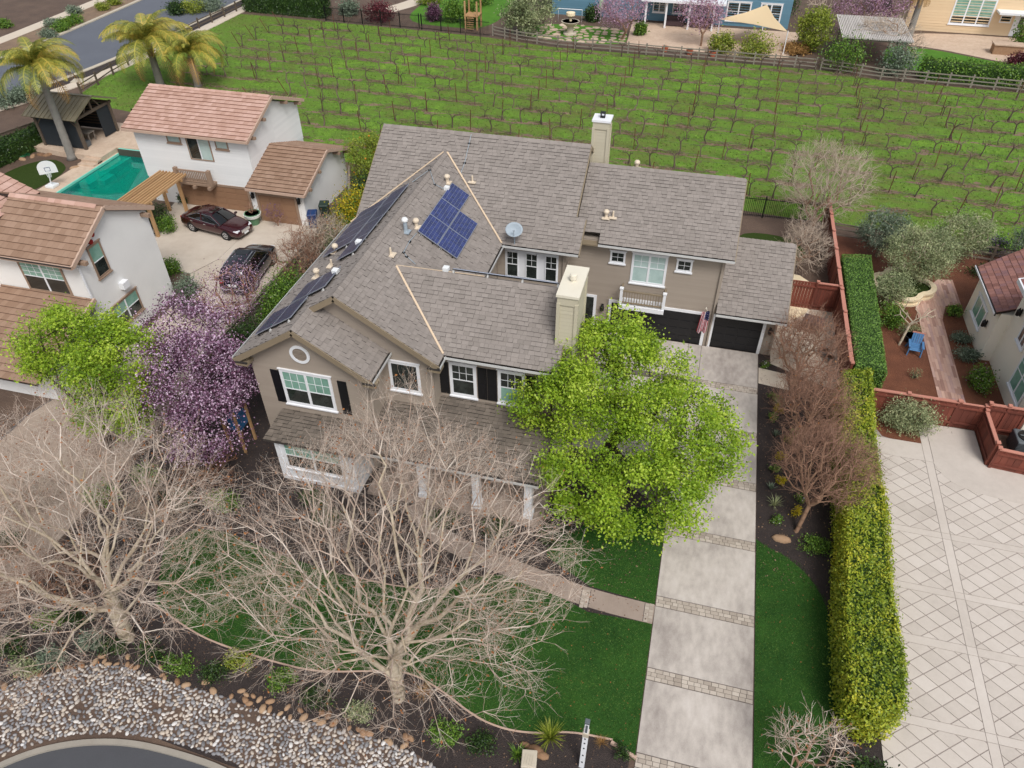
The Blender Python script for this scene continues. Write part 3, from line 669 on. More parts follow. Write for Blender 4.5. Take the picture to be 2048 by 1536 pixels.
FLP = smooth_poly([(-20.8, 85.8), (-10, 85.4), (-9.8, 89), (-11.2, 91.6), (-19, 92.0), (-22, 89)], 1)
for it in range(4000):
    p = (random.uniform(-22, -9.6), random.uniform(85.4, 92)); r = random.uniform(.3, .62)
    if inside(p, FLP) and all(math.hypot(p[0]-q[0], p[1]-q[1]) > (r+s)*.98 for q, s in pts): pts.append((p, r))
for p, r in pts:
    n = random.randint(5, 7); a0 = random.random()*6
    T = [np.array([p[0]+1.05*r*random.uniform(.75, 1.1)*math.cos(a0+2*math.pi*i/n), p[1]+r*random.uniform(.75, 1.1)*math.sin(a0+2*math.pi*i/n), .05]) for i in range(n)]
    ps.append((T, [q-np.array([0, 0, .04]) for q in T], random.random(), True))
spread(ps, 'flagstone', 'deck_stone', fl, 300)
sheet('beige_house_patio', smooth_poly([(17.6, 94), (19, 96.6), (24, 98.6), (34, 98.5), (36, 90), (30, 88.6), (26.4, 90.6), (23, 92.4)], 1), .012, 'deck_stone', 'mottled stone patio behind the beige house')
sheet('beige_house_lawn', smooth_poly([(16.6, 85), (18, 93), (22.5, 92), (26, 90.3), (30, 88.2), (36, 87), (36, 84.2), (22, 84)], 1), .010, 'back_grass', 'small lawn in front of the beige house patio')
# ------------------------------------------------------------------ houses: shared builders
class Face:
    """a vertical wall face: a (u) runs along the wall to the right seen from outside, b is height"""
    def __init__(s, O, U):
        s.O = np.array(O, float); s.U = np.array(U, float)/np.linalg.norm(U); s.N = np.cross(s.U, (0, 0, 1))
    def P(s, a, b, h=0.): return s.O+a*s.U+np.array([0, 0, b])+h*s.N
    def box(s, mb, a0, a1, b0, b1, h0, h1, v=.5):
        c = s.P((a0+a1)/2, (b0+b1)/2, (h0+h1)/2)
        return mb.obox(c, s.U*(a1-a0)/2, s.N*(h1-h0)/2, np.array([0, 0, (b1-b0)/2]), v)
Y_FACE = lambda y: Face((0, y, 0), (1, 0, 0))      # looks towards -Y; a is world x
X_FACE = lambda x: Face((x, 0, 0), (0, 1, 0))      # looks towards +X; a is world y
XN_FACE = lambda x: Face((x, 0, 0), (0, -1, 0))    # looks towards -X; a is -y
def window(house, fc, a0, a1, b0, b1, fw=.1, fmat='white_paint', glass='glass_dark', lower=None, split=0, cols=2, rows=2, upper=.45, sill=True, head=.03, proud=.05, mun='white_paint', grid=True, name='window'):
    """opening a0..a1 x b0..b1 outside the casing; split = number of lights side by side; upper share carries a muntin grid"""
    lower = lower or glass
    n = max(1, split); wmul = fw*.9
    g = MB(); fc.box(g, a0+fw*.5, a1-fw*.5, b0+fw*.5, b1-fw*.5, .0, .022)
    w = g.build(name, lower, house)
    f = MB()
    fc.box(f, a0, a0+fw, b0, b1, 0, proud); fc.box(f, a1-fw, a1, b0, b1, 0, proud)
    fc.box(f, a0+fw, a1-fw, b1-fw, b1, 0, proud-.002); fc.box(f, a0+fw, a1-fw, b0, b0+fw, 0, proud-.002)
    if head: fc.box(f, a0-.05, a1+.05, b1, b1+.05, 0, proud+head)
    f.build('frame', fmat, w)
    if sill:
        s = MB(); fc.box(s, a0-.05, a1+.05, b0-.07, b0, 0, proud+.05); s.build('sill', fmat, w)
    lw = (a1-a0-2*fw-(n-1)*wmul)/n; mu = MB(); has = False; up = MB()
    for i in range(n):
        l0 = a0+fw+i*(lw+wmul); l1 = l0+lw
        if i: fc.box(mu, l0-wmul, l0, b0+fw, b1-fw, .0, proud-.006); has = True
        if upper:
            hz = b1-fw-upper*(b1-b0-2*fw)
            if upper < 1: fc.box(mu, l0, l1, hz-.025, hz+.025, 0, .04); has = True
            fc.box(up, l0, l1, hz, b1-fw, 0, .026)
            if grid:
                for c in range(1, cols): x = l0+lw*c/cols; fc.box(mu, x-.011, x+.011, hz+.03, b1-fw, 0, .034); has = True
                for r in range(1, rows): z = hz+(b1-fw-hz)*r/rows; fc.box(mu, l0, l1, z-.011, z+.011, 0, .035); has = True
    if upper: up.build('upper_sash', glass, w)
    if has: mu.build('muntin', mun, w)
    return w
def siding(house, fc, polys, mat='siding', course=.2, thick=.018, name='siding', stuff=True):
    mb = MB(); pl = Plane(fc.O, fc.U, (0, 0, 1))
    for q in polys: add_pieces(mb, pieces(pl, q, course, None, thick, 0, 0, 0, 0, True))
    o = mb.build(name, mat, house); o['kind'] = 'stuff'; return o
def gutter(house, p, q, out, name='gutter'):
    """channel along an eave from p to q; out = plan direction away from the house"""
    p = np.array(p, float); q = np.array(q, float); o = np.array([out[0], out[1], 0.])
    a = MB(); a.beam(p+o*.05-np.array([0, 0, .09]), q+o*.05-np.array([0, 0, .09]), .12, .05)
    g = a.build(name, 'gutter_dark', house)
    b = MB(); b.beam(p+o*.115-np.array([0, 0, .05]), q+o*.115-np.array([0, 0, .05]), .022, .12)
    b.build('gutter_lip', 'gutter_white', g); return g
def slab3(mb, pts, t):
    """closed slab under a planar polygon, t thick"""
    pts = [np.array(p, float) for p in pts]; n = len(pts)
    nn = np.cross(pts[1]-pts[0], pts[2]-pts[0])
    if nn[2] < 0: pts = pts[::-1]; nn = -nn
    nn /= np.linalg.norm(nn)
    mb.add(pts+[p-nn*t for p in pts], [tuple(range(n)), tuple(range(2*n-1, n-1, -1))]+[(n+i, n+(i+1) % n, (i+1) % n, i) for i in range(n)])
def roof_slopes(house, slopes, mat, under, course, width, thick, limit, pname, name='roof', jit=.25, gap=.006, tail=1.06, slab=.12, visible=None):
    """slopes: (point, up, k, [plan polygons])"""
    rb = MB(); P = []
    for pt, up, k, polys in slopes:
        pl = roof_plane(pt, up, k); up = np.array(up, float)
        zf = lambda x, y: pt[2]+k*((x-pt[0])*up[0]+(y-pt[1])*up[1])
        for poly in polys:
            slab3(rb, [(x, y, zf(x, y)) for x, y in poly], slab)
            if course:
                P += pieces(pl, [pl.uv((x, y, zf(x, y))) for x, y in poly], course, width, thick, gap, .5, jit, .003, True, tail=tail, tooth=pname == 'shingle')
    r = rb.build(name, under, house)
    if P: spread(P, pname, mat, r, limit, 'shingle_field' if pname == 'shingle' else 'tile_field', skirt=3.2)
    return r
def strip(house, pts, w, h, mat, name, lift=.02, parent=None):
    mb = MB()
    for p, q in zip(pts[:-1], pts[1:]):
        mb.beam(np.array(p)+np.array([0, 0, lift]), np.array(q)+np.array([0, 0, lift]), w, h)
    return mb.build(name, mat, parent or house)
def ridge_caps(house, p, q, mat, k, step=.24, w=.17, name='ridge_cap'):
    p = np.array(p, float); q = np.array(q, float); L = np.linalg.norm(q-p); d = (q-p)/L; s = np.cross(d, (0, 0, 1)); n = int(L/step); mb = MB()
    for i in range(n):
        a = p+d*(i*step); b = p+d*((i+1)*step+.03); h0, h1 = .045, .025
        V = [a+s*w-np.array([0, 0, k*w-h0]), a+np.array([0, 0, h0+.012]), a-s*w-np.array([0, 0, k*w-h0]),
             b+s*w-np.array([0, 0, k*w-h1]), b+np.array([0, 0, h1+.012]), b-s*w-np.array([0, 0, k*w-h1])]
        lo = [x-np.array([0, 0, .05]) for x in V]
        mb.add(V+lo, [(0, 1, 4, 3), (1, 2, 5, 4), (6, 7, 1, 0), (7, 8, 2, 1), (0, 3, 9, 6), (2, 8, 11, 5)], random.random())
    return mb.build(name, mat, house)

# ------------------------------------------------------------------ the tan house
K = .65
H = thing('tan_house', 'large taupe lap-sided two-storey house with grey shingle roofs and solar panels', 'house', (-8, 28, 0))
A0 = (-17., 32.02, 5.7)
roof_slopes(H, [
    ((-17, 32.02, 5.7), (0, 1), K, [[(-17.0, 32.28), (-13.1, 36.18), (-13.1, 37.26), (-17, 37.26)], [(-13.1, 36.22), (-8.9, 32.02), (-5.45, 32.02), (-5.45, 37.26), (-13.1, 37.26)], [(-5.45, 32.02), (-4.95, 32.02), (-4.95, 33.72), (-5.45, 33.72)]]),
    ((-17, 37.26, 9.106), (0, -1), K, []),
    ((-4, 33.29, 5.7), (0, 1), K, [[(-4.17, 33.29), (2.6, 33.29), (2.6, 37.13), (-4.17, 37.13)], [(-5.45, 33.78), (-4.17, 33.78), (-4.17, 37.13), (-5.45, 37.13)]]),
    ((3, 33.2, 2.55), (0, 1), K, [[(2.24, 33.2), (5.78, 33.2), (5.78, 36.95), (2.24, 36.95)]]),
    ((-13.1, 30, 8.43), (-1, 0), K, [[(-13.1, 21.97), (-8.9, 21.97), (-8.9, 22.7), (-11.97, 25.77), (-13.1, 25.77)], [(-13.1, 25.77), (-11.97, 25.77), (-8.9, 28.84), (-8.9, 32.02), (-13.1, 36.22)]]),
    ((-17.26, 30, 5.73), (1, 0), K, [[(-17.26, 20.42), (-14.3, 20.42), (-14.3, 21.97), (-17.26, 21.97)], [(-17.26, 21.97), (-13.1, 21.97), (-13.1, 36.2), (-17.26, 32.04)]]),
    ((-14.3, 20.42, 7.654), (-1, 0), K, [[(-14.3, 20.42), (-11.22, 20.42), (-11.22, 22.4), (-14.3, 22.4)]]),
    ((-8, 22.7, 5.7), (0, 1), K, [[(-8.9, 22.7), (-4.08, 22.7), (-4.08, 25.77), (-11.97, 25.77)]]),
    ((-8, 25.77, 7.6955), (0, -1), K, [[(-11.97, 25.77), (-4.08, 25.77), (-4.08, 28.84), (-8.9, 28.84)]]),
], 'shingle', 'underlay', .2, .25, .04, 300, 'shingle', jit=.3)
# the far slopes that fall to the vineyard, plain deck
fr = MB()
slab3(fr, [(-17, 37.26, 9.10), (-5.45, 37.26, 9.10), (-5.45, 42.5, 5.70), (-17, 42.5, 5.70)], .12)
slab3(fr, [(-5.4, 37.13, 8.19), (2.6, 37.13, 8.19), (2.6, 41, 5.68), (-5.4, 41, 5.68)], .12)
slab3(fr, [(2.24, 36.95, 4.98), (5.78, 36.95, 4.98), (5.78, 40.6, 2.6), (2.24, 40.6, 2.6)], .12)
fr.build('rear_roof', 'shingle', H)
roof_slopes(H, [((-8, 19.45, 2.56), (0, 1), .125, [[(-11.7, 19.45), (-4.0, 19.45), (-4.0, 23.14), (-11.7, 23.14)]]),
                ((-14, 19.0, 2.64), (0, 1), .07, [[(-15.95, 19.0), (-11.72, 19.0), (-11.72, 20.86), (-15.95, 20.86)]])],
            'shingle_old', 'underlay', .2, .25, .04, 300, 'shingle', name='porch_roof', jit=.3)
for p, q in (((-17, 37.26, 9.11), (-5.45, 37.26, 9.11)), ((-5.4, 37.13, 8.2), (2.6, 37.13, 8.2)), ((-13.1, 21.97, 8.44), (-13.1, 36.2, 8.44)), ((-14.3, 20.42, 7.66), (-14.3, 22.3, 7.66)), ((-11.97, 25.77, 7.7), (-4.1, 25.77, 7.7)), ((2.3, 36.95, 4.99), (5.78, 36.95, 4.99))):
    ridge_caps(H, p, q, 'shingle', K)
for pts in ([(-13.0, 36.1, 8.4), (-8.92, 32.04, 5.73)], [(-13.2, 36.1, 8.38), (-17.2, 32.1, 5.79)], [(-11.95, 25.75, 7.69), (-8.92, 22.72, 5.73)], [(-11.95, 25.79, 7.69), (-8.92, 28.82, 5.73)]):
    strip(H, pts, .085, .03, 'valley', 'valley_flashing', .05)
# walls
core = MB()
core.box(-16.9, -5.7, 32.5, 42, 0, 5.66); core.box(-5.7, 2.2, 33.77, 40.6, 0, 5.66); core.box(2.2, 5.42, 33.77, 40.2, 0, 2.5)
core.box(-16.85, -9.35, 22.45, 32.6, 0, 5.6); core.box(-16.85, -11.68, 20.9, 22.5, 0, 5.6); core.box(-9.4, -4.5, 23.18, 28.4, 0, 5.6)
for g in ([(-16.8, 5.6), (-11.75, 5.6), (-14.3, 7.24)],):
    core.add([(x, 20.92, z) for x, z in g]+[(x, 21.2, z) for x, z in g], [(0, 1, 2), (5, 4, 3), (0, 3, 4, 1), (1, 4, 5, 2), (2, 5, 3, 0)])
g = [(-16.8, 5.6), (-9.4, 5.6), (-13.1, 8.0)]
core.add([(x, 22.47, z) for x, z in g]+[(x, 22.8, z) for x, z in g], [(0, 1, 2), (5, 4, 3), (0, 3, 4, 1), (1, 4, 5, 2), (2, 5, 3, 0)])
for x, y0, y1, yr, zr, ze in ((2.12, 33.77, 40.6, 37.13, 7.95, 5.5), (-4.56, 23.2, 28.4, 25.77, 7.4, 5.5), (-5.78, 32.5, 42, 37.26, 8.85, 5.5), (5.36, 33.77, 40.2, 36.95, 4.75, 2.4)):
    core.add([(x-.2, y0, ze), (x-.2, y1, ze), (x-.2, yr, zr), (x, y0, ze), (x, y1, ze), (x, yr, zr)], [(2, 1, 0), (3, 4, 5), (0, 1, 4, 3), (1, 2, 5, 4), (2, 0, 3, 5)])
core.build('wall', 'siding', H)
fg = Y_FACE(20.87); bgf = Y_FACE(22.42); wg = Y_FACE(23.15); gg = Y_FACE(33.745); mf = Y_FACE(32.47)
siding(H, fg, [[(-16.88, .3), (-11.65, .3), (-11.65, 5.55), (-14.3, 7.3), (-16.88, 5.62)]], course=.16)
siding(H, bgf, [[(-13.9, 2.6), (-9.33, 2.6), (-9.33, 5.55), (-13.05, 7.98), (-13.9, 7.98)]], course=.16)
siding(H, wg, [[(-9.33, .2), (-4.47, .2), (-4.47, 5.5), (-9.33, 5.5)]], course=.16)
siding(H, gg, [[(-5.7, 2.1), (2.22, 2.1), (2.22, 5.6), (-5.7, 5.6)], [(-5.7, 0), (-3.55, 0), (-3.55, 2.1), (-5.7, 2.1)], [(5.0, 0), (5.44, 0), (5.44, 2.4), (5.0, 2.4)], [(1.9, 0), (2.05, 0), (2.05, 2.1), (1.9, 2.1)]], course=.2)
siding(H, mf, [[(-9.3, 2.6), (-5.66, 2.6), (-5.66, 5.55), (-9.3, 5.55)]], course=.18)
siding(H, X_FACE(-9.33), [[(22.45, 2.6), (23.15, 2.6), (23.15, 5.5), (22.45, 5.5)], [(28.4, 2.6), (32.5, 2.6), (32.5, 5.5), (28.4, 5.5)]], course=.16)
siding(H, X_FACE(-11.65), [[(20.9, 2.6), (22.45, 2.6), (22.45, 5.5), (20.9, 5.5)]], course=.16)
siding(H, X_FACE(2.22), [[(33.75, 2.5), (40.6, 2.5), (40.6, 5.55), (37.13, 7.95), (33.75, 5.65)]], course=.2)
siding(H, X_FACE(5.44), [[(33.75, 0), (40.2, 0), (40.2, 2.5), (36.95, 4.75), (33.75, 2.5)]], course=.2)
siding(H, X_FACE(-4.47), [[(23.15, 0), (28.4, 0), (28.4, 5.5), (25.77, 7.4), (23.15, 5.6)]], course=.16)
siding(H, X_FACE(-5.66), [[(32.5, 5.2), (33.8, 5.2), (33.8, 6.5), (32.5, 5.7)], [(33.8, 5.6), (42, 5.6), (37.26, 8.9), (33.8, 6.5)]], course=.18)
# rake boards, fascias
def rake(pts, mat='trim_tan', w=.2, name='rake_board'):
    mb = MB()
    for p, q in zip(pts[:-1], pts[1:]): mb.beam(np.array(p)-np.array([0, 0, .12]), np.array(q)-np.array([0, 0, .12]), .05, w)
    return mb.build(name, mat, H)
rake([(-17.3, 20.40, 5.68), (-14.3, 20.40, 7.64), (-11.18, 20.40, 5.6)], w=.24); rake([(-14.3, 21.95, 7.63), (-13.1, 21.95, 8.42), (-8.86, 21.95, 5.66)], w=.24)
rake([(2.62, 33.27, 5.68), (2.62, 37.13, 8.18), (2.62, 41, 5.66)]); rake([(5.80, 33.2, 2.54), (5.80, 36.95, 4.97), (5.8, 40.6, 2.6)])
rake([(-4.06, 22.69, 5.68), (-4.06, 25.77, 7.68), (-4.06, 28.84, 5.66)]); rake([(-5.43, 33.72, 6.8), (-5.43, 37.26, 9.09), (-5.43, 42.5, 5.68)]); rake([(-4.93, 32.0, 5.68), (-4.93, 33.72, 6.79)])
rake([(-17.02, 32.3, 5.88), (-17.02, 37.26, 9.09)])
mb = MB(); mb.beam((-14.3, 20.62, 7.42), (-16.85, 20.62, 5.76), .06, .12); mb.beam((-14.3, 20.62, 7.42), (-11.7, 20.62, 5.73), .06, .12); mb.build('rake_moulding', 'trim_tan', H)
# eaves
sf = MB(); sf.box(-9.3, -4.1, 22.72, 23.15, 5.5, 5.58); sf.box(-5.6, 2.58, 33.32, 33.75, 5.5, 5.58); sf.box(-9.3, -5.0, 32.05, 32.5, 5.5, 5.58); sf.box(2.25, 5.74, 33.23, 33.75, 2.36, 2.44)
sf.box(-17.2, -16.85, 20.6, 32, 5.5, 5.6); sf.box(-11.7, -4.05, 19.5, 23.1, 2.30, 2.40); sf.build('soffit', 'trim_tan', H)
for p, q, o in (((-8.85, 22.7, 5.7), (-4.08, 22.7, 5.7), (0, -1)), ((-8.9, 22.66, 5.7), (-8.9, 21.9, 5.7), (1, 0)), ((-11.22, 20.4, 5.66), (-11.22, 22.4, 5.66), (1, 0)), ((-4.17, 33.29, 5.7), (2.62, 33.29, 5.7), (0, -1)), ((-8.9, 32.02, 5.7), (-4.95, 32.02, 5.7), (0, -1)), ((-8.9, 28.9, 5.7), (-8.9, 32.0, 5.7), (1, 0)), ((-17.26, 20.4, 5.72), (-17.26, 32.0, 5.72), (-1, 0)), ((2.24, 33.2, 2.55), (5.78, 33.2, 2.55), (0, -1)), ((-11.7, 19.45, 2.56), (-4.0, 19.45, 2.56), (0, -1))):
    gutter(H, p, q, o)
for p, o in (((-17.25, 20.38), 1), ((-11.55, 20.38), 1), ((-9.35, 21.93), 1)):   # boxed eave returns
    mb = MB(); mb.box(p[0], p[0]+.55, p[1]-.04, p[1]+.45, 5.38, 5.52); r = mb.build('eave_return', 'trim_tan', H)
    mb = MB(); mb.box(p[0], p[0]+.55, p[1]-.06, p[1]+.02, 5.52, 5.58); mb.build('cap', 'gutter_dark', r)
# oval vent
mb = MB(); ctr = fg.P(-14.43, 6.1, 0); n = 28; V = []; Fc = []
for i in range(n):
    t = 2*math.pi*i/n
    for rr, h in ((1, .02), (1, .07), (.72, .07), (.72, .02)): V.append(ctr+fg.U*.45*rr*math.cos(t)+np.array([0, 0, .45*rr*math.sin(t)])+fg.N*h)
for i in range(n):
    j = (i+1) % n
    for a in range(3): Fc.append((i*4+a, j*4+a, j*4+a+1, i*4+a+1))
vt = mb.add(V, Fc).build('oval_vent', 'white_paint', H)
for i in range(8):
    z = 6.1-.28+i*.08; hw = math.sqrt(max(.01, .33**2-(z-6.1)**2)); b = MB(); b.obox(fg.P(-14.43, z, .03), fg.U*hw, fg.N*.02+np.array([0, 0, -.025]), np.array([0, 0, .012])); b.build('slat', 'wood_grey', vt)
# windows
window(H, fg, -15.62, -13.26, 3.2, 5.12, .13, glass='glass_green', lower='glass_dark', split=2, cols=3, rows=2, upper=.55)
for a in (-16.05, -12.98+.0):
    mb = MB(); fg.box(mb, a-.0, a+.4, 3.15 if a > -14 else 3.2, 5.0, 0, .045); s = mb.build('shutter', 'black_paint', H)
    mb = MB(); fg.box(mb, a+.07, a+.33, 3.3, 4.05, .045, .058); fg.box(mb, a+.07, a+.33, 4.15, 4.9, .045, .058); mb.build('panel', 'black_paint', s)
window(H, bgf, -11.33, -9.93, 3.6, 5.22, .13, glass='glass_dark', upper=0)
window(H, wg, -8.86, -7.65, 3.2, 5.05, .14, glass='glass_dark', split=1, cols=3, rows=2, upper=.5)
window(H, wg, -6.7, -5.5, 3.2, 5.05, .14, glass='glass_dark', lower='glass_green', split=1, cols=3, rows=2, upper=.5)
for a in (-9.32, -7.6, -7.16, -5.46):
    mb = MB(); wg.box(mb, a, a+.42, 3.22, 4.98, 0, .045); s = mb.build('shutter', 'black_paint', H)
    mb = MB(); wg.box(mb, a+.07, a+.35, 3.32, 4.07, .045, .058); wg.box(mb, a+.07, a+.35, 4.15, 4.88, .045, .058); mb.build('panel', 'black_paint', s)
# triple window over the court
mb = MB(); mf.box(mb, -8.86, -6.03, 3.52, 5.22, 0, .03); mb.build('window_surround', 'white_paint', H)
for a in (-8.78, -7.75, -6.72):
    window(H, Y_FACE(32.44), a, a+.64, 3.62, 5.15, .05, glass='glass_dark', split=1, cols=2, rows=2, upper=.5, sill=False, head=0)
window(H, X_FACE(-9.3), 29.4, 30.6, 3.5, 5.1, .1, glass='glass_dark', cols=2, rows=2)
# garage wing windows
window(H, gg, -3.56, -2.76, 4.46, 5.16, .1, cols=2, rows=2, upper=1)
window(H, gg, -.16, .64, 4.46, 5.16, .1, cols=2, rows=2, upper=1)
window(H, gg, -2.42, -.6, 3.42, 5.22, .12, glass='glass_blind', split=2, cols=2, rows=2, upper=.45)
# balcony
mb = MB(); mb.box(-2.78, -.42, 32.95, 33.74, 2.16, 2.4); bal = mb.build('balcony', 'white_paint', H)
for x in (-2.72, -.48):
    mb = MB(); mb.box(x-.07, x+.07, 33.0, 33.14, 2.4, 3.36); mb.box(x-.1, x+.1, 32.97, 33.17, 3.36, 3.42); mb.build('post', 'white_paint', bal)
    mb = MB(); mb.box(x-.045, x+.045, 33.14, 33.7, 3.2, 3.28); mb.box(x-.045, x+.045, 33.14, 33.7, 2.52, 2.58); mb.build('side_rail', 'trim_tan', bal)
mb = MB(); mb.box(-2.65, -.55, 33.03, 33.11, 3.2, 3.28); mb.box(-2.65, -.55, 33.03, 33.11, 2.5, 2.56); mb.build('rail', 'trim_tan', bal)
for i in range(15):
    x = -2.58+i*1.96/14; mb = MB(); mb.box(x-.02, x+.02, 33.05, 33.09, 2.56, 3.2); mb.build('baluster', 'trim_tan', bal)
# garage doors
def garage_door(house, fc, a0, a1, b1, mat, cols, trim='white_paint', tw=.16, rows=4):
    f = MB(); fc.box(f, a0, a1, 0.0, b1, -.02, .01); d = f.build('garage_door', mat, house)
    cw = (a1-a0)/cols; rh = b1/rows
    for i in range(cols):
        for j in range(rows):
            p = MB(); fc.box(p, a0+i*cw+.07, a0+(i+1)*cw-.07, j*rh+.05, (j+1)*rh-.05, .0, .03); p.build('panel', mat, d)
    t = MB(); fc.box(t, a0-tw, a0, 0, b1+tw, 0, .06); fc.box(t, a1, a1+tw, 0, b1+tw, 0, .06); fc.box(t, a0, a1, b1, b1+tw, 0, .058); t.build('door_trim', trim, d)
    return d
garage_door(H, gg, -3.24, 1.72, 2.0, 'black_paint', 8); garage_door(H, gg, 2.27, 4.74, 2.0, 'black_paint', 4)
# courtyard door
ed = MB(); gg.box(ed, -5.15, -4.22, .05, 2.15, 0, .03); d = ed.build('door', 'glass_dark', H)
t = MB(); gg.box(t, -5.3, -5.15, 0, 2.3, 0, .06); gg.box(t, -4.22, -4.07, 0, 2.3, 0, .06); gg.box(t, -5.15, -4.22, 2.15, 2.3, 0, .058); t.build('frame', 'white_paint', d)
# wall lanterns
def lantern(house, fc, a, b):
    mb = MB(); fc.box(mb, a-.06, a+.06, b-.2, b+.2, .02, .05); w = mb.build('wall_lantern', 'black_metal', house)
    mb = MB(); c = fc.P(a, b, .16); mb.lathe((c[0], c[1], c[2]-.2), [(.05, 0), (.1, .05), (.11, .3), (.05, .4), (.02, .46)], 8); mb.build('lamp_housing', 'black_metal', w)
lantern(H, gg, -3.72, 1.6); lantern(H, gg, 5.15, 1.6)
# front chimney, rear chimney
def chimney(x0, x1, y0, y1, z1, mat, top, pot):
    mb = MB(); mb.box(x0, x1, y0, y1, 0, z1); c = mb.build('chimney', mat, H)
    s = MB(); pl = Plane((0, y0-.002, 0), (1, 0, 0), (0, 0, 1)); add_pieces(s, pieces(pl, [(x0, 0), (x1, 0), (x1, z1-.5), (x0, z1-.5)], .18, None, .016))
    pl = Plane((x1+.002, 0, 0), (0, 1, 0), (0, 0, 1)); add_pieces(s, pieces(pl, [(y0, 0), (y1, 0), (y1, z1-.5), (y0, z1-.5)], .18, None, .016))
    so_ = s.build('siding', mat, c); so_['kind'] = 'stuff'
    mb = MB()
    for a, b in ((x0, y0), (x1, y0), (x1, y1)): mb.box(a-.07, a+.07, b-.07, b+.07, 0, z1-.32)
    mb.build('corner_board', mat, c)
    mb = MB(); mb.box(x0-.05, x1+.05, y0-.05, y1+.05, z1-.4, z1-.02); mb.build('collar', top[1], c)
    mb = MB(); mb.box(x0-.1, x1+.1, y0-.1, y1+.1, z1-.02, z1+.09); mb.build('cap', top[0], c)
    mb = MB(); cx, cy = (x0+x1)/2, (y0+y1)/2
    if pot == 'drum': mb.lathe((cx, cy, z1+.08), [(.1, 0), (.1, .12), (.15, .13), (.15, .3), (.12, .34), (.02, .35)], 16)
    else:
        mb.box(cx-.12, cx+.12, cy-.12, cy+.12, z1+.08, z1+.12); mb.box(cx-.14, cx+.14, cy-.14, cy+.14, z1+.32, z1+.36)
        for a in (-.1, .1):
            for b in (-.1, .1): mb.box(cx+a-.02, cx+a+.02, cy+b-.02, cy+b+.02, z1+.12, z1+.32)
    mb.build('flue_cap', 'cream_trim' if pot == 'drum' else 'black_metal', c)
chimney(-4.34, -3.62, 23.75, 25.8, 8.75, 'siding_light', ('cream_trim', 'siding_light'), 'drum')
chimney(-5.5, -4.72, 38.0, 38.75, 10.1, 'siding_light', ('white_paint', 'siding_light'), 'box')
# white bay on the front and porch
bayf = Y_FACE(19.3)
mb = MB(); mb.box(-15.65, -12.0, 19.3, 20.9, 0, 2.5); bay = mb.build('bay', 'white_paint', H)
mb = MB()
for a, b in ((-15.66, -15.46), (-12.19, -11.99)): bayf.box(mb, a, b, .02, 2.5, 0, .05)
bayf.box(mb, -15.44, -12.21, .02, .2, 0, .05); mb.build('pilaster', 'white_paint', bay)
window(H, bayf, -15.3, -12.55, .82, 2.46, .1, glass='glass_green', lower='glass_dark', split=2, cols=3, rows=2, upper=.5)
porch = MB(); porch.box(-11.65, -3.9, 19.3, 23.1, 0, .18); porch.build('porch_floor', 'walk', H)
for x in (-9.15, -6.75, -4.5):
    mb = MB(); mb.box(x-.16, x+.16, 19.6, 19.92, .18, 2.32); c = mb.build('column', 'white_paint', H)
    mb = MB(); mb.box(x-.21, x+.21, 19.55, 19.97, .18, .42); mb.box(x-.2, x+.2, 19.56, 19.96, 2.2, 2.32); mb.build('column_base', 'white_paint', c)
mb = MB(); mb.box(-11.6, -4.2, 19.62, 19.9, 2.32, 2.5); mb.build('porch_beam', 'trim_tan', H)
pd = MB(); wg2 = Y_FACE(22.42); wg2.box(pd, -10.9, -9.9, .2, 2.2, 0, .04); pd.build('door', 'wood_dark', H)
window(H, wg, -8.6, -6.9, .8, 2.1, .12, split=2, cols=3, rows=2); window(H, wg, -6.4, -4.9, .8, 2.1, .12, split=2, cols=3, rows=2)
# downspouts
for p in ((-11.5, 20.82), (2.12, 33.66), (-5.75, 32.4), (5.4, 33.66)):
    mb = MB(); mb.box(p[0]-.04, p[0]+.04, p[1]-.04, p[1]+.04, .1, 5.4 if p[0] < 5 else 2.4); mb.build('downspout', 'siding', H)
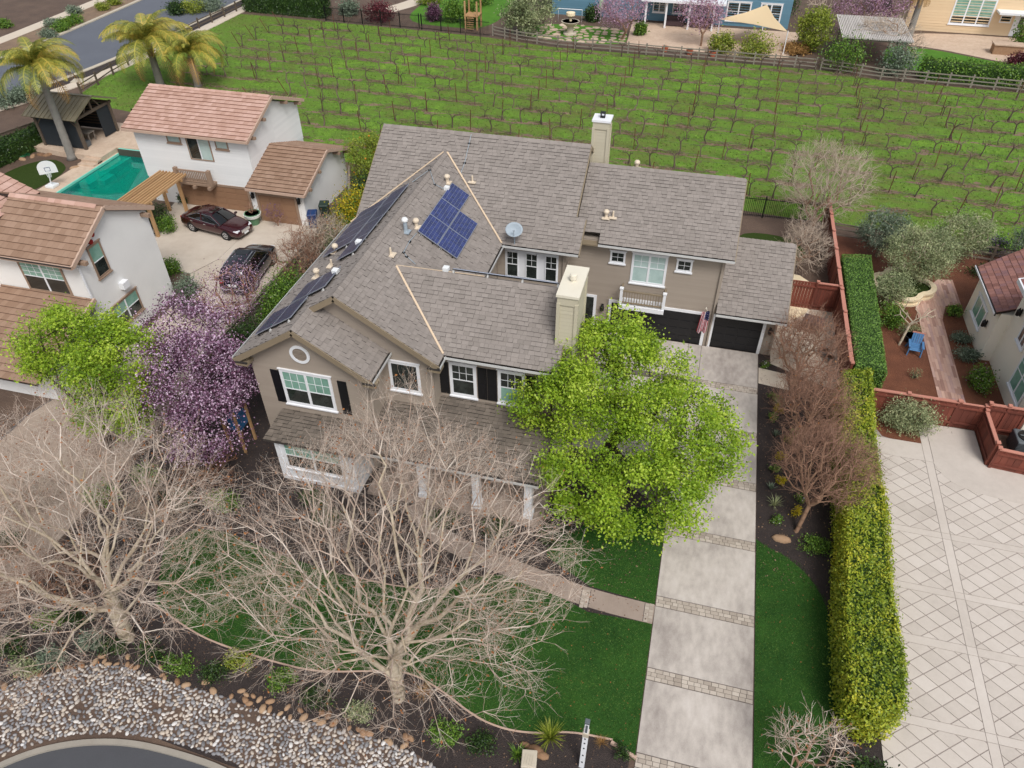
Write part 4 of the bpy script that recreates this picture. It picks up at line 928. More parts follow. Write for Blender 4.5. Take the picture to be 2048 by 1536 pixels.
# ------------------------------------------------------------------ what hangs on the tan roof
def onY(px, py, y):
    d = ray(px, py); t = y/d[1]; return (d[0]*t, CAM_H+d[2]*t)
def onX(px, py, x):
    d = ray(px, py); t = x/d[0]; return (d[1]*t, CAM_H+d[2]*t)
PLR = roof_plane((-13.1, 30, 8.43), (-1, 0), K)      # right slope of the long gable
PLL = roof_plane((-17.26, 30, 5.73), (1, 0), K)      # left slope
PLW = roof_plane((-8, 25.77, 7.6955), (0, -1), K)    # rear slope of the front wing
def hit(pl, px, py):
    d = ray(px, py); o = np.array([0, 0, CAM_H]); t = ((pl.O-o)@pl.N)/(d@pl.N); return pl.uv(o+d*t)
def solar_array(label, pl, cells, mat, h=.14, cu=6, cv=10):
    """cells: (u0, v0, du, dv) of each panel on the slope"""
    u0, v0 = cells[0][:2]; t = thing('solar_array', label, 'solar panels', tuple(pl.P(u0, v0, 0)), 'solar arrays on the tan roof')
    for (u, v, du, dv) in cells:
        mb = MB(); mb.obox(pl.P(u+du/2, v+dv/2, h), pl.U*(du/2-.008), pl.Vv*(dv/2-.008), pl.N*.018); p = mb.build('panel', 'solar_frame', t)
        c = MB(); a, b = (cu, cv) if dv > du else (cv, cu)
        for i in range(a):
            for j in range(b):
                c.obox(pl.P(u+.03+(du-.06)*(i+.5)/a, v+.03+(dv-.06)*(j+.5)/b, h+.019), pl.U*((du-.06)/a/2-.005), pl.Vv*((dv-.06)/b/2-.005), pl.N*.003, random.random())
        c.build('cells', mat, p)['kind'] = 'stuff'
    us = [c[0] for c in cells]+[c[0]+c[2] for c in cells]; vs = sorted(set(round(c[1], 2) for c in cells))
    for v in vs:
        cc = [c for c in cells if abs(c[1]-v) < .02]; dv = cc[0][3]; a = min(c[0] for c in cc); b = max(c[0]+c[2] for c in cc)
        for f in (.2, .8):
            r = MB(); r.obox(pl.P((a+b)/2, v+dv*f, h-.05), pl.U*((b-a)/2+.06), pl.Vv*.025, pl.N*.025); r.build('rail', 'black_metal', t)
        k = max(2, int((b-a)/1.2)+1)
        for i in range(k):
            r = MB(); x = a+(b-a)*i/(k-1); r.obox(pl.P(x, v+dv*.8, h/2-.03), pl.U*.04, pl.Vv*.05, pl.N*(h/2-.02)); r.build('foot', 'gutter_white', t)
    return t
# right slope: four panels; u runs along the eave, v up the slope
c1 = hit(PLR, 905, 372); c2 = hit(PLR, 832, 466); c3 = hit(PLR, 908, 527); c4 = hit(PLR, 951, 455)
pw = abs(c2[0]-c1[0])
U0 = c2[0]; V_top = max(c1[1], c2[1]); du = 1.0; dv = 1.62
s = np.sign(c1[0]-c2[0])
lo = min(c1[0], c2[0]); hi = max(c1[0], c2[0]); L3 = (hi-lo)/3
vb = c3[1]; vm = (V_top+vb)/2
# columns along the ridge: three panels in the upper row, two in the lower row
near = c2[0]; step = (c1[0]-c2[0])/3
def cell(k, v0, v1): a = near+step*k; b = near+step*(k+1); return (min(a, b), v0, abs(step), v1-v0)
solar_array('blue solar array of five panels on the sunny right slope', PLR, [cell(0, vm, V_top), cell(1, vm, V_top), cell(2, vm, V_top), cell(0, vb, vm), cell(1, vb, vm)], 'solar_cell')
# left slope: a long double row and a lower group of four; u = 30 - y, v up the slope
def lc(y0, y1, n, v0, dv): return [(30-y1+(y1-y0)*k/n, v0, (y1-y0)/n, dv) for k in range(n)]
solar_array('dark solar array of a long double row by the left ridge', PLL, lc(26.0, 32.8, 4, 2.85, 1.2)+lc(27.75, 32.4, 5, .8, 1.95), 'solar_dark', .16)
solar_array('dark solar array of four panels low on the front left slope', PLL, lc(21.4, 23.0, 1, .7, 1.14)+lc(21.4, 23.0, 1, 1.86, 1.14)+lc(23.15, 24.75, 1, 1.75, 1.07)+lc(23.15, 24.75, 1, 2.84, 1.07), 'solar_dark', .16)
# array on the hidden side of the front wing, its top edge shows over the ridge
a = PLW.uv((-9.6, 26.3, 7.35)); b = PLW.uv((-4.9, 26.3, 7.35)); x0 = min(a[0], b[0]); n = 4; w = abs(a[0]-b[0])/n
solar_array('dark solar array behind the front wing ridge', PLW, [(x0+w*i, a[1]-1.0, w, 1.0) for i in range(n)], 'solar_dark', .24)
# conduits and boxes
def conduit(label, pts):
    mb = MB(); mb.tube(pts, .016, 6); t = tag(mb.build('conduit', 'grey_metal'), label, 'conduit', 'conduits on the roof')
    for p in pts[1:-1:1]:
        b = MB(); b.box(p[0]-.07, p[0]+.07, p[1]-.05, p[1]+.05, p[2]-.05, p[2]+.0); b.build('clamp', 'black_metal', t)
PLM = roof_plane((-17, 32.02, 5.7), (0, 1), K)
def on(pl, px, py, h=.06): u, v = hit(pl, px, py); return tuple(pl.P(u, v, h))
conduit('steel conduit running up the rear slope to the ridge', [on(PLM, 943, 270), on(PLM, 939, 287), on(PLM, 930, 326), on(PLM, 922, 348)])
conduit('steel conduit from the ridge down to the blue array', [on(PLL, 826, 366), tuple(np.array([-13.1, 33.6, 8.55])), on(PLR, 868, 370), on(PLR, 888, 380)])
conduit('steel conduit curving down beside the blue array', [on(PLR, 832, 468), on(PLR, 818, 484), on(PLR, 806, 506), on(PLR, 812, 514), on(PLR, 830, 530)])
def jbox(label, p, s=.13):
    mb = MB(); mb.box(p[0]-s, p[0]+s, p[1]-s, p[1]+s, p[2]-.06, p[2]+.12); tag(mb.build('junction_box', 'white_plastic', bevel=.01), label, 'junction box', 'junction boxes on the roof')
jbox('white junction box at the top of the blue array', on(PLR, 892, 380, .1)); jbox('white junction box near the left ridge array', on(PLL, 722, 491, .16)); jbox('white junction box at the upper end of the low left array', on(PLL, 676, 549, .16)); jbox('white junction box on the front wing ridge', (-9.75, 26.0, 7.75))
# vents
def vent(label, p, kind):
    t = thing('roof_vent', label, 'roof vent', p, 'vents on the roofs')
    x, y, z = p
    mb = MB(); mb.obox((x, y, z+.02), (.2, 0, 0), (0, .2, 0), (0, 0, .02)); mb.build('flashing', 'vent_cream' if kind != 'steel' else 'grey_metal', t)
    mb = MB()
    if kind == 'pipe': mb.lathe((x, y, z), [(.08, 0), (.05, .1), (.045, .36), (.001, .37)], 10)
    elif kind == 'steel': mb.lathe((x, y, z), [(.13, 0), (.09, .12), (.09, .6), (.001, .61)], 12)
    else: mb.lathe((x, y, z), [(.11, 0), (.08, .1), (.08, .34), (.001, .35)], 12)
    mb.build('pipe', 'vent_cream' if kind != 'steel' else 'grey_metal', t, smooth=False)
    if kind != 'pipe':
        mb = MB(); h = .34 if kind == 'cap' else .6; mb.lathe((x, y, z+h-.05), [(.12, 0), (.15, .03), (.15, .1), (.1, .17), (.02, .19)], 12); mb.build('cap', 'vent_cream' if kind == 'cap' else 'white_plastic', t)
PLG = roof_plane((-4, 33.29, 5.7), (0, 1), K)
for lab, pl, px, py, kd in (('capped cream vent above the blue array', PLR, 895, 366, 'cap'), ('steel flue with white cap on the right slope', PLR, 812, 464, 'steel'), ('capped cream vent touching the blue array', PLR, 833, 455, 'cap'), ('slim cream vent pipe under the steel flue', PLR, 782, 510, 'pipe'), ('cream vent pipe right of the valley', PLM, 945, 364, 'pipe'), ('capped cream vent on the garage wing roof', PLG, 1212, 436, 'cap'), ('slim cream vent pipe on the garage wing roof', PLG, 1226, 435, 'pipe'), ('slim vent between the two left arrays', PLL, 664, 533, 'pipe'), ('capped vent by the low left array', PLL, 635, 555, 'cap'), ('capped vent at the foot of the long array', PLL, 672, 505, 'cap')):
    vent(lab, on(pl, px, py, 0), kd)
vent('white pipe stub standing behind the garage wing ridge', (-3.0, 37.4, 8.02), 'cap')
# satellite dish
sp = on(PLM, 1029, 488, 0); t = thing('satellite_dish', 'grey satellite dish on a mast at the eave', 'satellite dish', sp)
mb = MB(); mb.tube([sp, (sp[0], sp[1], sp[2]+.65)], .03, 8); mb.build('mast', 'grey_metal', t)
mb = MB(); n = 20; rings = []; c = np.array([sp[0], sp[1]-.06, sp[2]+.82]); ax = np.array([.15, -.72, .68]); ax /= np.linalg.norm(ax); e1 = np.cross(ax, (0, 0, 1)); e1 /= np.linalg.norm(e1); e2 = np.cross(e1, ax)
V = []; Fc = []
for i in range(5):
    r = .42*i/4; 
    for j in range(n): V.append(c+ax*(.28*(r/.42)**2*.42)+e1*r*1.05*math.cos(2*math.pi*j/n)+e2*r*.9*math.sin(2*math.pi*j/n))
for i in range(4):
    for j in range(n): Fc.append((i*n+j, (i+1)*n+j, (i+1)*n+(j+1) % n, i*n+(j+1) % n))
o = mb.add(V, Fc).build('dish', 'grey_metal', t, smooth=True); sm = o.modifiers.new('solid', 'SOLIDIFY'); sm.thickness = .015
mb = MB(); tip = c+ax*.45+e2*-.1; mb.tube([c-e2*.38, tip], .015, 6); mb.obox(tip, e1*.05, e2*.05, ax*.06); mb.build('feed_arm', 'grey_metal', t)
# flag
fx, fz = 1.95, 2.15; t = thing('flag', 'striped flag with starred blue corner hanging between the garage doors', 'flag', (fx, 33.6, 2.0))
mb = MB(); mb.tube([(fx+.02, 33.7, 2.1), (fx-.25, 33.2, 2.75)], .018, 8); mb.build('pole', 'cream_trim', t)
mb = MB(); mb.lathe((fx-.25, 33.2, 2.74), [(.02, 0), (.045, .04), (.02, .09)], 8); mb.build('finial', 'cream_trim', t)
def flag_pt(s, r):   # s across the stripes 0..1, r along the fly (down) 0..1
    x = fx-.52+.5*s*(1-.25*(1-r))+.12*(1-r); y = 33.28+.09*math.sin(s*11+r*2)*(.4+r)+.05; z = 2.55-.1*(1-s)-1.35*r
    return np.array([x, y, z])
for colr in ('flag_red', 'flag_white', 'flag_blue'):
    mb = MB()
    for i in range(13):
        cc = 'flag_red' if i % 2 == 0 else 'flag_white'
        for j in range(12):
            blue = i >= 6 and j < 5; k = 'flag_blue' if blue else cc
            if k == colr: mb.add([flag_pt(i/13, j/12), flag_pt((i+1)/13, j/12), flag_pt((i+1)/13, (j+1)/12), flag_pt(i/13, (j+1)/12)], [(0, 1, 2, 3)])
    if colr == 'flag_white':
        for a in range(5):
            for b in range(4):
                p = flag_pt(6.5/13+a*.105+(.05 if b % 2 else 0), .05+b*.1)-np.array([0, .012, 0])
                mb.add([p+np.array([.018*math.cos(q), 0, .018*math.sin(q)]) for q in [math.pi/2+k*2*math.pi/5*2 for k in range(5)]], [(0, 1, 2, 3, 4)])
    o = mb.build({'flag_red': 'red_stripes', 'flag_white': 'white_stripes', 'flag_blue': 'blue_field'}[colr], colr, t); o['kind'] = 'stuff'

# ------------------------------------------------------------------ white house on the left
LH = thing('white_house', 'white stucco house with brown tile roofs and brown window trim', 'house', (-32, 27, 0))
roof_slopes(LH, [((-30, 24.87, 5.7), (0, 1), .5, [[(-34.3, 24.87), (-28.75, 24.87), (-28.75, 28.05), (-34.3, 28.05)]]),
                 ((-30, 28.05, 7.29), (0, -1), .5, [[(-40, 28.05), (-28.75, 28.05), (-28.75, 31.35), (-40, 31.35)]]),
                 ((-30, 21.6, 2.35), (0, 1), .3, [[(-40, 20.2), (-28.7, 20.2), (-28.7, 25.28), (-40, 25.28)]])], 'tile_brown', 'tile_underlay', .4, .33, .07, 300, 'tile', jit=0., gap=.006, tail=1.1)
ridge_caps(LH, (-34.3, 28.05, 7.34), (-28.8, 28.05, 7.34), 'tile_pink', .5, .4, .2)
mb = MB(); mb.box(-41, -28.98, 25.3, 31.0, 0, 5.55); mb.add([(-29.2, 25.3, 5.55), (-29.2, 31, 5.55), (-29.2, 28.1, 7.0), (-28.98, 25.3, 5.55), (-28.98, 31, 5.55), (-28.98, 28.1, 7.0)], [(2, 1, 0), (3, 4, 5), (0, 1, 4, 3), (1, 2, 5, 4), (2, 0, 3, 5)])
mb.box(-44, -34.4, 21.2, 29, 0, 6.5); mb.box(-34.4, -29.1, 21.2, 25.4, 0, 1.95); mb.build('wall', 'stucco', LH)
mb = MB(); mb.box(-44.3, -34.1, 20.8, 29.4, 6.5, 6.72); mb.build('upper_fascia', 'fascia_pink', LH)
roof_slopes(LH, [((-34.0, 25, 6.72), (-1, 0), .45, [[(-40, 20.7), (-34.0, 20.7), (-34.0, 29.5), (-40, 29.5)]])], 'tile_pink', 'tile_underlay', .4, .33, .05, 60, 'tile', name='upper_roof', jit=0)
mb = MB()
for p, q in (((-28.72, 24.84, 5.62), (-28.72, 28.05, 7.22)), ((-28.72, 28.05, 7.22), (-28.72, 31.38, 5.56))): mb.beam(p, q, .1, .22)
mb.build('rake_board', 'fascia_pink', LH)
mb = MB(); mb.beam((-34.2, 24.82, 5.6), (-28.72, 24.82, 5.6), .1, .16); mb.build('fascia', 'fascia_pink', LH)
mb = MB(); mb.beam((-34.2, 24.74, 5.66), (-28.72, 24.74, 5.66), .06, .05); mb.build('gutter', 'gutter_dark', LH)
for y in (25.5, 30.6):
    mb = MB(); mb.box(-28.98, -28.45, y-.1, y+.1, 5.42, 5.62); mb.build('outrigger', 'trim_brown', LH)
mb = MB(); mb.beam((-28.66, 25.25, 3.5), (-28.66, 21.0, 2.2), .12, .24); mb.build('porch_rake', 'fascia_pink', LH)
lx = X_FACE(-28.97); ly = Y_FACE(25.28)
def rectX(x, pts): q = [onX(*p, x) for p in pts]; return min(a for a, b in q), max(a for a, b in q), min(b for a, b in q), max(b for a, b in q)
def rectY(y, pts): q = [onY(*p, y) for p in pts]; return min(a for a, b in q), max(a for a, b in q), min(b for a, b in q), max(b for a, b in q)
window(LH, lx, 26.25, 27.2, 4.05, 5.85, .1, 'trim_brown', glass='glass_green', lower='glass_dark', upper=.5, grid=False)
window(LH, lx, 26.2, 28.3, .85, 2.25, .1, 'trim_brown', glass='glass_green', lower='glass_dark', split=2, upper=.5, grid=False)
r = rectY(25.28, [(40, 520), (118, 530), (148, 592), (62, 578)]); window(LH, ly, r[0], r[1], r[2], r[3], .11, 'trim_brown', glass='glass_green', lower='glass_dark', split=2, cols=3, rows=3, upper=.5)
window(LH, X_FACE(-34.38), 22.2, 23.6, 3.2, 5.0, .1, 'trim_brown', glass='glass_green', lower='glass_dark', upper=.5, grid=False)
for dy, dz in ((-.16, .14), (.16, .06), (-.1, -.22)):
    c = lx.P(26.75+dy, 6.25+dz, 0); mb = MB(); mb.tube([c-lx.N*.1, c+lx.N*.1], .13, 12); mb.build('round_vent', 'vent_red', LH)
mb = MB(); lx.box(mb, 27.3, 27.75, 2.75, 3.15, 0, .3); mb.build('vent_box', 'white_paint', LH)
mb = MB(); mb.box(-28.97, -28.9, 25.32, 25.4, 3.2, 5.3); mb.build('downspout', 'white_paint', LH)

# ------------------------------------------------------------------ white garage by the pool
DG = thing('white_garage', 'white detached two-storey garage with pinkish tile roof and small balcony', 'garage', (-33, 43, 0))
roof_slopes(DG, [((-33, 41.0, 5.45), (0, 1), .4, [[(-37.9, 41.0), (-28.5, 41.0), (-28.5, 44.9), (-37.9, 44.9)]]), ((-33, 44.9, 7.01), (0, -1), .4, [[(-37.9, 44.9), (-28.5, 44.9), (-28.5, 49.0), (-37.9, 49.0)]])], 'tile_pink', 'tile_underlay', .34, .33, .07, 300, 'tile', jit=0, gap=.006, tail=1.1)
roof_slopes(DG, [((-26, 40.1, 2.6), (0, 1), .36, [[(-28.85, 40.1), (-24.55, 40.1), (-24.55, 44.05), (-28.85, 44.05)]]), ((-26, 44.05, 4.02), (0, -1), .36, [[(-28.85, 44.05), (-24.55, 44.05), (-24.55, 47.5), (-28.85, 47.5)]])], 'tile_brown', 'tile_underlay', .34, .33, .07, 300, 'tile', name='lower_roof', jit=0, gap=.006, tail=1.1)
ridge_caps(DG, (-37.8, 44.9, 7.06), (-28.5, 44.9, 7.06), 'tile_pink', .4, .4, .2)
mb = MB(); mb.box(-37.4, -28.88, 41.45, 48.6, 0, 5.3)
mb.add([(-29.1, 41.45, 5.2), (-29.1, 48.6, 5.2), (-29.1, 44.9, 6.72), (-28.88, 41.45, 5.2), (-28.88, 48.6, 5.2), (-28.88, 44.9, 6.72)], [(2, 1, 0), (3, 4, 5), (0, 1, 4, 3), (1, 2, 5, 4), (2, 0, 3, 5)])
mb.box(-28.88, -24.95, 40.55, 47.2, 0, 2.5)
mb.add([(-25.2, 40.55, 2.5), (-25.2, 47.2, 2.5), (-25.2, 44.05, 3.75), (-24.95, 40.55, 2.5), (-24.95, 47.2, 2.5), (-24.95, 44.05, 3.75)], [(2, 1, 0), (3, 4, 5), (0, 1, 4, 3), (1, 2, 5, 4), (2, 0, 3, 5)])
mb.build('wall', 'stucco', DG)
dy = Y_FACE(41.43)
siding(DG, dy, [[(-37.42, 1.9), (-28.86, 1.9), (-28.86, 5.3), (-37.42, 5.3)]], 'white_board', .2); siding(DG, X_FACE(-28.86), [[(41.45, 2.4), (44.9, 2.4), (44.9, 6.7), (41.45, 5.25)], [(44.9, 3.0), (48.6, 2.6), (48.6, 5.25), (44.9, 6.7)]], 'white_board', .2)
mb = MB()
for p, q in (((-28.48, 40.97, 5.37), (-28.48, 44.9, 6.94)), ((-28.48, 44.9, 6.94), (-28.48, 49.03, 5.3)), ((-24.53, 40.07, 2.52), (-24.53, 44.05, 3.95)), ((-24.53, 44.05, 3.95), (-24.53, 47.53, 2.7))): mb.beam(p, q, .1, .2)
mb.build('rake_board', 'fascia_pink', DG)
mb = MB(); mb.beam((-37.9, 40.95, 5.36), (-28.45, 40.95, 5.36), .1, .16); mb.beam((-28.85, 40.05, 2.5), (-24.5, 40.05, 2.5), .1, .16); mb.build('fascia', 'fascia_pink', DG)
for x, ys, zs in ((-28.88, (41.8, 43.4, 46.5, 48.3), (5.35, 6.0, 6.05, 5.35)), (-24.95, (40.9, 42.5, 45.6, 47.1), (2.6, 3.15, 3.15, 2.6))):
    for y, z in zip(ys, zs):
        mb = MB(); mb.box(x, x+.55, y-.09, y+.09, z-.1, z+.08); mb.build('outrigger', 'trim_brown', DG)
for pts, sp in (([(330, 263), (357, 265), (360, 285), (336, 284)], 0), ([(368, 268), (416, 273), (428, 322), (384, 318)], 2), ([(428, 275), (453, 279), (457, 300), (433, 297)], 0)):
    r = rectY(41.43, pts); window(DG, dy, *r, .08, 'trim_brown', glass='glass_blind', lower='glass_blind', split=sp, upper=0, sill=not sp)
    if sp: mb = MB(); dy.box(mb, r[0]+.1, (r[0]+r[1])/2-.04, r[2]+.1, r[3]-.1, .02, .03); mb.build('open_sash', 'glass_dark', DG)
# small balcony
b0 = onY(362, 357, 41.43); z0 = 1.95
mb = MB(); mb.box(-34.6, -31.9, 40.75, 41.43, z0, z0+.16); bal = mb.build('balcony', 'trim_brown', DG)
for x in (-34.4, -33.25, -32.1):
    mb = MB(); mb.box(x-.1, x+.1, 40.6, 41.43, z0-.2, z0); mb.build('bracket', 'trim_brown', bal)
for x in (-34.52, -31.98):
    mb = MB(); mb.box(x-.12, x+.12, 40.74, 40.98, z0+.16, z0+1.15); mb.build('post', 'trim_brown', bal)
mb = MB(); mb.box(-34.4, -32.1, 40.8, 40.9, z0+.98, z0+1.06); mb.box(-34.4, -32.1, 40.8, 40.9, z0+.22, z0+.28); mb.build('rail', 'trim_brown', bal)
for i in range(16):
    x = -34.3+i*2.1/15; mb = MB(); mb.box(x-.03, x+.03, 40.82, 40.88, z0+.28, z0+.98); mb.build('baluster', 'trim_brown', bal)
garage_door(DG, dy, -35.0, -29.7, 1.75, 'garage_brown', 6, 'trim_brown', .14); garage_door(DG, Y_FACE(40.53), -28.3, -25.6, 2.0, 'garage_brown', 3, 'trim_brown', .16)
lantern(DG, Y_FACE(40.53), -25.25, 1.9); lantern(DG, Y_FACE(40.53), -28.66, 1.9)

# ------------------------------------------------------------------ cream house on the right
RH = thing('cream_house', 'cream stucco house with reddish tile roof on the right edge', 'house', (20, 35, 0))
roof_slopes(RH, [((15.95, 38, 3.0), (1, 0), .45, [[(15.95, 36.1), (22, 36.1), (22, 43), (15.95, 40.6)]]), ((16.25, 33, 5.1), (1, 0), .3, [[(16.2, 29.6), (22, 29.6), (22, 36.0), (16.2, 36.0)]])], 'tile_red', 'tile_underlay', .3, .26, .025, 300, 'tile', jit=0)
mb = MB(); mb.prism([(16.2, 36.1), (22, 36.1), (22, 42.6), (16.2, 40.3)], 0, 2.95); mb.box(16.75, 22, 30.2, 36.1, 0, 5.0); mb.build('wall', 'stucco_cream', RH)
mb = MB(); mb.beam((15.9, 36.0, 2.93), (15.9, 40.7, 2.93), .06, .16); mb.build('gutter', 'gutter_dark', RH)
mb = MB(); mb.beam((15.84, 36.0, 2.97), (15.84, 40.7, 2.97), .03, .1); mb.beam((16.15, 29.5, 5.0), (16.15, 36.05, 5.0), .08, .22); mb.beam((16.15, 36.05, 4.98), (22, 36.05, 6.7), .08, .22); mb.build('fascia', 'white_paint', RH)
rx = XN_FACE(16.18); rf = XN_FACE(16.73)
window(RH, rx, -39.4, -37.5, .9, 2.1, .1, glass='glass_green', split=2, upper=0); window(RH, rf, -34.6, -33.6, 2.6, 3.5, .1, glass='glass_dark', split=2, upper=0); window(RH, rf, -33.2, -31.4, .9, 3.0, .1, glass='glass_green', lower='glass_green', split=2, cols=1, rows=2, upper=.5)
mb = MB(); c = rf.P(-34.6, 4.3, .01); n = 20
o = mb.add([c+rf.U*.28*math.cos(2*math.pi*i/n)+np.array([0, 0, .45*math.sin(2*math.pi*i/n)])+rf.N*h for h in (0, .05) for i in range(n)], [tuple(range(n, 2*n))]+[(i, (i+1) % n, n+(i+1) % n, n+i) for i in range(n)]).build('oval_window', 'glass_dark', RH)
lantern(RH, rx, -37.0, 1.7); lantern(RH, rf, -35.4, 3.6)
# ------------------------------------------------------------------ houses beyond the vineyard
BH = thing('blue_house', 'blue lap-sided house with white porch posts beyond the vineyard', 'house', (-6, 97, 0))
mb = MB(); mb.box(-20, 7.6, 96.0, 106, 0, 5.6); mb.build('wall', 'blue_siding', BH)
bfy = Y_FACE(95.98); siding(BH, bfy, [[(-20, 0), (7.6, 0), (7.6, 5.6), (-20, 5.6)]], 'blue_siding', .26, .03)
roof_slopes(BH, [((-6, 95.4, 5.6), (0, 1), .5, [[(-20.6, 95.4), (8.2, 95.4), (8.2, 101), (-20.6, 101)]]), ((-6, 101, 8.4), (0, -1), .5, [[(-20.6, 101), (8.2, 101), (8.2, 106.6), (-20.6, 106.6)]])], 'shingle', 'shingle', None, None, 0, 0, 'shingle')
mb = MB(); mb.box(-9, .4, 92.8, 96.0, 2.75, 3.0); mb.build('porch_roof', 'white_paint', BH)
for x in (-8.4, -6.1, -3.5, -.8):
    mb = MB(); mb.box(x-.1, x+.1, 93.1, 93.3, 0, 2.75); mb.build('column', 'white_paint', BH)
for a, b in ((-7.9, -6.4), (-5.6, -4.0), (-3.2, -1.2)): window(BH, bfy, a, b, .9, 2.5, .12, glass='glass_dark', split=2, cols=2, rows=2)
window(BH, bfy, .5, 3.2, .5, 2.6, .16, glass='glass_dark', split=2, cols=1, rows=1, upper=.5); window(BH, bfy, 4.2, 6.6, .5, 2.6, .16, glass='glass_dark', split=2, cols=1, rows=1, upper=.5)
BG = thing('beige_house', 'beige lap-sided house with tall white gridded window beyond the vineyard', 'house', (28, 99, 0))
mb = MB(); mb.box(20.4, 45, 99.2, 110, 0, 5.8); mb.build('wall', 'beige_siding', BG)
gfy = Y_FACE(99.18); siding(BG, gfy, [[(20.4, 0), (45, 0), (45, 5.8), (20.4, 5.8)]], 'beige_siding', .28, .03)
roof_slopes(BG, [((28, 98.6, 5.8), (0, 1), .45, [[(20, 98.6), (45.5, 98.6), (45.5, 104.6), (20, 104.6)]]), ((28, 104.6, 8.5), (0, -1), .45, [[(20, 104.6), (45.5, 104.6), (45.5, 110.6), (20, 110.6)]])], 'tile_red', 'tile_red', None, None, 0, 0, 'tile')
r = rectY(99.18, [(1903, 48), (1978, 50), (1990, 0), (1912, 0)])
window(BG, gfy, r[0], r[1], r[2], 3.6, .16, glass='glass_green', lower='glass_dark', split=3, cols=1, rows=3, upper=.68)
r = rectY(99.18, [(2003, 30), (2012, 46)]); window(BG, gfy, r[0], r[1]+.4, r[2], r[3], .1, upper=0, sill=False)
r = rectY(99.18, [(2008, 75), (2030, 25)]); mb = MB(); gfy.box(mb, r[0]+.3, r[0]+1.4, 0.02, 2.2, 0, .06); d = mb.build('door', 'white_paint', BG); mb = MB(); gfy.box(mb, r[0]+.85, r[0]+1.28, .9, 2.0, .06, .08); mb.build('pane', 'glass_dark', d)
mb = MB(); mb.box(29.2, 36, 97.6, 99.2, 2.45, 2.65); mb.build('door_canopy', 'white_paint', BG)
# patio roof of pale slats
PR = thing('patio_cover', 'weathered pale slatted patio cover between the far houses', 'patio cover', (15, 88, 0))
for x in (12.6, 18.0):
    for y in (84.2, 91.5):
        mb = MB(); mb.box(x-.09, x+.09, y-.09, y+.09, 0, 2.7); mb.build('post', 'rail_grey', PR)
for y in (84.2, 91.5):
    mb = MB(); mb.box(12.0, 18.5, y-.06, y+.06, 2.5, 2.75); mb.build('beam', 'rail_grey', PR)
for i in range(40):
    x = 12.0+i*6.5/39; mb = MB(); mb.box(x-.055, x+.055, 83.7, 92.0, 2.75, 2.87); mb.build('slat', 'slat_pale', PR)
# shade sail
t = thing('shade_sail', 'cream triangular shade sail stretched by the blue house', 'shade sail', (3, 90, 0))
A, B, Cc = (np.array(p) for p in ((4.7, 93.6, 3.0), (-.1, 88.2, 2.6), (6.9, 86.4, 2.3))); V = []; Fc = []; n = 10; idx = {}
for i in range(n+1):
    for j in range(n+1-i):
        a, b = i/n, j/n; c = 1-a-b; p = a*A+b*B+c*Cc; ctr = (A+B+Cc)/3; pull = 4*(a*b+b*c+c*a)*.12+.0
        e = min(a, b, c); p = p+(ctr-p)*(.22*(1-3*e)*(1-max(a, b, c))*1.2); p[2] -= .25*27*a*b*c*.6; idx[(i, j)] = len(V); V.append(p)
for i in range(n):
    for j in range(n-i):
        Fc.append((idx[(i, j)], idx[(i+1, j)], idx[(i, j+1)]))
        if j < n-i-1: Fc.append((idx[(i+1, j)], idx[(i+1, j+1)], idx[(i, j+1)]))
o = MB().add(V, Fc).build('cloth', 'sail', t); sm = o.modifiers.new('solid', 'SOLIDIFY'); sm.thickness = .02
for p in (A, B, Cc): mb = MB(); mb.tube([(p[0]*1.0+.05, p[1]+.05, 0), (p[0]+.05, p[1]+.05, p[2]+.05)], .05, 8); mb.build('post', 'white_paint', t)

# ------------------------------------------------------------------ fences
def board_fence(label, p, q, h, mat, topmat, bw=.14, post=2.4, cap=.18, facing=1, group='board fences', name='board_fence', arch=False, postcap=True):
    p = np.array([*p, 0.]); q = np.array([*q, 0.]); L = np.linalg.norm(q-p); d = (q-p)/L; s = np.array([d[1], -d[0], 0])
    t = thing(name, label, 'gate' if 'gate' in name else 'fence', tuple(p), group)
    n = int(L/bw); protos = []
    for i in range(n):
        c = d*((i+.5)*L/n); mb = MB(); hh = h-.04
        if i < 4: mb.obox(np.array([0, 0, hh/2]), d*(L/n/2-.006), s*(.012+.004*(i % 2)), np.array([0, 0, hh/2])); me = new_mesh('board', mb.V, mb.F); me.materials.append(MATS[mat]); protos.append(me)
        o = bpy.data.objects.new('board', protos[i % 4]); COL.objects.link(o); o.parent = t; o.location = c
    mb = MB(); mb.obox(d*L/2+np.array([0, 0, h]), d*L/2, s*cap/2, np.array([0, 0, .025])); mb.build('cap_rail', topmat, t, local=True)
    for z in (.3, h-.25):
        mb = MB(); mb.obox(d*L/2+s*.05+np.array([0, 0, z]), d*L/2, s*.03, np.array([0, 0, .045])); mb.build('rail', mat, t, local=True)
    k = max(1, int(round(L/post)))
    for i in range(k+1):
        c = d*(L*i/k); mb = MB(); mb.obox(c+np.array([0, 0, (h+.08)/2]), d*.06, s*.06, np.array([0, 0, (h+.08)/2])); po = mb.build('post', mat, t, local=True)
        if postcap: mb = MB(); mb.obox(c+np.array([0, 0, h+.1]), d*.085, s*.085, np.array([0, 0, .03])); mb.build('post_cap', topmat, po, local=True)
    return t
board_fence('long red-brown board fence beside the clipped box hedge', (9.0, 31.6), (9.0, 49.6), 1.8, 'fence_red', 'fence_red_top', .14, 2.4, .2)
board_fence('dark red board fence piece between side gate and long red fence', (7.75, 38.75), (8.95, 38.75), 1.8, 'fence_red', 'fence_red_top', .14, 1.2, .14)
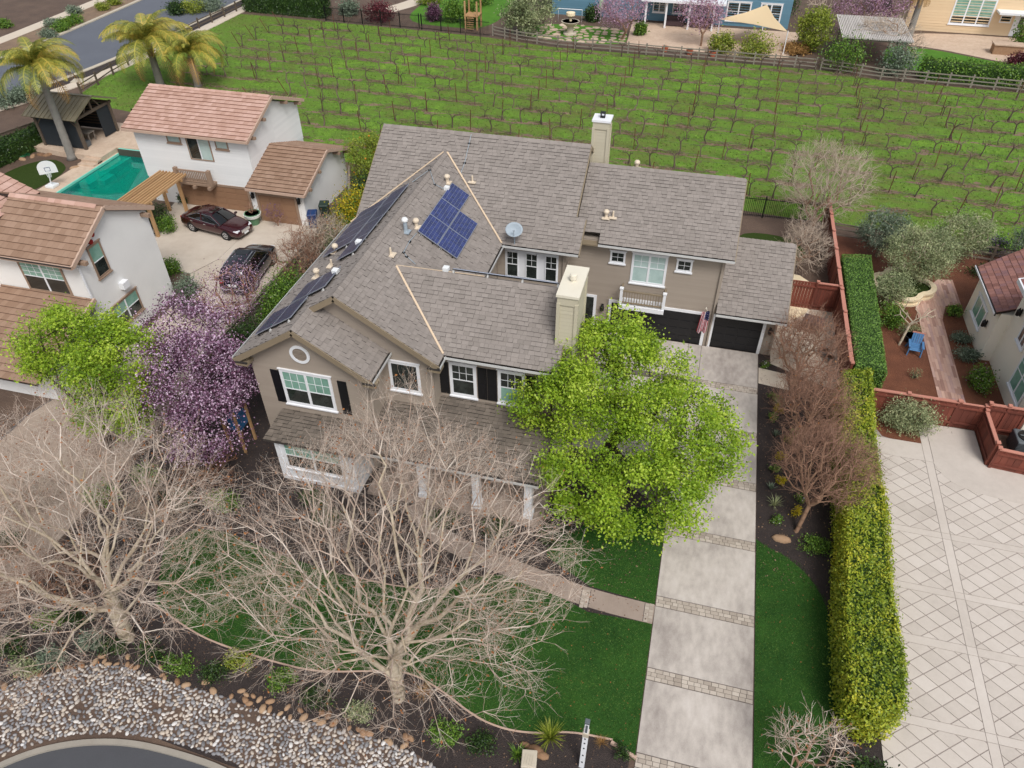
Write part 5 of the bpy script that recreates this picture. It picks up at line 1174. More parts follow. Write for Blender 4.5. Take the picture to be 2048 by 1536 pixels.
g = board_fence('dark red gate with cross rails beside the garage corner', (5.85, 38.78), (7.7, 38.78), 1.75, 'fence_red', 'fence_red', .16, 1.85, .06, name='board_gate', group='red gates', postcap=False)
board_fence('red-brown board fence with feathery shrub growing before it', (9.3, 30.2), (13.72, 30.2), 1.55, 'fence_red', 'fence_red_top', .26, 1.9, .16)
board_fence('red-brown arched gate beside the cream house', (13.8, 30.22), (14.9, 30.22), 1.5, 'fence_red', 'fence_red_top', .22, 1.1, .08, name='board_gate', group='red gates')
board_fence('short red-brown board fence between gate and cream house', (15.0, 30.2), (16.6, 30.2), 1.7, 'fence_red', 'fence_red_top', .2, .8, .14)
board_fence('red-brown board fence returning from the gate towards the court', (14.95, 30.1), (14.95, 27.9), 1.35, 'fence_red', 'fence_red_top', .25, 2.2, .16)
board_fence('low red-brown board fence screening the air conditioner', (15.05, 27.75), (19, 27.4), 1.2, 'fence_red', 'fence_red_top', .25, 2.0, .16)
board_fence('weathered brown board fence along the neighbour drive', (-22.35, 23.5), (-22.35, 42.0), 1.8, 'wood_grey', 'wood_grey', .15, 2.4, .14, postcap=False)
board_fence('weathered grey board fence piece behind the garage shed', (-22.4, 42.1), (-24.3, 46.4), 1.8, 'wood_grey', 'wood_grey', .15, 2.4, .14, postcap=False)
board_fence('dark board fence behind the hedge by the putting green', (-56, 40), (-52.8, 49.5), 1.6, 'wood_dark', 'wood_dark', .16, 2.4, .1, postcap=False)
def iron_fence(label, pts, h=1.5, step=.12):
    t = thing('iron_fence', label, 'fence', (*pts[0], 0), 'black iron fences'); off = np.array([*pts[0], 0])
    mb = MB(); mb.box(-.011, .011, -.011, .011, .05, h); pm = new_mesh('picket', mb.V, mb.F); pm.materials.append(MATS['black_metal'])
    mb = MB(); mb.box(-.04, .04, -.04, .04, 0, h+.1); qm = new_mesh('post', mb.V, mb.F); qm.materials.append(MATS['black_metal'])
    for a, b in zip(pts[:-1], pts[1:]):
        a = np.array([*a, 0.]); b = np.array([*b, 0.]); L = np.linalg.norm(b-a); n = int(L/step)
        for i in range(n):
            o = bpy.data.objects.new('picket', pm); COL.objects.link(o); o.parent = t; o.location = a+(b-a)*(i+.5)/n-off
        for i in range(int(L/2.4)+1):
            o = bpy.data.objects.new('post', qm); COL.objects.link(o); o.parent = t; o.location = a+(b-a)*min(1, i*2.4/L)-off
        for z in (.15, h-.15):
            mb = MB(); mb.beam(a+np.array([0, 0, z]), b+np.array([0, 0, z]), .03, .04); mb.build('rail', 'black_metal', t)
iron_fence('black iron picket fence between the tan house yard and the vineyard', [(2.6, 49.3), (8.9, 49.5)])
iron_fence('black iron picket fence before the far lawn and maroon shrub', [(-45.4, 86.6), (-33.1, 86.0), (-24.8, 85.3)], 1.6, .15)
iron_fence('black iron picket fence behind the cabana', [(-47.2, 52.9), (-37.8, 52.6)], 1.5, .13)
def rail_fence(label, pts, h=1.1, rails=(.3, .65, 1.0), step=2.0, mat='rail_grey', r=.05):
    t = thing('rail_fence', label, 'fence', (*pts[0], 0), 'post and rail fences'); prev = None
    for a, b in zip(pts[:-1], pts[1:]):
        a = np.array([*a, 0.]); b = np.array([*b, 0.]); L = np.linalg.norm(b-a); n = max(1, round(L/step))
        for i in range(n):
            p = a+(b-a)*i/n; q = a+(b-a)*(i+1)/n
            mb = MB(); mb.box(p[0]-.07, p[0]+.07, p[1]-.07, p[1]+.07, 0, h+.08); mb.build('post', mat, t)
            for z in rails:
                mb = MB(); mb.beam(p+np.array([0, -.06, z+random.uniform(-.03, .03)]), q+np.array([0, -.06, z+random.uniform(-.03, .03)]), .04, .1); mb.build('rail', mat, t)
    mb = MB(); p = pts[-1]; mb.box(p[0]-.07, p[0]+.07, p[1]-.07, p[1]+.07, 0, h+.08); mb.build('post', mat, t)
rail_fence('grey post and rail fence between vineyard and blue house garden', [(-24.5, 85.6), (-21.4, 84.4), (-16.6, 83.4), (-7, 82.9), (2, 82.6), (10, 82.4)])
rail_fence('grey post and rail fence along the beige house garden', [(10.5, 82.3), (16, 80.9), (30, 80.2), (40, 79.8)])
rail_fence('dark post and rail fence beside the sidewalk and vineyard', [(-56.9, 58.2), (-57.8, 64), (-58.3, 72), (-58.2, 80), (-57.6, 90), (-57.6, 104)], 1.15, (.45, .95), 2.7, 'wood_dark')
rail_fence('dark post and rail fence at the end of the mulch garden', [(9.3, 47.9), (14, 47.4), (19, 47.0), (24, 46.7)], 1.1, (.2, .6, 1.0), 2.4, 'wood_grey')
# ------------------------------------------------------------------ cabana
CB = thing('cabana', 'timber cabana with grey metal roof and dark mesh screens', 'cabana', (-49.3, 49, .42))
for x in (-51.3, -47.5):
    for y in (47.0, 50.9):
        mb = MB(); mb.box(x-.11, x+.11, y-.11, y+.11, .42, 2.85); mb.build('post', 'wood_dark', CB)
        mb = MB(); sx = 1 if x < -49 else -1; mb.beam((x, y, 2.1), (x+sx*.6, y, 2.75), .09, .09); mb.build('brace', 'wood_dark', CB)
for y in (47.0, 50.9): mb = MB(); mb.box(-51.7, -47.3, y-.09, y+.09, 2.75, 2.95); mb.build('beam', 'wood_dark', CB)
for x in (-51.3, -47.5):
    mb = MB(); mb.box(x-.09, x+.09, 46.7, 51.2, 2.74, 2.93); mb.build('tie_beam', 'wood_dark', CB)
    mb = MB(); mb.box(x-.07, x+.07, 48.87, 49.03, 2.93, 3.9); mb.beam((x, 48.0, 2.9), (x, 48.5, 3.6), .1, .1); mb.beam((x, 49.9, 2.9), (x, 49.4, 3.6), .1, .1); mb.build('king_post', 'wood_dark', CB)
rb = MB(); slab3(rb, [(-51.9, 46.4, 2.98), (-47.0, 46.4, 2.98), (-47.0, 48.95, 4.0), (-51.9, 48.95, 4.0)], .05); slab3(rb, [(-51.9, 48.95, 4.0), (-47.0, 48.95, 4.0), (-47.0, 51.5, 2.98), (-51.9, 51.5, 2.98)], .05)
r = rb.build('roof', 'metal_roof', CB)
for i in range(13):
    x = -51.85+i*4.8/12
    for (y0, y1) in ((46.4, 48.95), (51.5, 48.95)): mb = MB(); mb.beam((x, y0, 3.0), (x, y1, 4.02), .03, .05); mb.build('seam', 'metal_roof', r)
mb = MB(); mb.beam((-51.9, 48.95, 4.03), (-47.0, 48.95, 4.03), .22, .04); mb.build('ridge_cap', 'metal_roof', r)
for nm, a in (('front', (-51.2, -47.6, 46.98, 47.0)), ('rear', (-51.2, -47.6, 50.9, 50.92)), ('side', (-51.32, -51.3, 47.1, 50.8))):
    mb = MB(); mb.box(a[0], a[1], a[2], a[3], .5, 2.7); mb.build('mesh_screen', 'shade_mesh', CB)
mb = MB(); mb.box(-47.52, -47.5, 49.4, 50.8, .5, 2.7); mb.build('mesh_screen', 'shade_mesh', CB)
for i in range(8):
    mb = MB(); z = .9+i*.24; mb.box(-51.2, -48.6, 50.82, 50.86, z, z+.12); mb.build('slat', 'wood_dark', CB)
t = thing('outdoor_table', 'pale table inside the cabana', 'table', (-48.8, 48.6, .42)); mb = MB(); mb.box(-49.5, -48.0, 48.2, 49.0, 1.12, 1.18); mb.build('top', 'rail_grey', t)
for x in (-49.4, -48.1):
    for y in (48.28, 48.92): mb = MB(); mb.box(x-.04, x+.04, y-.04, y+.04, .42, 1.12); mb.build('leg', 'rail_grey', t)
t = thing('outdoor_chair', 'grey cushioned chair at the cabana opening', 'chair', (-47.9, 47.6, .42)); mb = MB(); mb.box(-48.3, -47.7, 47.3, 47.9, .42, .82); mb.build('seat', 'ac_grey', t); mb = MB(); mb.box(-48.4, -48.28, 47.3, 47.9, .42, 1.25); mb.build('backrest', 'ac_grey', t)
# pergola
PG = thing('pergola', 'tan wooden pergola of long slats beside the white garage', 'pergola', (-34.8, 38.5, 0))
for x in (-35.5, -34.1):
    for y in (36.8, 40.2): mb = MB(); mb.box(x-.09, x+.09, y-.09, y+.09, 0, 2.45); mb.build('post', 'wood_tan', PG)
for y in (36.8, 38.5, 40.2): mb = MB(); mb.box(-35.9, -33.7, y-.05, y+.05, 2.42, 2.58); mb.build('beam', 'wood_tan', PG)
for i in range(9): x = -35.8+i*2.0/8; mb = MB(); mb.box(x-.045, x+.045, 36.0, 40.9, 2.58, 2.72); mb.build('slat', 'wood_tan', PG)
mb = MB(); mb.box(-35.4, -34.2, 36.75, 36.8, .1, 1.4); g = thing('iron_gate', 'black iron gate under the pergola', 'gate', (-34.8, 36.8, 0))
for i in range(11): x = -35.4+i*.12; mb = MB(); mb.box(x-.012, x+.012, 36.7, 36.73, .1, 1.5); mb.build('picket', 'black_metal', g)
for z in (.25, 1.3): mb = MB(); mb.box(-35.4, -34.2, 36.69, 36.74, z, z+.05); mb.build('rail', 'black_metal', g)
# ------------------------------------------------------------------ plants
def sample_blobs(blobs, n, rng, shell=0.0, zmin=.3):
    w = np.array([b[3]*b[4]*b[5] for b in blobs]); w = w/w.sum(); out = []
    while len(out) < n:
        b = blobs[rng.choice(len(blobs), p=w)]; d = rng.normal(size=3); d /= np.linalg.norm(d); r = rng.random()**(1/3)
        r = r*(1-shell)+shell*(.75+.25*rng.random())
        p = np.array(b[:3])+d*r*np.array(b[3:6])
        if p[2] > zmin: out.append(p)
    return np.array(out)
def grow(base, pts, trunk_top, lam=.35, seg=.7, jit=.07, rng=None):
    """joins the points to a trunk: each takes the node that keeps the way to the root short"""
    base = np.array(base, float); tt = np.array(trunk_top, float); n0 = 5
    N = [base+(tt-base)*i/(n0-1) for i in range(n0)]; Pn = [-1]+list(range(n0-1)); L = [np.linalg.norm(p-base)*.6 for p in N]
    order = np.argsort(np.linalg.norm(pts-tt, axis=1)); cap = len(pts)*6+50
    A = np.zeros((cap, 3)); B = np.zeros(cap); m = 0
    for p, l in zip(N, L): A[m] = p; B[m] = l; m += 1
    par = list(Pn)
    for i in order:
        p = pts[i]; d = np.linalg.norm(A[1:m]-p, axis=1); c = d+lam*B[1:m]+np.where(A[1:m, 2] > p[2]+.4, .25*(A[1:m, 2]-p[2]), 0); j = int(np.argmin(c))+1; dd = d[j-1]
        k = max(1, int(dd/seg)); a = A[j].copy(); prev = j; off = np.zeros(3)
        for q in range(1, k+1):
            t = q/k; x = a+(p-a)*t; 
            if q < k: x = x+rng.normal(size=3)*jit*min(1, dd)+np.array([0, 0, .10*dd*math.sin(math.pi*t)*.5])
            A[m] = x; B[m] = B[prev]+np.linalg.norm(x-A[prev]); par.append(prev); prev = m; m += 1
            if m >= cap-2: break
        if m >= cap-2: break
    return A[:m].copy(), np.array(par[:m])
def radii(P, par, tip, e, R):
    n = len(P); s = np.zeros(n); hasc = np.zeros(n, bool); hasc[par[1:]] = True
    s[~hasc] = 1.0
    for i in range(n-1, 0, -1): s[par[i]] += s[i]
    r = tip*s**(1/e); f = R/r[0]
    if f > 1: r = tip*(r/tip)**(1+math.log(f)/max(.1, math.log(r[0]/tip)))
    else: r = np.minimum(r, R)
    return r, ~hasc
def frusta(A, Bp, ra, rb, k):
    """k-sided tubes from points A to B"""
    n = len(A); d = Bp-A; L = np.linalg.norm(d, axis=1, keepdims=True)+1e-9; d = d/L
    ref = np.where(np.abs(d[:, 2:3]) < .9, np.array([[0, 0, 1.]]), np.array([[1., 0, 0]])); a = np.cross(d, ref); a /= np.linalg.norm(a, axis=1, keepdims=True); b = np.cross(d, a)
    A = A-d*ra[:, None]*.25; Bp = Bp+d*rb[:, None]*.25
    t = np.arange(k)*2*math.pi/k; c = np.cos(t)[None, :, None]; s = np.sin(t)[None, :, None]
    ring = c*a[:, None, :]+s*b[:, None, :]
    V = np.concatenate([A[:, None, :]+ring*ra[:, None, None], Bp[:, None, :]+ring*rb[:, None, None]], axis=1).reshape(-1, 3)
    j = np.arange(k); f = np.stack([j, (j+1) % k, k+(j+1) % k, k+j], axis=1); Fc = (np.arange(n)[:, None, None]*2*k+f[None]).reshape(-1, 4)
    return V, Fc
def build_wood(name, mat, parent, P, par, r, sel, k, v=None):
    idx = np.array([i for i in range(1, len(P)) if sel[i]])
    if len(idx) == 0: return None
    ra = np.minimum(r[par[idx]], r[idx]*1.35); V, Fc = frusta(P[par[idx]], P[idx], ra, r[idx], k)
    V = V-np.array(root_of(parent).location); vv = RNG.random(len(idx)).repeat(k)
    return link(name, new_mesh(name, V, Fc, vv, True), mat, parent)
def twigs(P, par, tips, rng, per, length, spread=.9, gen=2, up=.15):
    """short forked shoots at the given nodes"""
    A = []; Bq = []; ra = []
    S = P[tips]; D = P[tips]-P[par[tips]]; D = D/(np.linalg.norm(D, axis=1, keepdims=True)+1e-9)
    lev = 0; S = np.repeat(S, per, 0); D = np.repeat(D, per, 0); l = length
    segs = []
    for g in range(gen):
        d = D+rng.normal(size=D.shape)*spread*.6+np.array([0, 0, up]); d /= np.linalg.norm(d, axis=1, keepdims=True)
        E = S+d*(l*rng.uniform(.5, 1.2, (len(S), 1))); segs.append((S, E, g)); 
        S2 = S+(E-S)*rng.uniform(.5, 1, (len(S), 1)); S = np.concatenate([E, S2]); D = np.concatenate([d, d]); l *= .62
    return segs
def leaf_mesh(C, size, rng, aspect=.6, up=.3, out=None):
    n = len(C); nrm = rng.normal(size=(n, 3))+np.array([0, 0, up])*2
    if out is not None: nrm += out*1.2
    nrm /= np.linalg.norm(nrm, axis=1, keepdims=True); ref = rng.normal(size=(n, 3)); a = np.cross(nrm, ref); a /= np.linalg.norm(a, axis=1, keepdims=True); b = np.cross(nrm, a)
    s = size*rng.uniform(.6, 1.3, (n, 1)); 
    V = np.stack([C-a*s*.5, C+b*s*.5*aspect+nrm*s*.08, C+a*s*.5, C-b*s*.5*aspect+nrm*s*.08], axis=1).reshape(-1, 3)
    return V, np.arange(4*n).reshape(n, 4)
def build_leaves(name, mat, parent, C, size, rng, aspect=.6, v=None, up=.3, out=None):
    V, Fc = leaf_mesh(C, size, rng, aspect, up, out); V = V-np.array(root_of(parent).location)
    o = link(name, new_mesh(name, V, Fc, rng.random(len(C)) if v is None else v), mat, parent); o['kind'] = 'stuff'; return o
def bare_tree(label, base, blobs, n, top, R, seed, bark='bark_pale', twig='twig_pale', tip=.012, per=3, tl=.55, gen=2, lam=.35, e=2.3, dry=0, cat='tree', name='bare_tree', group=None, thr=.035, shell=.1, tw=.007, seg=.7, jit=.07, petals=None, zmin=.6):
    rng = np.random.default_rng(seed); t = thing(name, label, cat, (base[0], base[1], 0), group)
    pts = sample_blobs(blobs, n, rng, shell, zmin); P, par = grow((base[0], base[1], -.05), pts, top, lam, seg, jit, rng); r, tips = radii(P, par, tip, e, R)
    build_wood('trunk', bark, t, P, par, r, r >= thr, 7); o = build_wood('branches', twig, t, P, par, r, r < thr, 4)
    if o: o['kind'] = 'stuff'
    src = np.where(r < thr*1.2)[0]; src = src[src > 5]; src = rng.choice(src, min(len(src), int(len(src)*.9)), replace=False)
    segs = twigs(P, par, src, rng, per, tl, gen=gen); A = np.concatenate([s[0] for s in segs]); Bq = np.concatenate([s[1] for s in segs]); rr = np.concatenate([np.full(len(s[0]), tw*(1-.3*s[2])) for s in segs])
    V, Fc = frusta(A, Bq, rr, rr*.55, 3); o = link('crown', new_mesh('crown', V-np.array([base[0], base[1], 0]), Fc, rng.random(len(A)).repeat(3)), twig, t); o['kind'] = 'stuff'
    if dry: C = Bq[rng.choice(len(Bq), dry)]; build_leaves('dry_leaves', 'dry_leaf', t, C, .09, rng)
    if petals: C = Bq[rng.choice(len(Bq), petals[1])]+rng.normal(size=(petals[1], 3))*.04; build_leaves('blossom', petals[0], t, C, petals[2], rng, .8)
    return t
def leafy_tree(label, base, blobs, n, top, R, seed, leaf, nl, size, sigma=.35, bark='bark_dark', cat='tree', name='leafy_tree', group=None, extra=None, lam=.3, shell=.35, aspect=.65, fruit=0, zmin=.5, up=.3):
    rng = np.random.default_rng(seed); t = thing(name, label, cat, (base[0], base[1], 0), group)
    pts = sample_blobs(blobs, n, rng, shell, zmin); P, par = grow((base[0], base[1], -.05), pts, top, lam, .6, .06, rng); r, tips = radii(P, par, .014, 2.2, R)
    build_wood('trunk', bark, t, P, par, r, r > 0, 6)
    ci = rng.integers(0, len(pts), nl); ctr = pts[ci]; wsz = rng.uniform(.6, 1.3, len(pts))
    C = ctr+rng.normal(size=(nl, 3))*sigma*np.array([1, 1, .7]); keep = C[:, 2] > .1; C = C[keep]; ci = ci[keep]
    cv = rng.random(len(pts)); 
    v = .5*cv[ci]+.5*rng.random(len(C)); build_leaves('crown', leaf, t, C, size, rng, aspect, v, up)
    if extra: m = extra[1]; C2 = pts[rng.integers(0, len(pts), m)]+rng.normal(size=(m, 3))*sigma*1.1*np.array([1, 1, .7]); build_leaves('blossom', extra[0], t, C2, extra[2], rng, .8)
    for k in range(fruit):
        p = pts[rng.integers(0, len(pts))]+rng.normal(size=3)*.3; mb = MB(); mb.lathe((p[0], p[1], p[2]), [(.02, -.06), (.06, -.03), (.06, .03), (.02, .06)], 7); mb.build('orange', 'orange_fruit', t, smooth=True)
    return t
def shrub(label, p, rx, ry, h, leaf, nl, size, seed, cat='shrub', name='shrub', group=None, extra=None, aspect=.6, shell=.6, z0=.05, up=.3, sig=.1):
    rng = np.random.default_rng(seed); t = thing(name, label, cat, (p[0], p[1], 0), group)
    mb = MB(); 
    for k in range(5):
        a = rng.uniform(0, 6.28); mb.tube([(p[0], p[1], 0), (p[0]+.3*rx*math.cos(a), p[1]+.3*ry*math.sin(a), h*.4), (p[0]+.6*rx*math.cos(a), p[1]+.6*ry*math.sin(a), h*.75)], [.03, .02, .008], 5)
    mb.build('stem', 'bark_dark', t)
    k = max(8, int(nl/60)); cl = sample_blobs([(p[0], p[1], z0+h*.45, rx*.82, ry*.82, h*.48)], k, rng, shell, .05)
    C = cl[rng.integers(0, k, nl)]+rng.normal(size=(nl, 3))*np.array([rx, ry, h*.8])*(.13+sig); C = C[C[:, 2] > .02]
    build_leaves('foliage', leaf, t, C, size, rng, aspect, None, up)
    if extra: C = cl[rng.integers(0, k, extra[1])]+rng.normal(size=(extra[1], 3))*np.array([rx, ry, h*.8])*.22+np.array([0, 0, .06*h]); build_leaves('blossom', extra[0], t, C, extra[2], rng, .9)
    return t
def hedge(label, poly, h, leaf, nl, size, seed, bumpy=.08, z0=.0, round_=.25, group='clipped hedges', name='hedge'):
    rng = np.random.default_rng(seed); poly = ccw(poly); c = np.mean(poly, axis=0); t = thing(name, label, 'hedge', (c[0], c[1], 0), group)
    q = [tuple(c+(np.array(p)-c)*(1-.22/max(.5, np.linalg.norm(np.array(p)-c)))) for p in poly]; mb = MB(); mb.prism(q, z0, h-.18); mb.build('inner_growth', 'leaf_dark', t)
    n = len(poly); E = [(np.array(poly[i]), np.array(poly[(i+1) % n])) for i in range(n)]; per = [np.linalg.norm(b-a)*h for a, b in E]; ta = area(poly); tot = sum(per)+ta; C = []; O = []
    xs = [p[0] for p in poly]; ys = [p[1] for p in poly]; k = int(nl*ta/tot)
    while len(C) < k:
        p = (rng.uniform(min(xs), max(xs)), rng.uniform(min(ys), max(ys)))
        if not inside(p, poly): continue
        d = min(abs(np.cross(b-a, np.array(p)-a))/np.linalg.norm(b-a) for a, b in E); dz = -.5*max(0, round_-d)**2/round_
        C.append((p[0], p[1], h+dz+rng.normal()*bumpy*.6+bumpy*math.sin(p[0]*3.1+p[1]*1.7)*math.sin(p[1]*2.3))); O.append((0, 0, 1))
    for (a, b), w in zip(E, per):
        m = int(nl*w/tot); tt = rng.random(m); zz = z0+(h-z0)*rng.random(m); d = (b-a)/np.linalg.norm(b-a); nn = np.array([d[1], -d[0]])
        for t_, z in zip(tt, zz): p = a+(b-a)*t_+nn*(rng.normal()*bumpy*.7-.02-round_*.4*max(0, (z-h+round_)/round_)**2); C.append((p[0], p[1], z)); O.append((nn[0], nn[1], .2))
    build_leaves('foliage', leaf, t, np.array(C), size, rng, .55, None, 0, np.array(O)); return t
def blades(label, p, n, L, w, mat, seed, cat='plant', name='strappy_plant', group=None, droop=.6, spread=1.0, flower=None, vm=(0, 1)):
    """rosette of arching strap leaves"""
    rng = np.random.default_rng(seed); t = thing(name, label, cat, (p[0], p[1], 0), group); V = []; Fc = []; v = []
    for i in range(n):
        a = rng.uniform(0, 2*math.pi); tilt = rng.uniform(.15, 1.0)*spread; l = L*rng.uniform(.7, 1.15); d = np.array([math.cos(a), math.sin(a), 0]); s = np.array([-d[1], d[0], 0]); m = 5; o = len(V)
        for j in range(m):
            q = j/(m-1); ang = math.pi/2-tilt*(.5+droop*q*1.2); r_ = l*q
            c = np.array([p[0], p[1], 0])+d*(r_*math.cos(ang)+.03)+np.array([0, 0, max(.01, r_*math.sin(ang))]); ww = w*(1-q)**.6*(.6+.8*q if q < .5 else 1)+.001; V += [c-s*ww/2, c+s*ww/2]
        for j in range(m-1): Fc.append((o+2*j, o+2*j+1, o+2*j+3, o+2*j+2)); v.append(rng.uniform(*vm))
    mb = MB(); mb.V = [tuple(x) for x in V]; mb.F = Fc; mb.v = v; o = mb.build('leaves', mat, t); o['kind'] = 'stuff'; return t
def at(px, py, z=0.): return tuple(G(px, py, z))
# ---- the big bare trees
bare_tree('big pale bare tree spreading before the porch', (-7.0, 11.0), [(-7.2, 13.0, 5.7, 6.1, 4.7, 2.8), (-7.0, 11.9, 4.1, 5.6, 4.4, 1.6), (-8.5, 16.6, 7.0, 1.7, 1.9, 2.1), (-7.6, 16.0, 5.6, 4.6, 1.8, 1.8)], 980, (-7.05, 11.15, 1.1), .25, 11, per=5, tl=.66, gen=3, dry=1800, lam=.6, tip=.0095, thr=.026, shell=.35, zmin=2.0, group='big bare trees', jit=.14, seg=.6, tw=.0055, e=2.4)
bare_tree('big pale bare tree at the left before the neighbour drive', (-17.5, 10.6), [(-18.6, 11.6, 5.8, 5.6, 4.6, 3.0), (-17.5, 10.8, 4.2, 5.2, 4.6, 1.8)], 820, (-17.65, 10.9, 1.6), .27, 12, per=5, tl=.66, gen=3, dry=1300, lam=.6, tip=.0095, thr=.026, shell=.35, zmin=2.0, group='big bare trees', jit=.14, seg=.6, tw=.0055, e=2.4)
# ---- leafy trees
leafy_tree('bright lime green tree between porch and driveway', (-1.9, 22.9), [(-1.9, 23.6, 5.4, 3.2, 2.8, 1.9), (1.0, 22.1, 4.1, 2.7, 2.8, 1.6), (-3.9, 22.6, 4.5, 2.1, 2.1, 1.5), (0.0, 19.4, 3.5, 2.7, 2.2, 1.4), (-1.9, 25.2, 6.0, 1.8, 1.4, 1.3), (-2.4, 19.6, 3.2, 1.8, 1.6, 1.1)], 270, (-1.7, 22.9, 2.0), .28, 21, 'leaf_lime', 64000, .12, .28, group='leafy trees', shell=.5, up=.7)
leafy_tree('yellow-green leafy tree beside the white house porch', (-24.6, 19.0), [(-25.2, 20.2, 5.2, 2.4, 2.2, 1.6), (-23.0, 19.8, 4.8, 2.0, 2.2, 1.5), (-22.6, 18.4, 3.4, 1.8, 1.6, 1.2), (-26.6, 20.8, 4.7, 1.6, 1.6, 1.2)], 190, (-24.3, 19.2, 1.8), .2, 22, 'leaf_lime', 34000, .115, .27, group='leafy trees', shell=.6, up=.7)
leafy_tree('purple plum tree in blossom at the corner of the tan house', (-19.8, 19.8), [(-19.6, 20.4, 4.2, 2.4, 2.6, 2.2), (-20.9, 22.4, 4.8, 2.1, 2.3, 1.8), (-18.3, 18.6, 3.2, 1.7, 1.9, 1.5), (-18.4, 20.6, 3.9, 1.4, 1.8, 1.6)], 260, (-19.8, 19.9, 1.0), .18, 23, 'leaf_plum', 17000, .10, .27, extra=('petal_pink', 14000, .085), group='blossoming plums', shell=.5)
leafy_tree('thin young plum tree budding beside the black car', (-23.3, 28.6), [(-23.0, 28.2, 2.8, 1.5, 2.6, 1.6)], 260, (-23.2, 28.6, .8), .07, 24, 'leaf_plum', 2200, .08, .3, 'twig_red', extra=('petal_pink', 3200, .06), group='blossoming plums', shell=.5)
leafy_tree('orange tree with yellow-green top behind the tan house corner', (-23.0, 47.3), [(-23.0, 47.0, 2.3, 1.5, 1.5, 1.9)], 90, (-23, 47.2, .9), .1, 25, 'leaf_yellow_green', 6500, .13, .3, group='leafy trees', fruit=14)
shrub('dark evergreen shrub below the orange tree', (-22.6, 44.6), 1.0, 1.5, 1.9, 'leaf_dark', 4000, .12, 26)
shrub('bright yellow flowering shrub beside the rear corner', (-21.4, 40.6), 1.4, 2.1, 2.7, 'leaf_mid', 4200, .12, 27, extra=('petal_yellow', 4200, .11))
shrub('dark green shrub along the side fence', (-21.4, 30.6), 1.1, 2.4, 2.4, 'leaf_mid', 6500, .12, 28)
shrub('dark green shrub behind the low left solar array', (-21.3, 26.4), 1.0, 2.0, 2.3, 'leaf_dark', 5500, .12, 29)
shrub('olive green shrub between the bare shrub and the yellow one', (-21.3, 37.6), 1.0, 1.4, 2.1, 'leaf_olive', 3200, .11, 431)
bare_tree('tall bare pinkish shrub overhanging the side fence', (-21.7, 33.4), [(-21.8, 33.6, 2.2, 1.2, 2.2, 1.2)], 240, (-21.7, 33.4, .6), .07, 432, 'bark_tan', 'twig_red', per=4, tl=.4, name='bare_shrub', cat='shrub', thr=.02, dry=120)
bare_tree('tangled bare brown shrub along the side fence', (-20.9, 35.2), [(-21.3, 35.6, 2.1, 1.3, 2.4, 1.3)], 260, (-20.9, 35.2, .4), .07, 30, 'bark_tan', 'twig_grey', per=4, tl=.4, name='bare_shrub', cat='shrub', dry=200, thr=.02)
bare_tree('bare arching shrub beside the black car', (-22.9, 36.4), [(-23.2, 36.4, 1.8, 1.0, 1.6, 1.2)], 90, (-22.9, 36.4, .4), .06, 31, 'bark_tan', 'twig_red', per=2, tl=.4, name='bare_shrub', cat='shrub', thr=.02)
bare_tree('large wispy bare tree at the vineyard edge', (8.2, 48.1), [(8.3, 48.9, 3.3, 2.9, 2.4, 2.3)], 520, (8.2, 48.2, .7), .16, 32, 'bark_tan', 'twig_grey', per=4, tl=.6, lam=.5, thr=.03, tw=.008, tip=.011)
bare_tree('low wispy bare shrub inside the red fence', (7.2, 43.2), [(7.3, 43.0, 1.5, 1.4, 1.9, 1.2)], 220, (7.2, 43.2, .3), .06, 33, 'bark_tan', 'twig_grey', per=4, tl=.45, name='bare_shrub', cat='shrub', thr=.02)
bare_tree('wispy bare shrub below the vineyard fence corner', (7.6, 46.4), [(7.6, 46.3, 1.2, 1.2, 1.0, 1.0)], 120, (7.6, 46.4, .3), .05, 34, 'bark_tan', 'twig_grey', per=4, tl=.4, name='bare_shrub', cat='shrub', thr=.02)
# ---- bare ornamental trees of the side bed
bare_tree('bare ornamental tree leaning over the side bed with pale trunk', (6.5, 21.8), [(7.1, 23.4, 2.5, 1.9, 1.9, 1.3)], 460, (6.75, 22.3, 1.2), .09, 35, 'bark_tan', 'twig_red', per=4, tl=.5, gen=3, lam=.4, thr=.02, tw=.0065, group='bare ornamental trees')
bare_tree('bare ornamental tree in the middle of the side bed', (6.7, 26.6), [(6.8, 27.4, 2.5, 1.6, 2.0, 1.4)], 460, (6.7, 26.8, 1.0), .09, 36, 'bark_tan', 'twig_red', per=4, tl=.5, gen=3, lam=.4, thr=.02, tw=.0065, group='bare ornamental trees', dry=150)
bare_tree('bare ornamental tree beside the garage corner and side yard', (6.6, 31.4), [(6.9, 31.8, 2.3, 1.7, 2.1, 1.5), (6.4, 33.6, 1.4, 1.3, 1.6, 1.0)], 460, (6.6, 31.5, .8), .09, 37, 'bark_tan', 'twig_red', per=4, tl=.5, gen=3, lam=.4, thr=.02, tw=.0065, group='bare ornamental trees', dry=300)
bare_tree('small bare tree hung with dry leaves at the lower right', (6.2, 11.9), [(6.3, 12.2, 1.4, 1.1, .9, .9)], 110, (6.2, 11.9, .5), .05, 38, 'bark_tan', 'twig_pale', per=3, tl=.4, thr=.02, dry=80)
bare_tree('pollarded pale bare tree by the blue chair', (12.3, 36.4), [(12.6, 37.2, 1.7, 1.2, 1.0, .7)], 34, (12.5, 36.7, 1.2), .07, 39, 'bark_pale', 'bark_pale', per=1, tl=.2, gen=1, thr=.012, tip=.02, seg=.35)
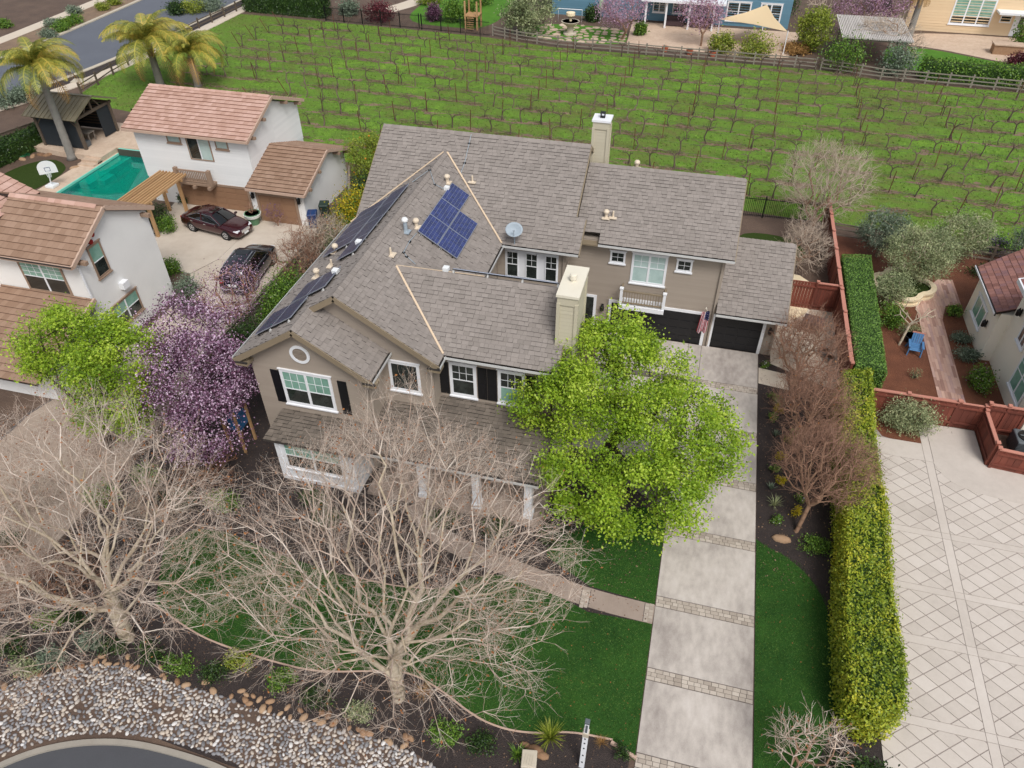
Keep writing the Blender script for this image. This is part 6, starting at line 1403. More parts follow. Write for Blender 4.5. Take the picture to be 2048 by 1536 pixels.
# ---- hedges
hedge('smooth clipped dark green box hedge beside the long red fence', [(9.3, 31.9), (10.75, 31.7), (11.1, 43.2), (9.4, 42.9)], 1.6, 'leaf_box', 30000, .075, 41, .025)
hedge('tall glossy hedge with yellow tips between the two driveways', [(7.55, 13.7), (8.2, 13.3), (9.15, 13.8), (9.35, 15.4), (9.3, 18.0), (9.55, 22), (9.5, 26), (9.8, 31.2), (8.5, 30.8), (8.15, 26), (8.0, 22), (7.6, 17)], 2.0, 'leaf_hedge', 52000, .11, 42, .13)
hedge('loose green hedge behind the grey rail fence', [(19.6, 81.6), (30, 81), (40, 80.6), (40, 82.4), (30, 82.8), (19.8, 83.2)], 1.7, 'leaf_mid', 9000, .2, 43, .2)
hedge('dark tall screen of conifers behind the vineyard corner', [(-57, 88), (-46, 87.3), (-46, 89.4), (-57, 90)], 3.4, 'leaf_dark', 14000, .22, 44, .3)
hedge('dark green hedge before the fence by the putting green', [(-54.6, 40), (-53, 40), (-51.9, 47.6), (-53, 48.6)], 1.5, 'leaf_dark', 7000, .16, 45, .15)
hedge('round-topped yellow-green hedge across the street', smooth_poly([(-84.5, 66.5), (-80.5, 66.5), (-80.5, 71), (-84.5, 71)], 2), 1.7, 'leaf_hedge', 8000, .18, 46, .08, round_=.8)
# ---- olives and mulch garden
leafy_tree('large grey-green olive tree in the quatrefoil planter', (13.2, 42.3), [(13.5, 42.6, 2.4, 1.9, 1.9, 1.5)], 170, (13.2, 42.3, .8), .13, 51, 'leaf_olive', 17000, .13, .25, 'bark_pale', aspect=.35, group='olive trees')
leafy_tree('dark olive tree behind the quatrefoil planter', (12.1, 45.9), [(12.1, 45.9, 1.9, 1.5, 1.3, 1.3)], 110, (12.1, 45.9, .6), .1, 52, 'leaf_sage', 10000, .13, .22, 'bark_pale', aspect=.35, group='olive trees')
leafy_tree('olive tree against the rail fence behind the plank path', (16.6, 46.3), [(16.7, 46.5, 2.0, 1.6, 1.2, 1.4)], 110, (16.6, 46.3, .6), .1, 53, 'leaf_olive', 10000, .13, .25, 'bark_pale', aspect=.35, group='olive trees')
leafy_tree('olive tree at the right edge above the cream house', (20.6, 46.2), [(20.8, 46.2, 2.0, 1.4, 1.2, 1.4)], 90, (20.6, 46.2, .6), .1, 54, 'leaf_sage', 8000, .13, .25, 'bark_pale', aspect=.35, group='olive trees')
leafy_tree('small olive tree before the quatrefoil planter', (12.0, 39.8), [(12.0, 39.9, 1.4, .9, .9, .9)], 70, (12, 39.8, .5), .07, 55, 'leaf_olive', 6500, .12, .2, 'bark_pale', aspect=.35, group='olive trees')
shrub('rounded dark green shrub at the end of the box hedge', (11.9, 38.2), .8, .8, 1.1, 'leaf_mid', 3500, .09, 56)
shrub('feathery pale green shrub before the red board fence', (11.7, 29.5), 1.3, .8, 1.5, 'leaf_olive', 5500, .13, 57, aspect=.25, up=.8)
shrub('low sage green mound beside the plank path, farther one', (15.55, 37.6), .55, .45, .45, 'leaf_sage', 1800, .08, 58)
shrub('low sage green mound beside the plank path, nearer one', (15.6, 36.0), .65, .55, .5, 'leaf_sage', 2200, .08, 59)
shrub('small green shrub at the bend of the plank path', (15.6, 40.0), .45, .45, .6, 'leaf_mid', 1200, .09, 60)
shrub('clipped green shrub with pink flowers against the cream house', (15.7, 33.7), .55, .9, 1.0, 'leaf_mid', 3200, .09, 61, extra=('petal_mauve', 160, .07))
shrub('green shrub behind the cream house roof', (18.5, 45.0), 1.2, .6, .7, 'leaf_dark', 2000, .1, 62)
shrub('purple flowering shrub on the rail fence by the vineyard', (19.2, 48.0), .9, .5, 1.1, 'leaf_mid', 1200, .1, 63, extra=('petal_violet', 900, .08))
shrub('small pale green shrub in the mulch by the pollarded tree', (12.9, 37.5), .6, .4, .6, 'leaf_olive', 900, .09, 64, aspect=.3)
shrub('wispy young shrub at the end of the mulch garden', (12.7, 33.6), .35, .35, .5, 'leaf_olive', 300, .07, 65, aspect=.3)
# ---- side bed plants
for k, (px, py) in enumerate(((1556, 812), (1548, 1012))): blades('variegated flax clump in the side bed, %s one' % ('farther' if k == 0 else 'nearer'), at(px, py), 46, .55, .03, 'leaf_olive', 70+k, group='flax clumps', droop=.5, vm=(.4, 1))
for k, (px, py) in enumerate(((1551, 872), (1541, 978))): blades('blue-green agave rosette in the side bed, %s one' % ('farther' if k == 0 else 'nearer'), at(px, py), 22, .34, .08, 'leaf_sage', 74+k, group='agaves', droop=.2, vm=(.3, .9))
for k, (px, py, w) in enumerate(((1590, 1027, 'brightest yellow'), (1560, 966, 'golden'), (1562, 918, 'second yellow'), (1578, 885, 'dull golden'), (1556, 822, 'farthest golden'))): shrub('%s flowering mound in the side bed' % w, at(px, py), .3, .26, .3, 'petal_yellow' if k != 3 else 'leaf_yellow_green', 500, .06, 80+k, group='yellow flowering mounds')
for k, (px, py) in enumerate(((1545, 840), (1548, 1045), (1600, 1000), (1545, 800), (1590, 870), (1528, 735), (1545, 945))): shrub(['small green shrub between flax and agave', 'dark rose bush near the boulder', 'white flowering shrub under the leaning bare tree', 'low weed at the top of the side bed', 'white flowering shrub in the middle of the bed', 'rose bush at the garage corner', 'low green tuft beside the agaves'][k], at(px, py), .28, .26, .4, 'leaf_mid', 450, .07, 90+k, extra=('flag_white', 14, .07) if k in (1, 2, 4, 5) else None)
shrub('low green ground cover beside the lawn tip', at(1625, 1095), .7, .5, .3, 'leaf_mid', 1600, .07, 98)
shrub('dark loose shrub at the foot of the tall hedge', (8.2, 11.9), 1.0, .7, 1.0, 'leaf_dark', 3600, .1, 99)
# ---- front bed plants
blades('large strappy green plant beside the white post', at(1100, 1478), 150, .75, .03, 'leaf_yellow_green', 101, droop=.5)
blades('dry golden grass tuft right of the white post', at(1203, 1487), 60, .35, .012, 'frond_dry', 102)
blades('strappy plant at the bottom edge by the stone', at(1035, 1512), 70, .45, .03, 'leaf_mid', 103)
shrub('dark low shrub beside the wooden edging', at(1240, 1510), .3, .3, .35, 'leaf_dark', 700, .06, 104)
for k, (px, py, w) in enumerate(((190, 1290, 'grey-green shrub left of the left trunk'), (110, 1325, 'grey-green shrub above the river stones'), (305, 1310, 'dark shrub right of the left trunk'), (30, 1300, 'dark olive shrub at the left edge'), (100, 1250, 'russet shrub under the left bare tree'), (570, 1370, 'green shrub above the boulders'), (890, 1470, 'green shrub right of the big trunk'), (480, 1330, 'low green tuft along the edging'))): shrub(w, at(px, py), .55, .45, .55, ['leaf_sage', 'leaf_sage', 'leaf_dark', 'leaf_dark', 'leaf_mid', 'leaf_mid', 'leaf_mid', 'leaf_yellow_green'][k], 1300, .08, 110+k)
for k, (x, y, w) in enumerate(((-13.6, 18.2, 'under the white bay'), (-12.6, 17.4, 'right of the white bay'), (-7.9, 18.6, 'left of the middle porch column'), (-5.6, 18.6, 'right of the middle porch column'), (-3.2, 18.9, 'at the right end of the porch'))): shrub('dark green foundation shrub %s' % w, (x, y), .7, .5, .7, 'leaf_dark', 1700, .09, 120+k)
for k, (px, py, w, m) in enumerate(((230, 1300, 'dark low shrub behind the fieldstones, left one', 'leaf_dark'), (360, 1335, 'dull green low shrub behind the fieldstones', 'leaf_mid'), (430, 1350, 'dark low shrub behind the fieldstones, right one', 'leaf_dark'), (640, 1400, 'dark low shrub left of the big trunk', 'leaf_dark'), (720, 1430, 'olive low shrub below the big trunk', 'leaf_olive'), (960, 1490, 'dark low shrub near the pale stone box', 'leaf_dark'), (60, 1340, 'olive low shrub above the river stones at the left', 'leaf_olive'), (160, 1240, 'dark shrub left of the left trunk', 'leaf_dark'))): shrub(w, at(px, py), .6, .42, .4, m, 1200, .07, 440+k)
blades('bronze ornamental grass behind the big trunk', (-6.2, 11.3), 90, .5, .015, 'frond_dry', 126)
for k, (px, py, w, m, s) in enumerate(((345, 545, 'loose shrub at the corner of the white house', 'leaf_mid', .6), (378, 590, 'grey-green shrub bed beside the neighbour drive', 'leaf_sage', .8), (385, 625, 'dark shrub below the grey-green one by the drive', 'leaf_dark', .7), (318, 445, 'dark green shrub under the pergola end', 'leaf_dark', .9), (335, 462, 'rounded green shrub before the pergola gate', 'leaf_mid', .7), (372, 405, 'dark shrub between pergola and garage', 'leaf_dark', .5))): shrub(w, at(px, py), s, s, s*1.4, m, 2200, .1, 190+k)
for k, (px, py, w) in enumerate(((40, 1180, 'bare tangled shrub at the left edge under the left bare tree'), (150, 1180, 'bare russet shrub left of the left trunk'), (330, 1040, 'bare tangled shrub between the two bare trees'), (60, 1020, 'bare grey shrub on the edge of the brown drive'), (420, 960, 'bare tangled shrub below the plum blossom'))):
    q = at(px, py); bare_tree(w, q, [(q[0], q[1], .9, 1.3, 1.1, .9)], 150, (q[0], q[1], .3), .05, 400+k, 'bark_tan', ('twig_red', 'twig_red', 'twig_grey', 'twig_grey', 'twig_red')[k], per=4, tl=.4, name='bare_shrub', cat='shrub', thr=.02, zmin=.2, dry=120)
for k, (px, py, w, m) in enumerate(((360, 1010, 'dark green shrub between the bare trees', 'leaf_dark'), (210, 1000, 'low olive shrub on the bed edge by the drive', 'leaf_mid'), (450, 1010, 'green shrub left of the lawn top', 'leaf_mid'), (20, 1100, 'dull olive shrub at the far left edge', 'leaf_dark'), (300, 960, 'green shrub below the yellow-green tree', 'leaf_mid'))): shrub(w, at(px, py), .8, .6, .7, m, 1500, .09, 410+k)
# ---- street corner plants
for k, (px, py, w, m) in enumerate(((100, 75, 'grey shrub nearest the palm across the street', 'leaf_sage'), (122, 62, 'small green shrub across the street', 'leaf_mid'), (132, 53, 'bright green shrub across the street', 'leaf_mid'), (153, 46, 'second bright green mound across the street', 'leaf_mid'), (108, 54, 'grey mound beside the far sidewalk', 'leaf_sage'), (150, 28, 'grey-green mound farther up the verge', 'leaf_sage'), (205, 20, 'yellow-green shrub on the far verge', 'leaf_yellow_green'), (230, 10, 'farthest yellow shrub on the far verge', 'leaf_yellow_green'), (12, 55, 'dark shrub in the top left corner', 'leaf_mid'))): shrub(w, at(px, py), 1.0, .9, .8, m, 1500, .16, 130+k)
for k, (px, py, w, m, s) in enumerate(((20, 210, 'grey shrub mass below the street', 'leaf_sage', 1.8), (60, 200, 'grey-brown shrub beside the palm trunk', 'leaf_sage', 1.5), (390, 25, 'yellow-green shrub at the top of the street', 'leaf_yellow_green', 1.6), (425, 20, 'grey-blue shrub by the far rail fence', 'leaf_sage', 1.8), (355, 28, 'dark shrub on the street corner', 'leaf_dark', 1.2))): shrub(w, at(px, py), s, s, 1.3, m, 2600, .17, 140+k)
# ---- plants of the back gardens
leafy_tree('drooping pale green pepper tree behind the rail fence', (-20.5, 86.6), [(-20.3, 87.0, 2.6, 2.4, 2.0, 2.6), (-22.3, 87.2, 2.2, 1.6, 1.4, 2.0)], 120, (-20.5, 86.6, .8), .16, 150, 'leaf_olive', 7000, .22, .4, group='back garden trees', zmin=.2)
leafy_tree('pink blossoming tree before the blue house, left one', (-10.3, 87.6), [(-10.4, 88.0, 3.0, 2.5, 2.0, 1.8), (-11.6, 88, 2.6, 1.6, 1.5, 1.4)], 130, (-9.8, 87.2, 1.0), .12, 151, 'petal_mauve', 4200, .16, .4, 'bark_tan', group='blossoming plums')
leafy_tree('pink blossoming tree before the blue house, right one', (-1.6, 87.4), [(-2.0, 88.2, 3.2, 2.4, 2.0, 1.7)], 120, (-1.6, 87.4, 1.2), .12, 152, 'petal_mauve', 3000, .16, .4, 'bark_tan', group='blossoming plums')
leafy_tree('purple-grey plum tree behind the patio cover', (14.8, 95), [(14.6, 95, 2.8, 2.8, 2, 2.2), (17.6, 95.6, 2.6, 2, 2, 2)], 160, (14.8, 95, 1), .14, 153, 'petal_mauve', 3400, .17, .4, 'bark_tan', extra=('leaf_plum', 1500, .16), group='blossoming plums')
leafy_tree('yellow-green tree between blue house and patio cover', (9.7, 87.6), [(9.7, 88, 2.4, 1.7, 1.6, 2.0)], 90, (9.7, 87.6, .7), .12, 154, 'leaf_yellow_green', 5000, .2, .35, group='back garden trees')
for k, (px, py, w, m, s, h) in enumerate(((1440, 105, 'bright green shrub at the patio edge, left one', 'leaf_yellow_green', 1.4, 1.8), (1508, 112, 'bright green shrub at the patio edge, right one', 'leaf_yellow_green', 1.9, 2.2), (1682, 140, 'large dark green shrub before the patio cover', 'leaf_mid', 2.2, 3.0), (1790, 150, 'grey-green shrub before the patio cover', 'leaf_sage', 1.9, 2.6), (760, 42, 'maroon shrub behind the iron fence', 'leaf_maroon', 1.9, 1.8), (905, 45, 'upright green shrub by the play set', 'leaf_mid', 1.1, 2.4), (940, 48, 'second upright green shrub by the play set', 'leaf_mid', 1.1, 2.4), (870, 42, 'reddish shrub behind the iron fence', 'leaf_plum', 1.0, 1.6), (700, 30, 'grey shrub left of the maroon shrub', 'leaf_sage', 1.3, 1.6), (860, 8, 'yellow shrub beyond the far lawn', 'leaf_yellow_green', 1.6, 1.4), (2040, 130, 'maroon shrub at the right edge', 'leaf_maroon', 1.3, 1.0), (2040, 95, 'clipped reddish-green shrub by the beige house door', 'leaf_mid', 1.2, 2.6), (1185, 42, 'dark round shrub at the blue wall', 'leaf_dark', 1.0, 1.5), (1280, 70, 'potted green shrub on the patio', 'leaf_mid', .7, 1.2), (1560, 30, 'dark green shrub right of the blue house', 'leaf_dark', 2.0, 2.6), (620, 12, 'dark evergreen beyond the vineyard corner', 'leaf_dark', 2.4, 2.6), (960, 10, 'mid green shrub behind the play set', 'leaf_mid', 1.6, 2.4), (1590, 105, 'dry golden shrub behind the rail fence', 'frond_dry', 1.6, .9))): shrub(w, at(px, py), s, s*.85, h, m, 2600, .2, 160+k, group='back garden shrubs')
bare_tree('grey bare tree arching beside the patio cover', at(1880/1.15, 90), [(*at(1625, 60)[:2], 2.4, 1.4, 1.0, 1.0)], 40, (*at(1630, 85)[:2], 1.2), .1, 180, 'bark_pale', 'twig_grey', per=2, tl=.6, tw=.02, tip=.03, thr=.05)
bare_tree('grey bare vine sprawling over the patio cover', (18.3, 86.4), [(16.5, 87, 3.2, 2.6, 2.4, .6), (18.6, 85.6, 1.6, 1.5, 1.2, 1.4)], 160, (18.3, 86.4, .8), .1, 181, 'bark_tan', 'twig_grey', per=3, tl=.7, tw=.016, tip=.02, thr=.04)
# ---- palms
def frond_mesh(k, L=2.2, droop=1.0, dens=46):
    rng = np.random.default_rng(k); V = []; Fc = []; v = []; m = 12; pts = []
    for i in range(m):
        q = i/(m-1); ang = .9-droop*1.9*q**1.3; 
        if i == 0: p = np.zeros(3)
        else: p = pts[-1]+np.array([math.cos(ang), 0, math.sin(ang)])*L/(m-1)
        pts.append(p)
    for i in range(m-1):
        o = len(V); w = .035*(1-i/m)+.006; V += [pts[i]+np.array([0, -w, 0]), pts[i]+np.array([0, w, 0]), pts[i+1]+np.array([0, w*.9, 0]), pts[i+1]+np.array([0, -w*.9, 0])]; Fc.append((o, o+1, o+2, o+3)); v.append(.9)
    for i in range(dens*2):
        q = .12+.88*(i//2+.5)/dens; s = 1 if i % 2 else -1; f = q*(m-1); a = int(min(f, m-2)); p = pts[a]+(pts[a+1]-pts[a])*(f-a); d = pts[a+1]-pts[a]; d /= np.linalg.norm(d)
        l = .55*math.sin(math.pi*min(1, q*.85+.15))**.7*rng.uniform(.8, 1.15)*(L/2.2); out = d*.45+np.array([0, s*.8, 0])+np.array([0, 0, -.1]); out /= np.linalg.norm(out)
        p1 = p+out*l*.5; p2 = p1+(out*.6+np.array([0, 0, -.85]))*l*.5; w = .016; o = len(V); sd = d*w
        V += [p-sd, p+sd, p1+sd*.9, p1-sd*.9, p2]; Fc += [(o, o+1, o+2, o+3), (o+3, o+2, o+4)]; v += [rng.random()]*2
    me = new_mesh('frond', V, Fc, v); return me
FM = []
for k in range(5): me = frond_mesh(k, 2.1+.15*k, .85+.16*k); me.materials.append(MATS['frond']); FM.append(me)
FD = frond_mesh(9, 2.1, 1.25, 22); FD.materials.append(MATS['frond_dry'])
def palm(label, base, top, n, seed, R=.24, scale=1.0, dry=4):
    rng = random.Random(seed); t = thing('palm_tree', label, 'palm', base, 'palms by the pool'); b = np.array(base, float); tp = np.array(top, float); pts = []; rad = []
    for i in range(26):
        q = i/25; pts.append(b+(tp-b)*q+np.array([.25*math.sin(q*2.2), 0, 0])*q*0); rad.append(R*(1.25-.35*q)*(1+.05*(i % 2))*(1.35 if i == 0 else 1))
    mb = MB(); mb.tube(pts, rad, 12); mb.build('trunk', 'palm_trunk', t, smooth=True)
    mb = MB(); mb.tube([tp-np.array([0, 0, .9]), tp-np.array([0, 0, .3]), tp+np.array([0, 0, .25])], [R*.95, R*1.2, R*.35], 10); mb.build('crownshaft', 'bark_tan', t)
    for i in range(n):
        d = i >= n-dry; o = bpy.data.objects.new('frond', FD if d else FM[i % 5]); COL.objects.link(o); o.parent = t; o.location = tp-b+np.array([0, 0, -.25 if d else .05*(i % 3)])
        el = rng.uniform(.35, .75) if d else (-.75+1.15*(i/n)); o.rotation_euler = (0, el, i*2.399+rng.uniform(-.2, .2)); s = scale*rng.uniform(.85, 1.1); o.scale = (s, s, s)
    return t
pb_ = at(145, 318); palm('palm with tall grey trunk beside the cabana', pb_, (pb_[0]-.2, pb_[1]+.4, 6.6), 38, 1, .26, 1.7)
pb_ = at(322, 172); palm('low wide palm behind the white garage roof, left one', pb_, (pb_[0], pb_[1], 3.6), 38, 2, .3, 2.1)
pb_ = at(396, 172); palm('low palm behind the white garage roof, right one', pb_, (pb_[0], pb_[1], 2.8), 32, 3, .26, 1.7)
pb_ = at(1818, 72); palm('shaggy fan palm beside the beige house', pb_, (pb_[0]+.1, pb_[1]+.4, 4.2), 24, 4, .3, .9, 12)
# ---- vineyard
VM = []
def vine_mesh(k):
    rng = np.random.default_rng(200+k); mb = MB(); h = rng.uniform(.6, .98); lx_ = rng.normal()*.12
    mb.tube([(0, 0, 0), (lx_, rng.normal()*.04, h*.5), (lx_*.5, 0, h)], [.055, .045, .05], 5)
    for s in (-1, 1):
        L = rng.uniform(.25, .8); mb.tube([(lx_*.5, 0, h-.05), (s*L*.35, rng.normal()*.03, h+.16), (s*L, rng.normal()*.04, h+.2)], [.042, .034, .02], 4)
        for j in range(5):
            x = s*L*(.25+.75*j/4); a = rng.normal()*.1; l = rng.uniform(.12, .4); mb.tube([(x, 0, h+.17), (x+a, rng.normal()*.12, h+.17+l)], [.014, .006], 3)
    if k % 3 == 0: mb.tube([(lx_, .0, .05), (lx_, 0, .35)], .062, 5)
    return mb
for k in range(14): mb = vine_mesh(k); me = new_mesh('grape_vine', mb.V, mb.F); me.materials.append(MATS['vine_wood']); VM.append(me)
mb = MB(); mb.box(-.025, .025, -.025, .025, 0, 1.75); PM = new_mesh('post', mb.V, mb.F); PM.materials.append(MATS['rust_post'])
WORDS = ['row nearest the tan house', 'second row from the tan house', 'third row from the tan house', 'fourth row from the tan house', 'fifth row from the tan house', 'middle row of the vineyard', 'fifth row from the back fence', 'fourth row from the back fence', 'third row from the back fence', 'second row from the back fence', 'row along the back fence']
rv = random.Random(5); allv = []
for i in range(ROW_N):
    xl = -50.5+i*.1 if i > 3 else (-24 if i == 0 else -44+2*i); xr = 33+i*1.4; pts = []
    t = thing('vine_trellis', 'trellis of rusty posts and thin wires in the %s' % WORDS[i], 'trellis', (xl, row_y(i, xl), 0), 'vineyard trellises'); x = xl; n = 0
    while x < xr:
        y = row_y(i, x)
        if inside((x, y), VIN):
            if n % 4 == 0:
                o = bpy.data.objects.new('post', PM); COL.objects.link(o); o.parent = t; o.location = (x-.12-xl, y-row_y(i, xl), -.02); o.rotation_euler = (rv.uniform(-.05, .05), rv.uniform(-.08, .08) if x > xl+1 else -.5, 0)
            if rv.random() > .17: allv.append((i, x+rv.uniform(-.15, .15), y+rv.uniform(-.12, .12)))
            pts.append((x, y))
        x += 1.75; n += 1
    for z in (.95, 1.4):
        mb = MB(); mb.tube([(px, py, z) for px, py in pts], .007, 3); mb.build('wire', 'wire', t)
def seen(p): 
    c = np.array(p)-np.array([0, 0, CAM_H]); d = c@cF; return abs(c@cR/d) < .72 and abs(c@cU/d) < .54
VINES = [a for a in allv if seen((a[1], a[2], .5))]
# rough grass tufts in the vineyard
rng = np.random.default_rng(77); C = scatter([VIN], 30000, -58, 45, 49, 87, rng, True); C = np.concatenate([C, np.full((len(C), 1), .03)], 1)
C = np.array(C); V, Fc = leaf_mesh(C, .22, rng, .35, .0); o = link('grass_tufts', new_mesh('grass_tufts', V, Fc, rng.random(len(C))), 'leaf_vine_grass'); tag(o, 'rough tufts of green grass over the vineyard floor', None, None, 'stuff')

# short blades on the near lawns
C = []
SLAWN = [(4.9, 9), (4.9, 21.0), (6.6, 20.2), (7.7, 18.5), (7.9, 15.5), (7.4, 13), (6.8, 9)]
ULAWN = [(1.15, 16.9), (1.15, 21.0), (.2, 21.5), (-1.6, 20.5), (-3.3, 18.3), (-3.2, 18.0), (-1.3, 17.1)]
C = scatter([LAWN, SLAWN, ULAWN], 110000, -17.5, 8, 9, 21.5, rng, True); C = np.concatenate([C, np.full((len(C), 1), .022)], 1)
C = np.array(C); lean = np.where(np.sin(C[:, 1]*2*math.pi/1.3+C[:, 0]*.25) > 0, 1., -1.)[:, None]*np.array([[.1, .9, .35]]); V, Fc = leaf_mesh(C, .055, rng, .3, .0, lean); o = link('lawn_blades', new_mesh('lawn_blades', V, Fc, rng.random(len(C))), 'grass_blade'); tag(o, 'short dark green grass blades of the front lawns', None, None, 'stuff')
# ------------------------------------------------------------------ cars
def car(label, loc, ang, paint, L, W, deck, house, wheel_x, wr, cat='car', name='parked_car', rails=False, plate=True):
    """deck: (x, z, half width) along the body; house: (x, z) along the glasshouse, front to rear"""
    t = thing(name, label, cat, loc, 'cars parked on the neighbour drive', ang); mb = MB(); n = 9
    V = []; zb = .24
    for x, z, w in deck:
        V += [(x, 0, zb), (x, w*.86, zb), (x, w*.97, zb+.1), (x, w, zb+.28*(z-zb)), (x, w*1.0, zb+.6*(z-zb)), (x, w*.965, z-.07), (x, w*.86, z-.012), (x, w*.5, z+.02), (x, 0, z+.03)]
    m = len(deck); Fc = []
    for s in (1, -1):
        o = len(mb.V); mb.V += [(x, s*y, z) for x, y, z in V]
        for i in range(m-1):
            for j in range(n-1):
                q = (o+i*n+j, o+i*n+j+1, o+(i+1)*n+j+1, o+(i+1)*n+j); mb.F.append(q if s < 0 else q[::-1]); mb.v.append(.5)
        for e in (0, m-1):
            q = tuple(o+e*n+j for j in range(n)); mb.F.append(q if (s > 0) == (e == 0) else q[::-1]); mb.v.append(.5)
    b = mb.build('body', paint, t, local=True, smooth=True); sd = b.modifiers.new('sub', 'SUBSURF'); sd.levels = 1; sd.render_levels = 1
    # glasshouse
    g = MB(); V = []; zbelt = lambda x: np.interp(-x, [-d[0] for d in deck], [d[1] for d in deck])
    for x, z in house:
        base = zbelt(x)-.03; f = min(1, max(0, (z-base)/.42)); wt = (W*.86)*(1-f)+(W*.66)*f
        V += [(x, W*.885, base), (x, wt+.02*f, base+(z-base)*.85), (x, wt*.9, z), (x, 0, z+.025)]
    for s in (1, -1):
        o = len(g.V); g.V += [(x, s*y, z) for x, y, z in V]
        for i in range(len(house)-1):
            for j in range(3): q = (o+i*4+j, o+i*4+j+1, o+(i+1)*4+j+1, o+(i+1)*4+j); g.F.append(q if s < 0 else q[::-1]); g.v.append(.5)
    g.build('windows', 'car_glass', t, local=True, smooth=True)
    # roof panel and pillars
    top = [h for h in house if h[1] > max(z for _, z in house)-.12]; r = MB(); V = []
    for x, z in top: V += [(x, -W*.66, z-.02), (x, -W*.45, z+.035), (x, 0, z+.05), (x, W*.45, z+.035), (x, W*.66, z-.02)]
    for i in range(len(top)-1):
        for j in range(4): r.F.append((i*5+j, (i+1)*5+j, (i+1)*5+j+1, i*5+j+1)); r.v.append(.5)
    r.V = V; ro = r.build('roof', paint, t, local=True, smooth=True)
    sr = MB(); x0, x1 = top[0][0]-.08, top[0][0]-.62; sr.obox(((x0+x1)/2, 0, top[0][1]+.075), ((x0-x1)/2, 0, 0), (0, W*.42, 0), (0, 0, .012)); sr.build('sunroof', 'car_glass', ro, local=True)
    pil = [(house[0], top[0]), (house[-1], top[-1])]
    for (a, c) in pil:
        for s in (1, -1):
            p = MB(); p.beam((a[0], s*W*.84, a[1]-.01), (c[0], s*W*.64, c[1]), .07, .05); p.build('pillar', paint, t, local=True)
    mid = top[len(top)//2]
    for s in (1, -1):
        p = MB(); p.beam((mid[0]+.05, s*W*.885, zbelt(mid[0])), (mid[0]-.05, s*W*.675, mid[1]-.02), .08, .03); p.build('door_pillar', paint, t, local=True)
        p = MB(); p.tube([(house[0][0]-.05, s*W*.9, zbelt(house[0][0])-.005), (0, s*W*.905, zbelt(0)-.01), (house[-1][0]+.25, s*W*.9, zbelt(house[-1][0])+.0)], .018, 6); p.tube([(house[0][0]-.05, s*W*.88, zbelt(house[0][0])+.03), (top[0][0], s*W*.68, top[0][1]-.03), (top[-1][0], s*W*.68, top[-1][1]-.03), (house[-1][0]+.2, s*W*.86, zbelt(house[-1][0])+.08)], .014, 6); p.build('window_trim', 'chrome', t, local=True)
        p = MB(); p.obox((house[0][0]-.22, s*W*1.06, zbelt(house[0][0])+.06), (.06, 0, 0), (0, .1, 0), (0, 0, .065)); p.build('mirror', paint, t, local=True, bevel=.02)
        for xd in (mid[0]+.35, mid[0]-.75):
            p = MB(); p.obox((xd, s*W*1.0, zbelt(xd)-.14), (.09, 0, 0), (0, .018, 0), (0, 0, .018)); p.build('door_handle', 'chrome', t, local=True)
        p = MB(); x = deck[1][0]; p.obox((x-.13, s*W*.66, deck[1][1]-.05), (.14, -s*.05, -.02), (0, .15, 0), (0, 0, .07)); p.build('headlight', 'lamp_clear', t, local=True, bevel=.03)
        x = deck[-2][0]; p = MB(); p.obox((x+.09, s*W*.70, deck[-2][1]-.13), (.1, s*.03, 0), (0, .14, 0), (0, 0, .07)); p.build('taillight', 'lamp_red', t, local=True, bevel=.03)
        if rails: p = MB(); p.tube([(top[0][0]-.1, s*W*.6, top[0][1]+.03), (top[0][0]-.25, s*W*.6, top[0][1]+.1), (top[-1][0]+.2, s*W*.6, top[-1][1]+.1), (top[-1][0]+.05, s*W*.6, top[-1][1]+.03)], .022, 6); p.build('roof_rail', 'chrome', t, local=True)
        for x in wheel_x:
            w = MB(); w.tube([(x, s*(W-.23), wr), (x, s*(W-.2), wr), (x, s*(W-.03), wr), (x, s*(W+.0), wr)], [wr*.9, wr, wr, wr*.9], 20); wo = w.build('wheel', 'tyre', t, local=True)
            a = MB(); a.tube([(x, s*(W-.02), wr), (x, s*(W+.006), wr)], wr*.66, 18); a.build('rim', 'rim_silver', wo, local=True)
            a = MB()
            for k in range(5): an = k*2*math.pi/5+.63; a.obox((x+math.cos(an)*wr*.4, s*(W+.007), wr+math.sin(an)*wr*.4), (.055*math.cos(an), 0, .055*math.sin(an)), (-.032*math.sin(an), 0, .032*math.cos(an)), (0, .004, 0))
            a.build('spoke_gap', 'tyre', wo, local=True)
            a = MB(); a.tube([(x, s*(W-.26), wr), (x, s*(W-.012), wr)], wr*1.14, 18); a.build('wheel_arch', 'tyre', t, local=True)
    g = MB(); g.obox((deck[0][0]-.015, 0, .58), (.03, 0, 0), (0, W*.42, 0), (0, 0, .1)); g.build('grille', 'chrome', t, local=True, bevel=.02)
    g = MB(); g.obox((deck[-1][0]-.0, 0, .78), (.02, 0, 0), (0, .26, 0), (0, 0, .07)); g.build('licence_plate', 'white_plastic', t, local=True)
    g = MB(); g.obox((deck[0][0]+.01, 0, .4), (.012, 0, 0), (0, .2, 0), (0, 0, .06)); g.build('licence_plate', 'white_plastic', t, local=True)
    g = MB(); g.obox((deck[-1][0]+.02, 0, .5), (.03, 0, 0), (0, W*.8, 0), (0, 0, .03)); g.build('rear_trim', 'chrome', t, local=True)
    return t
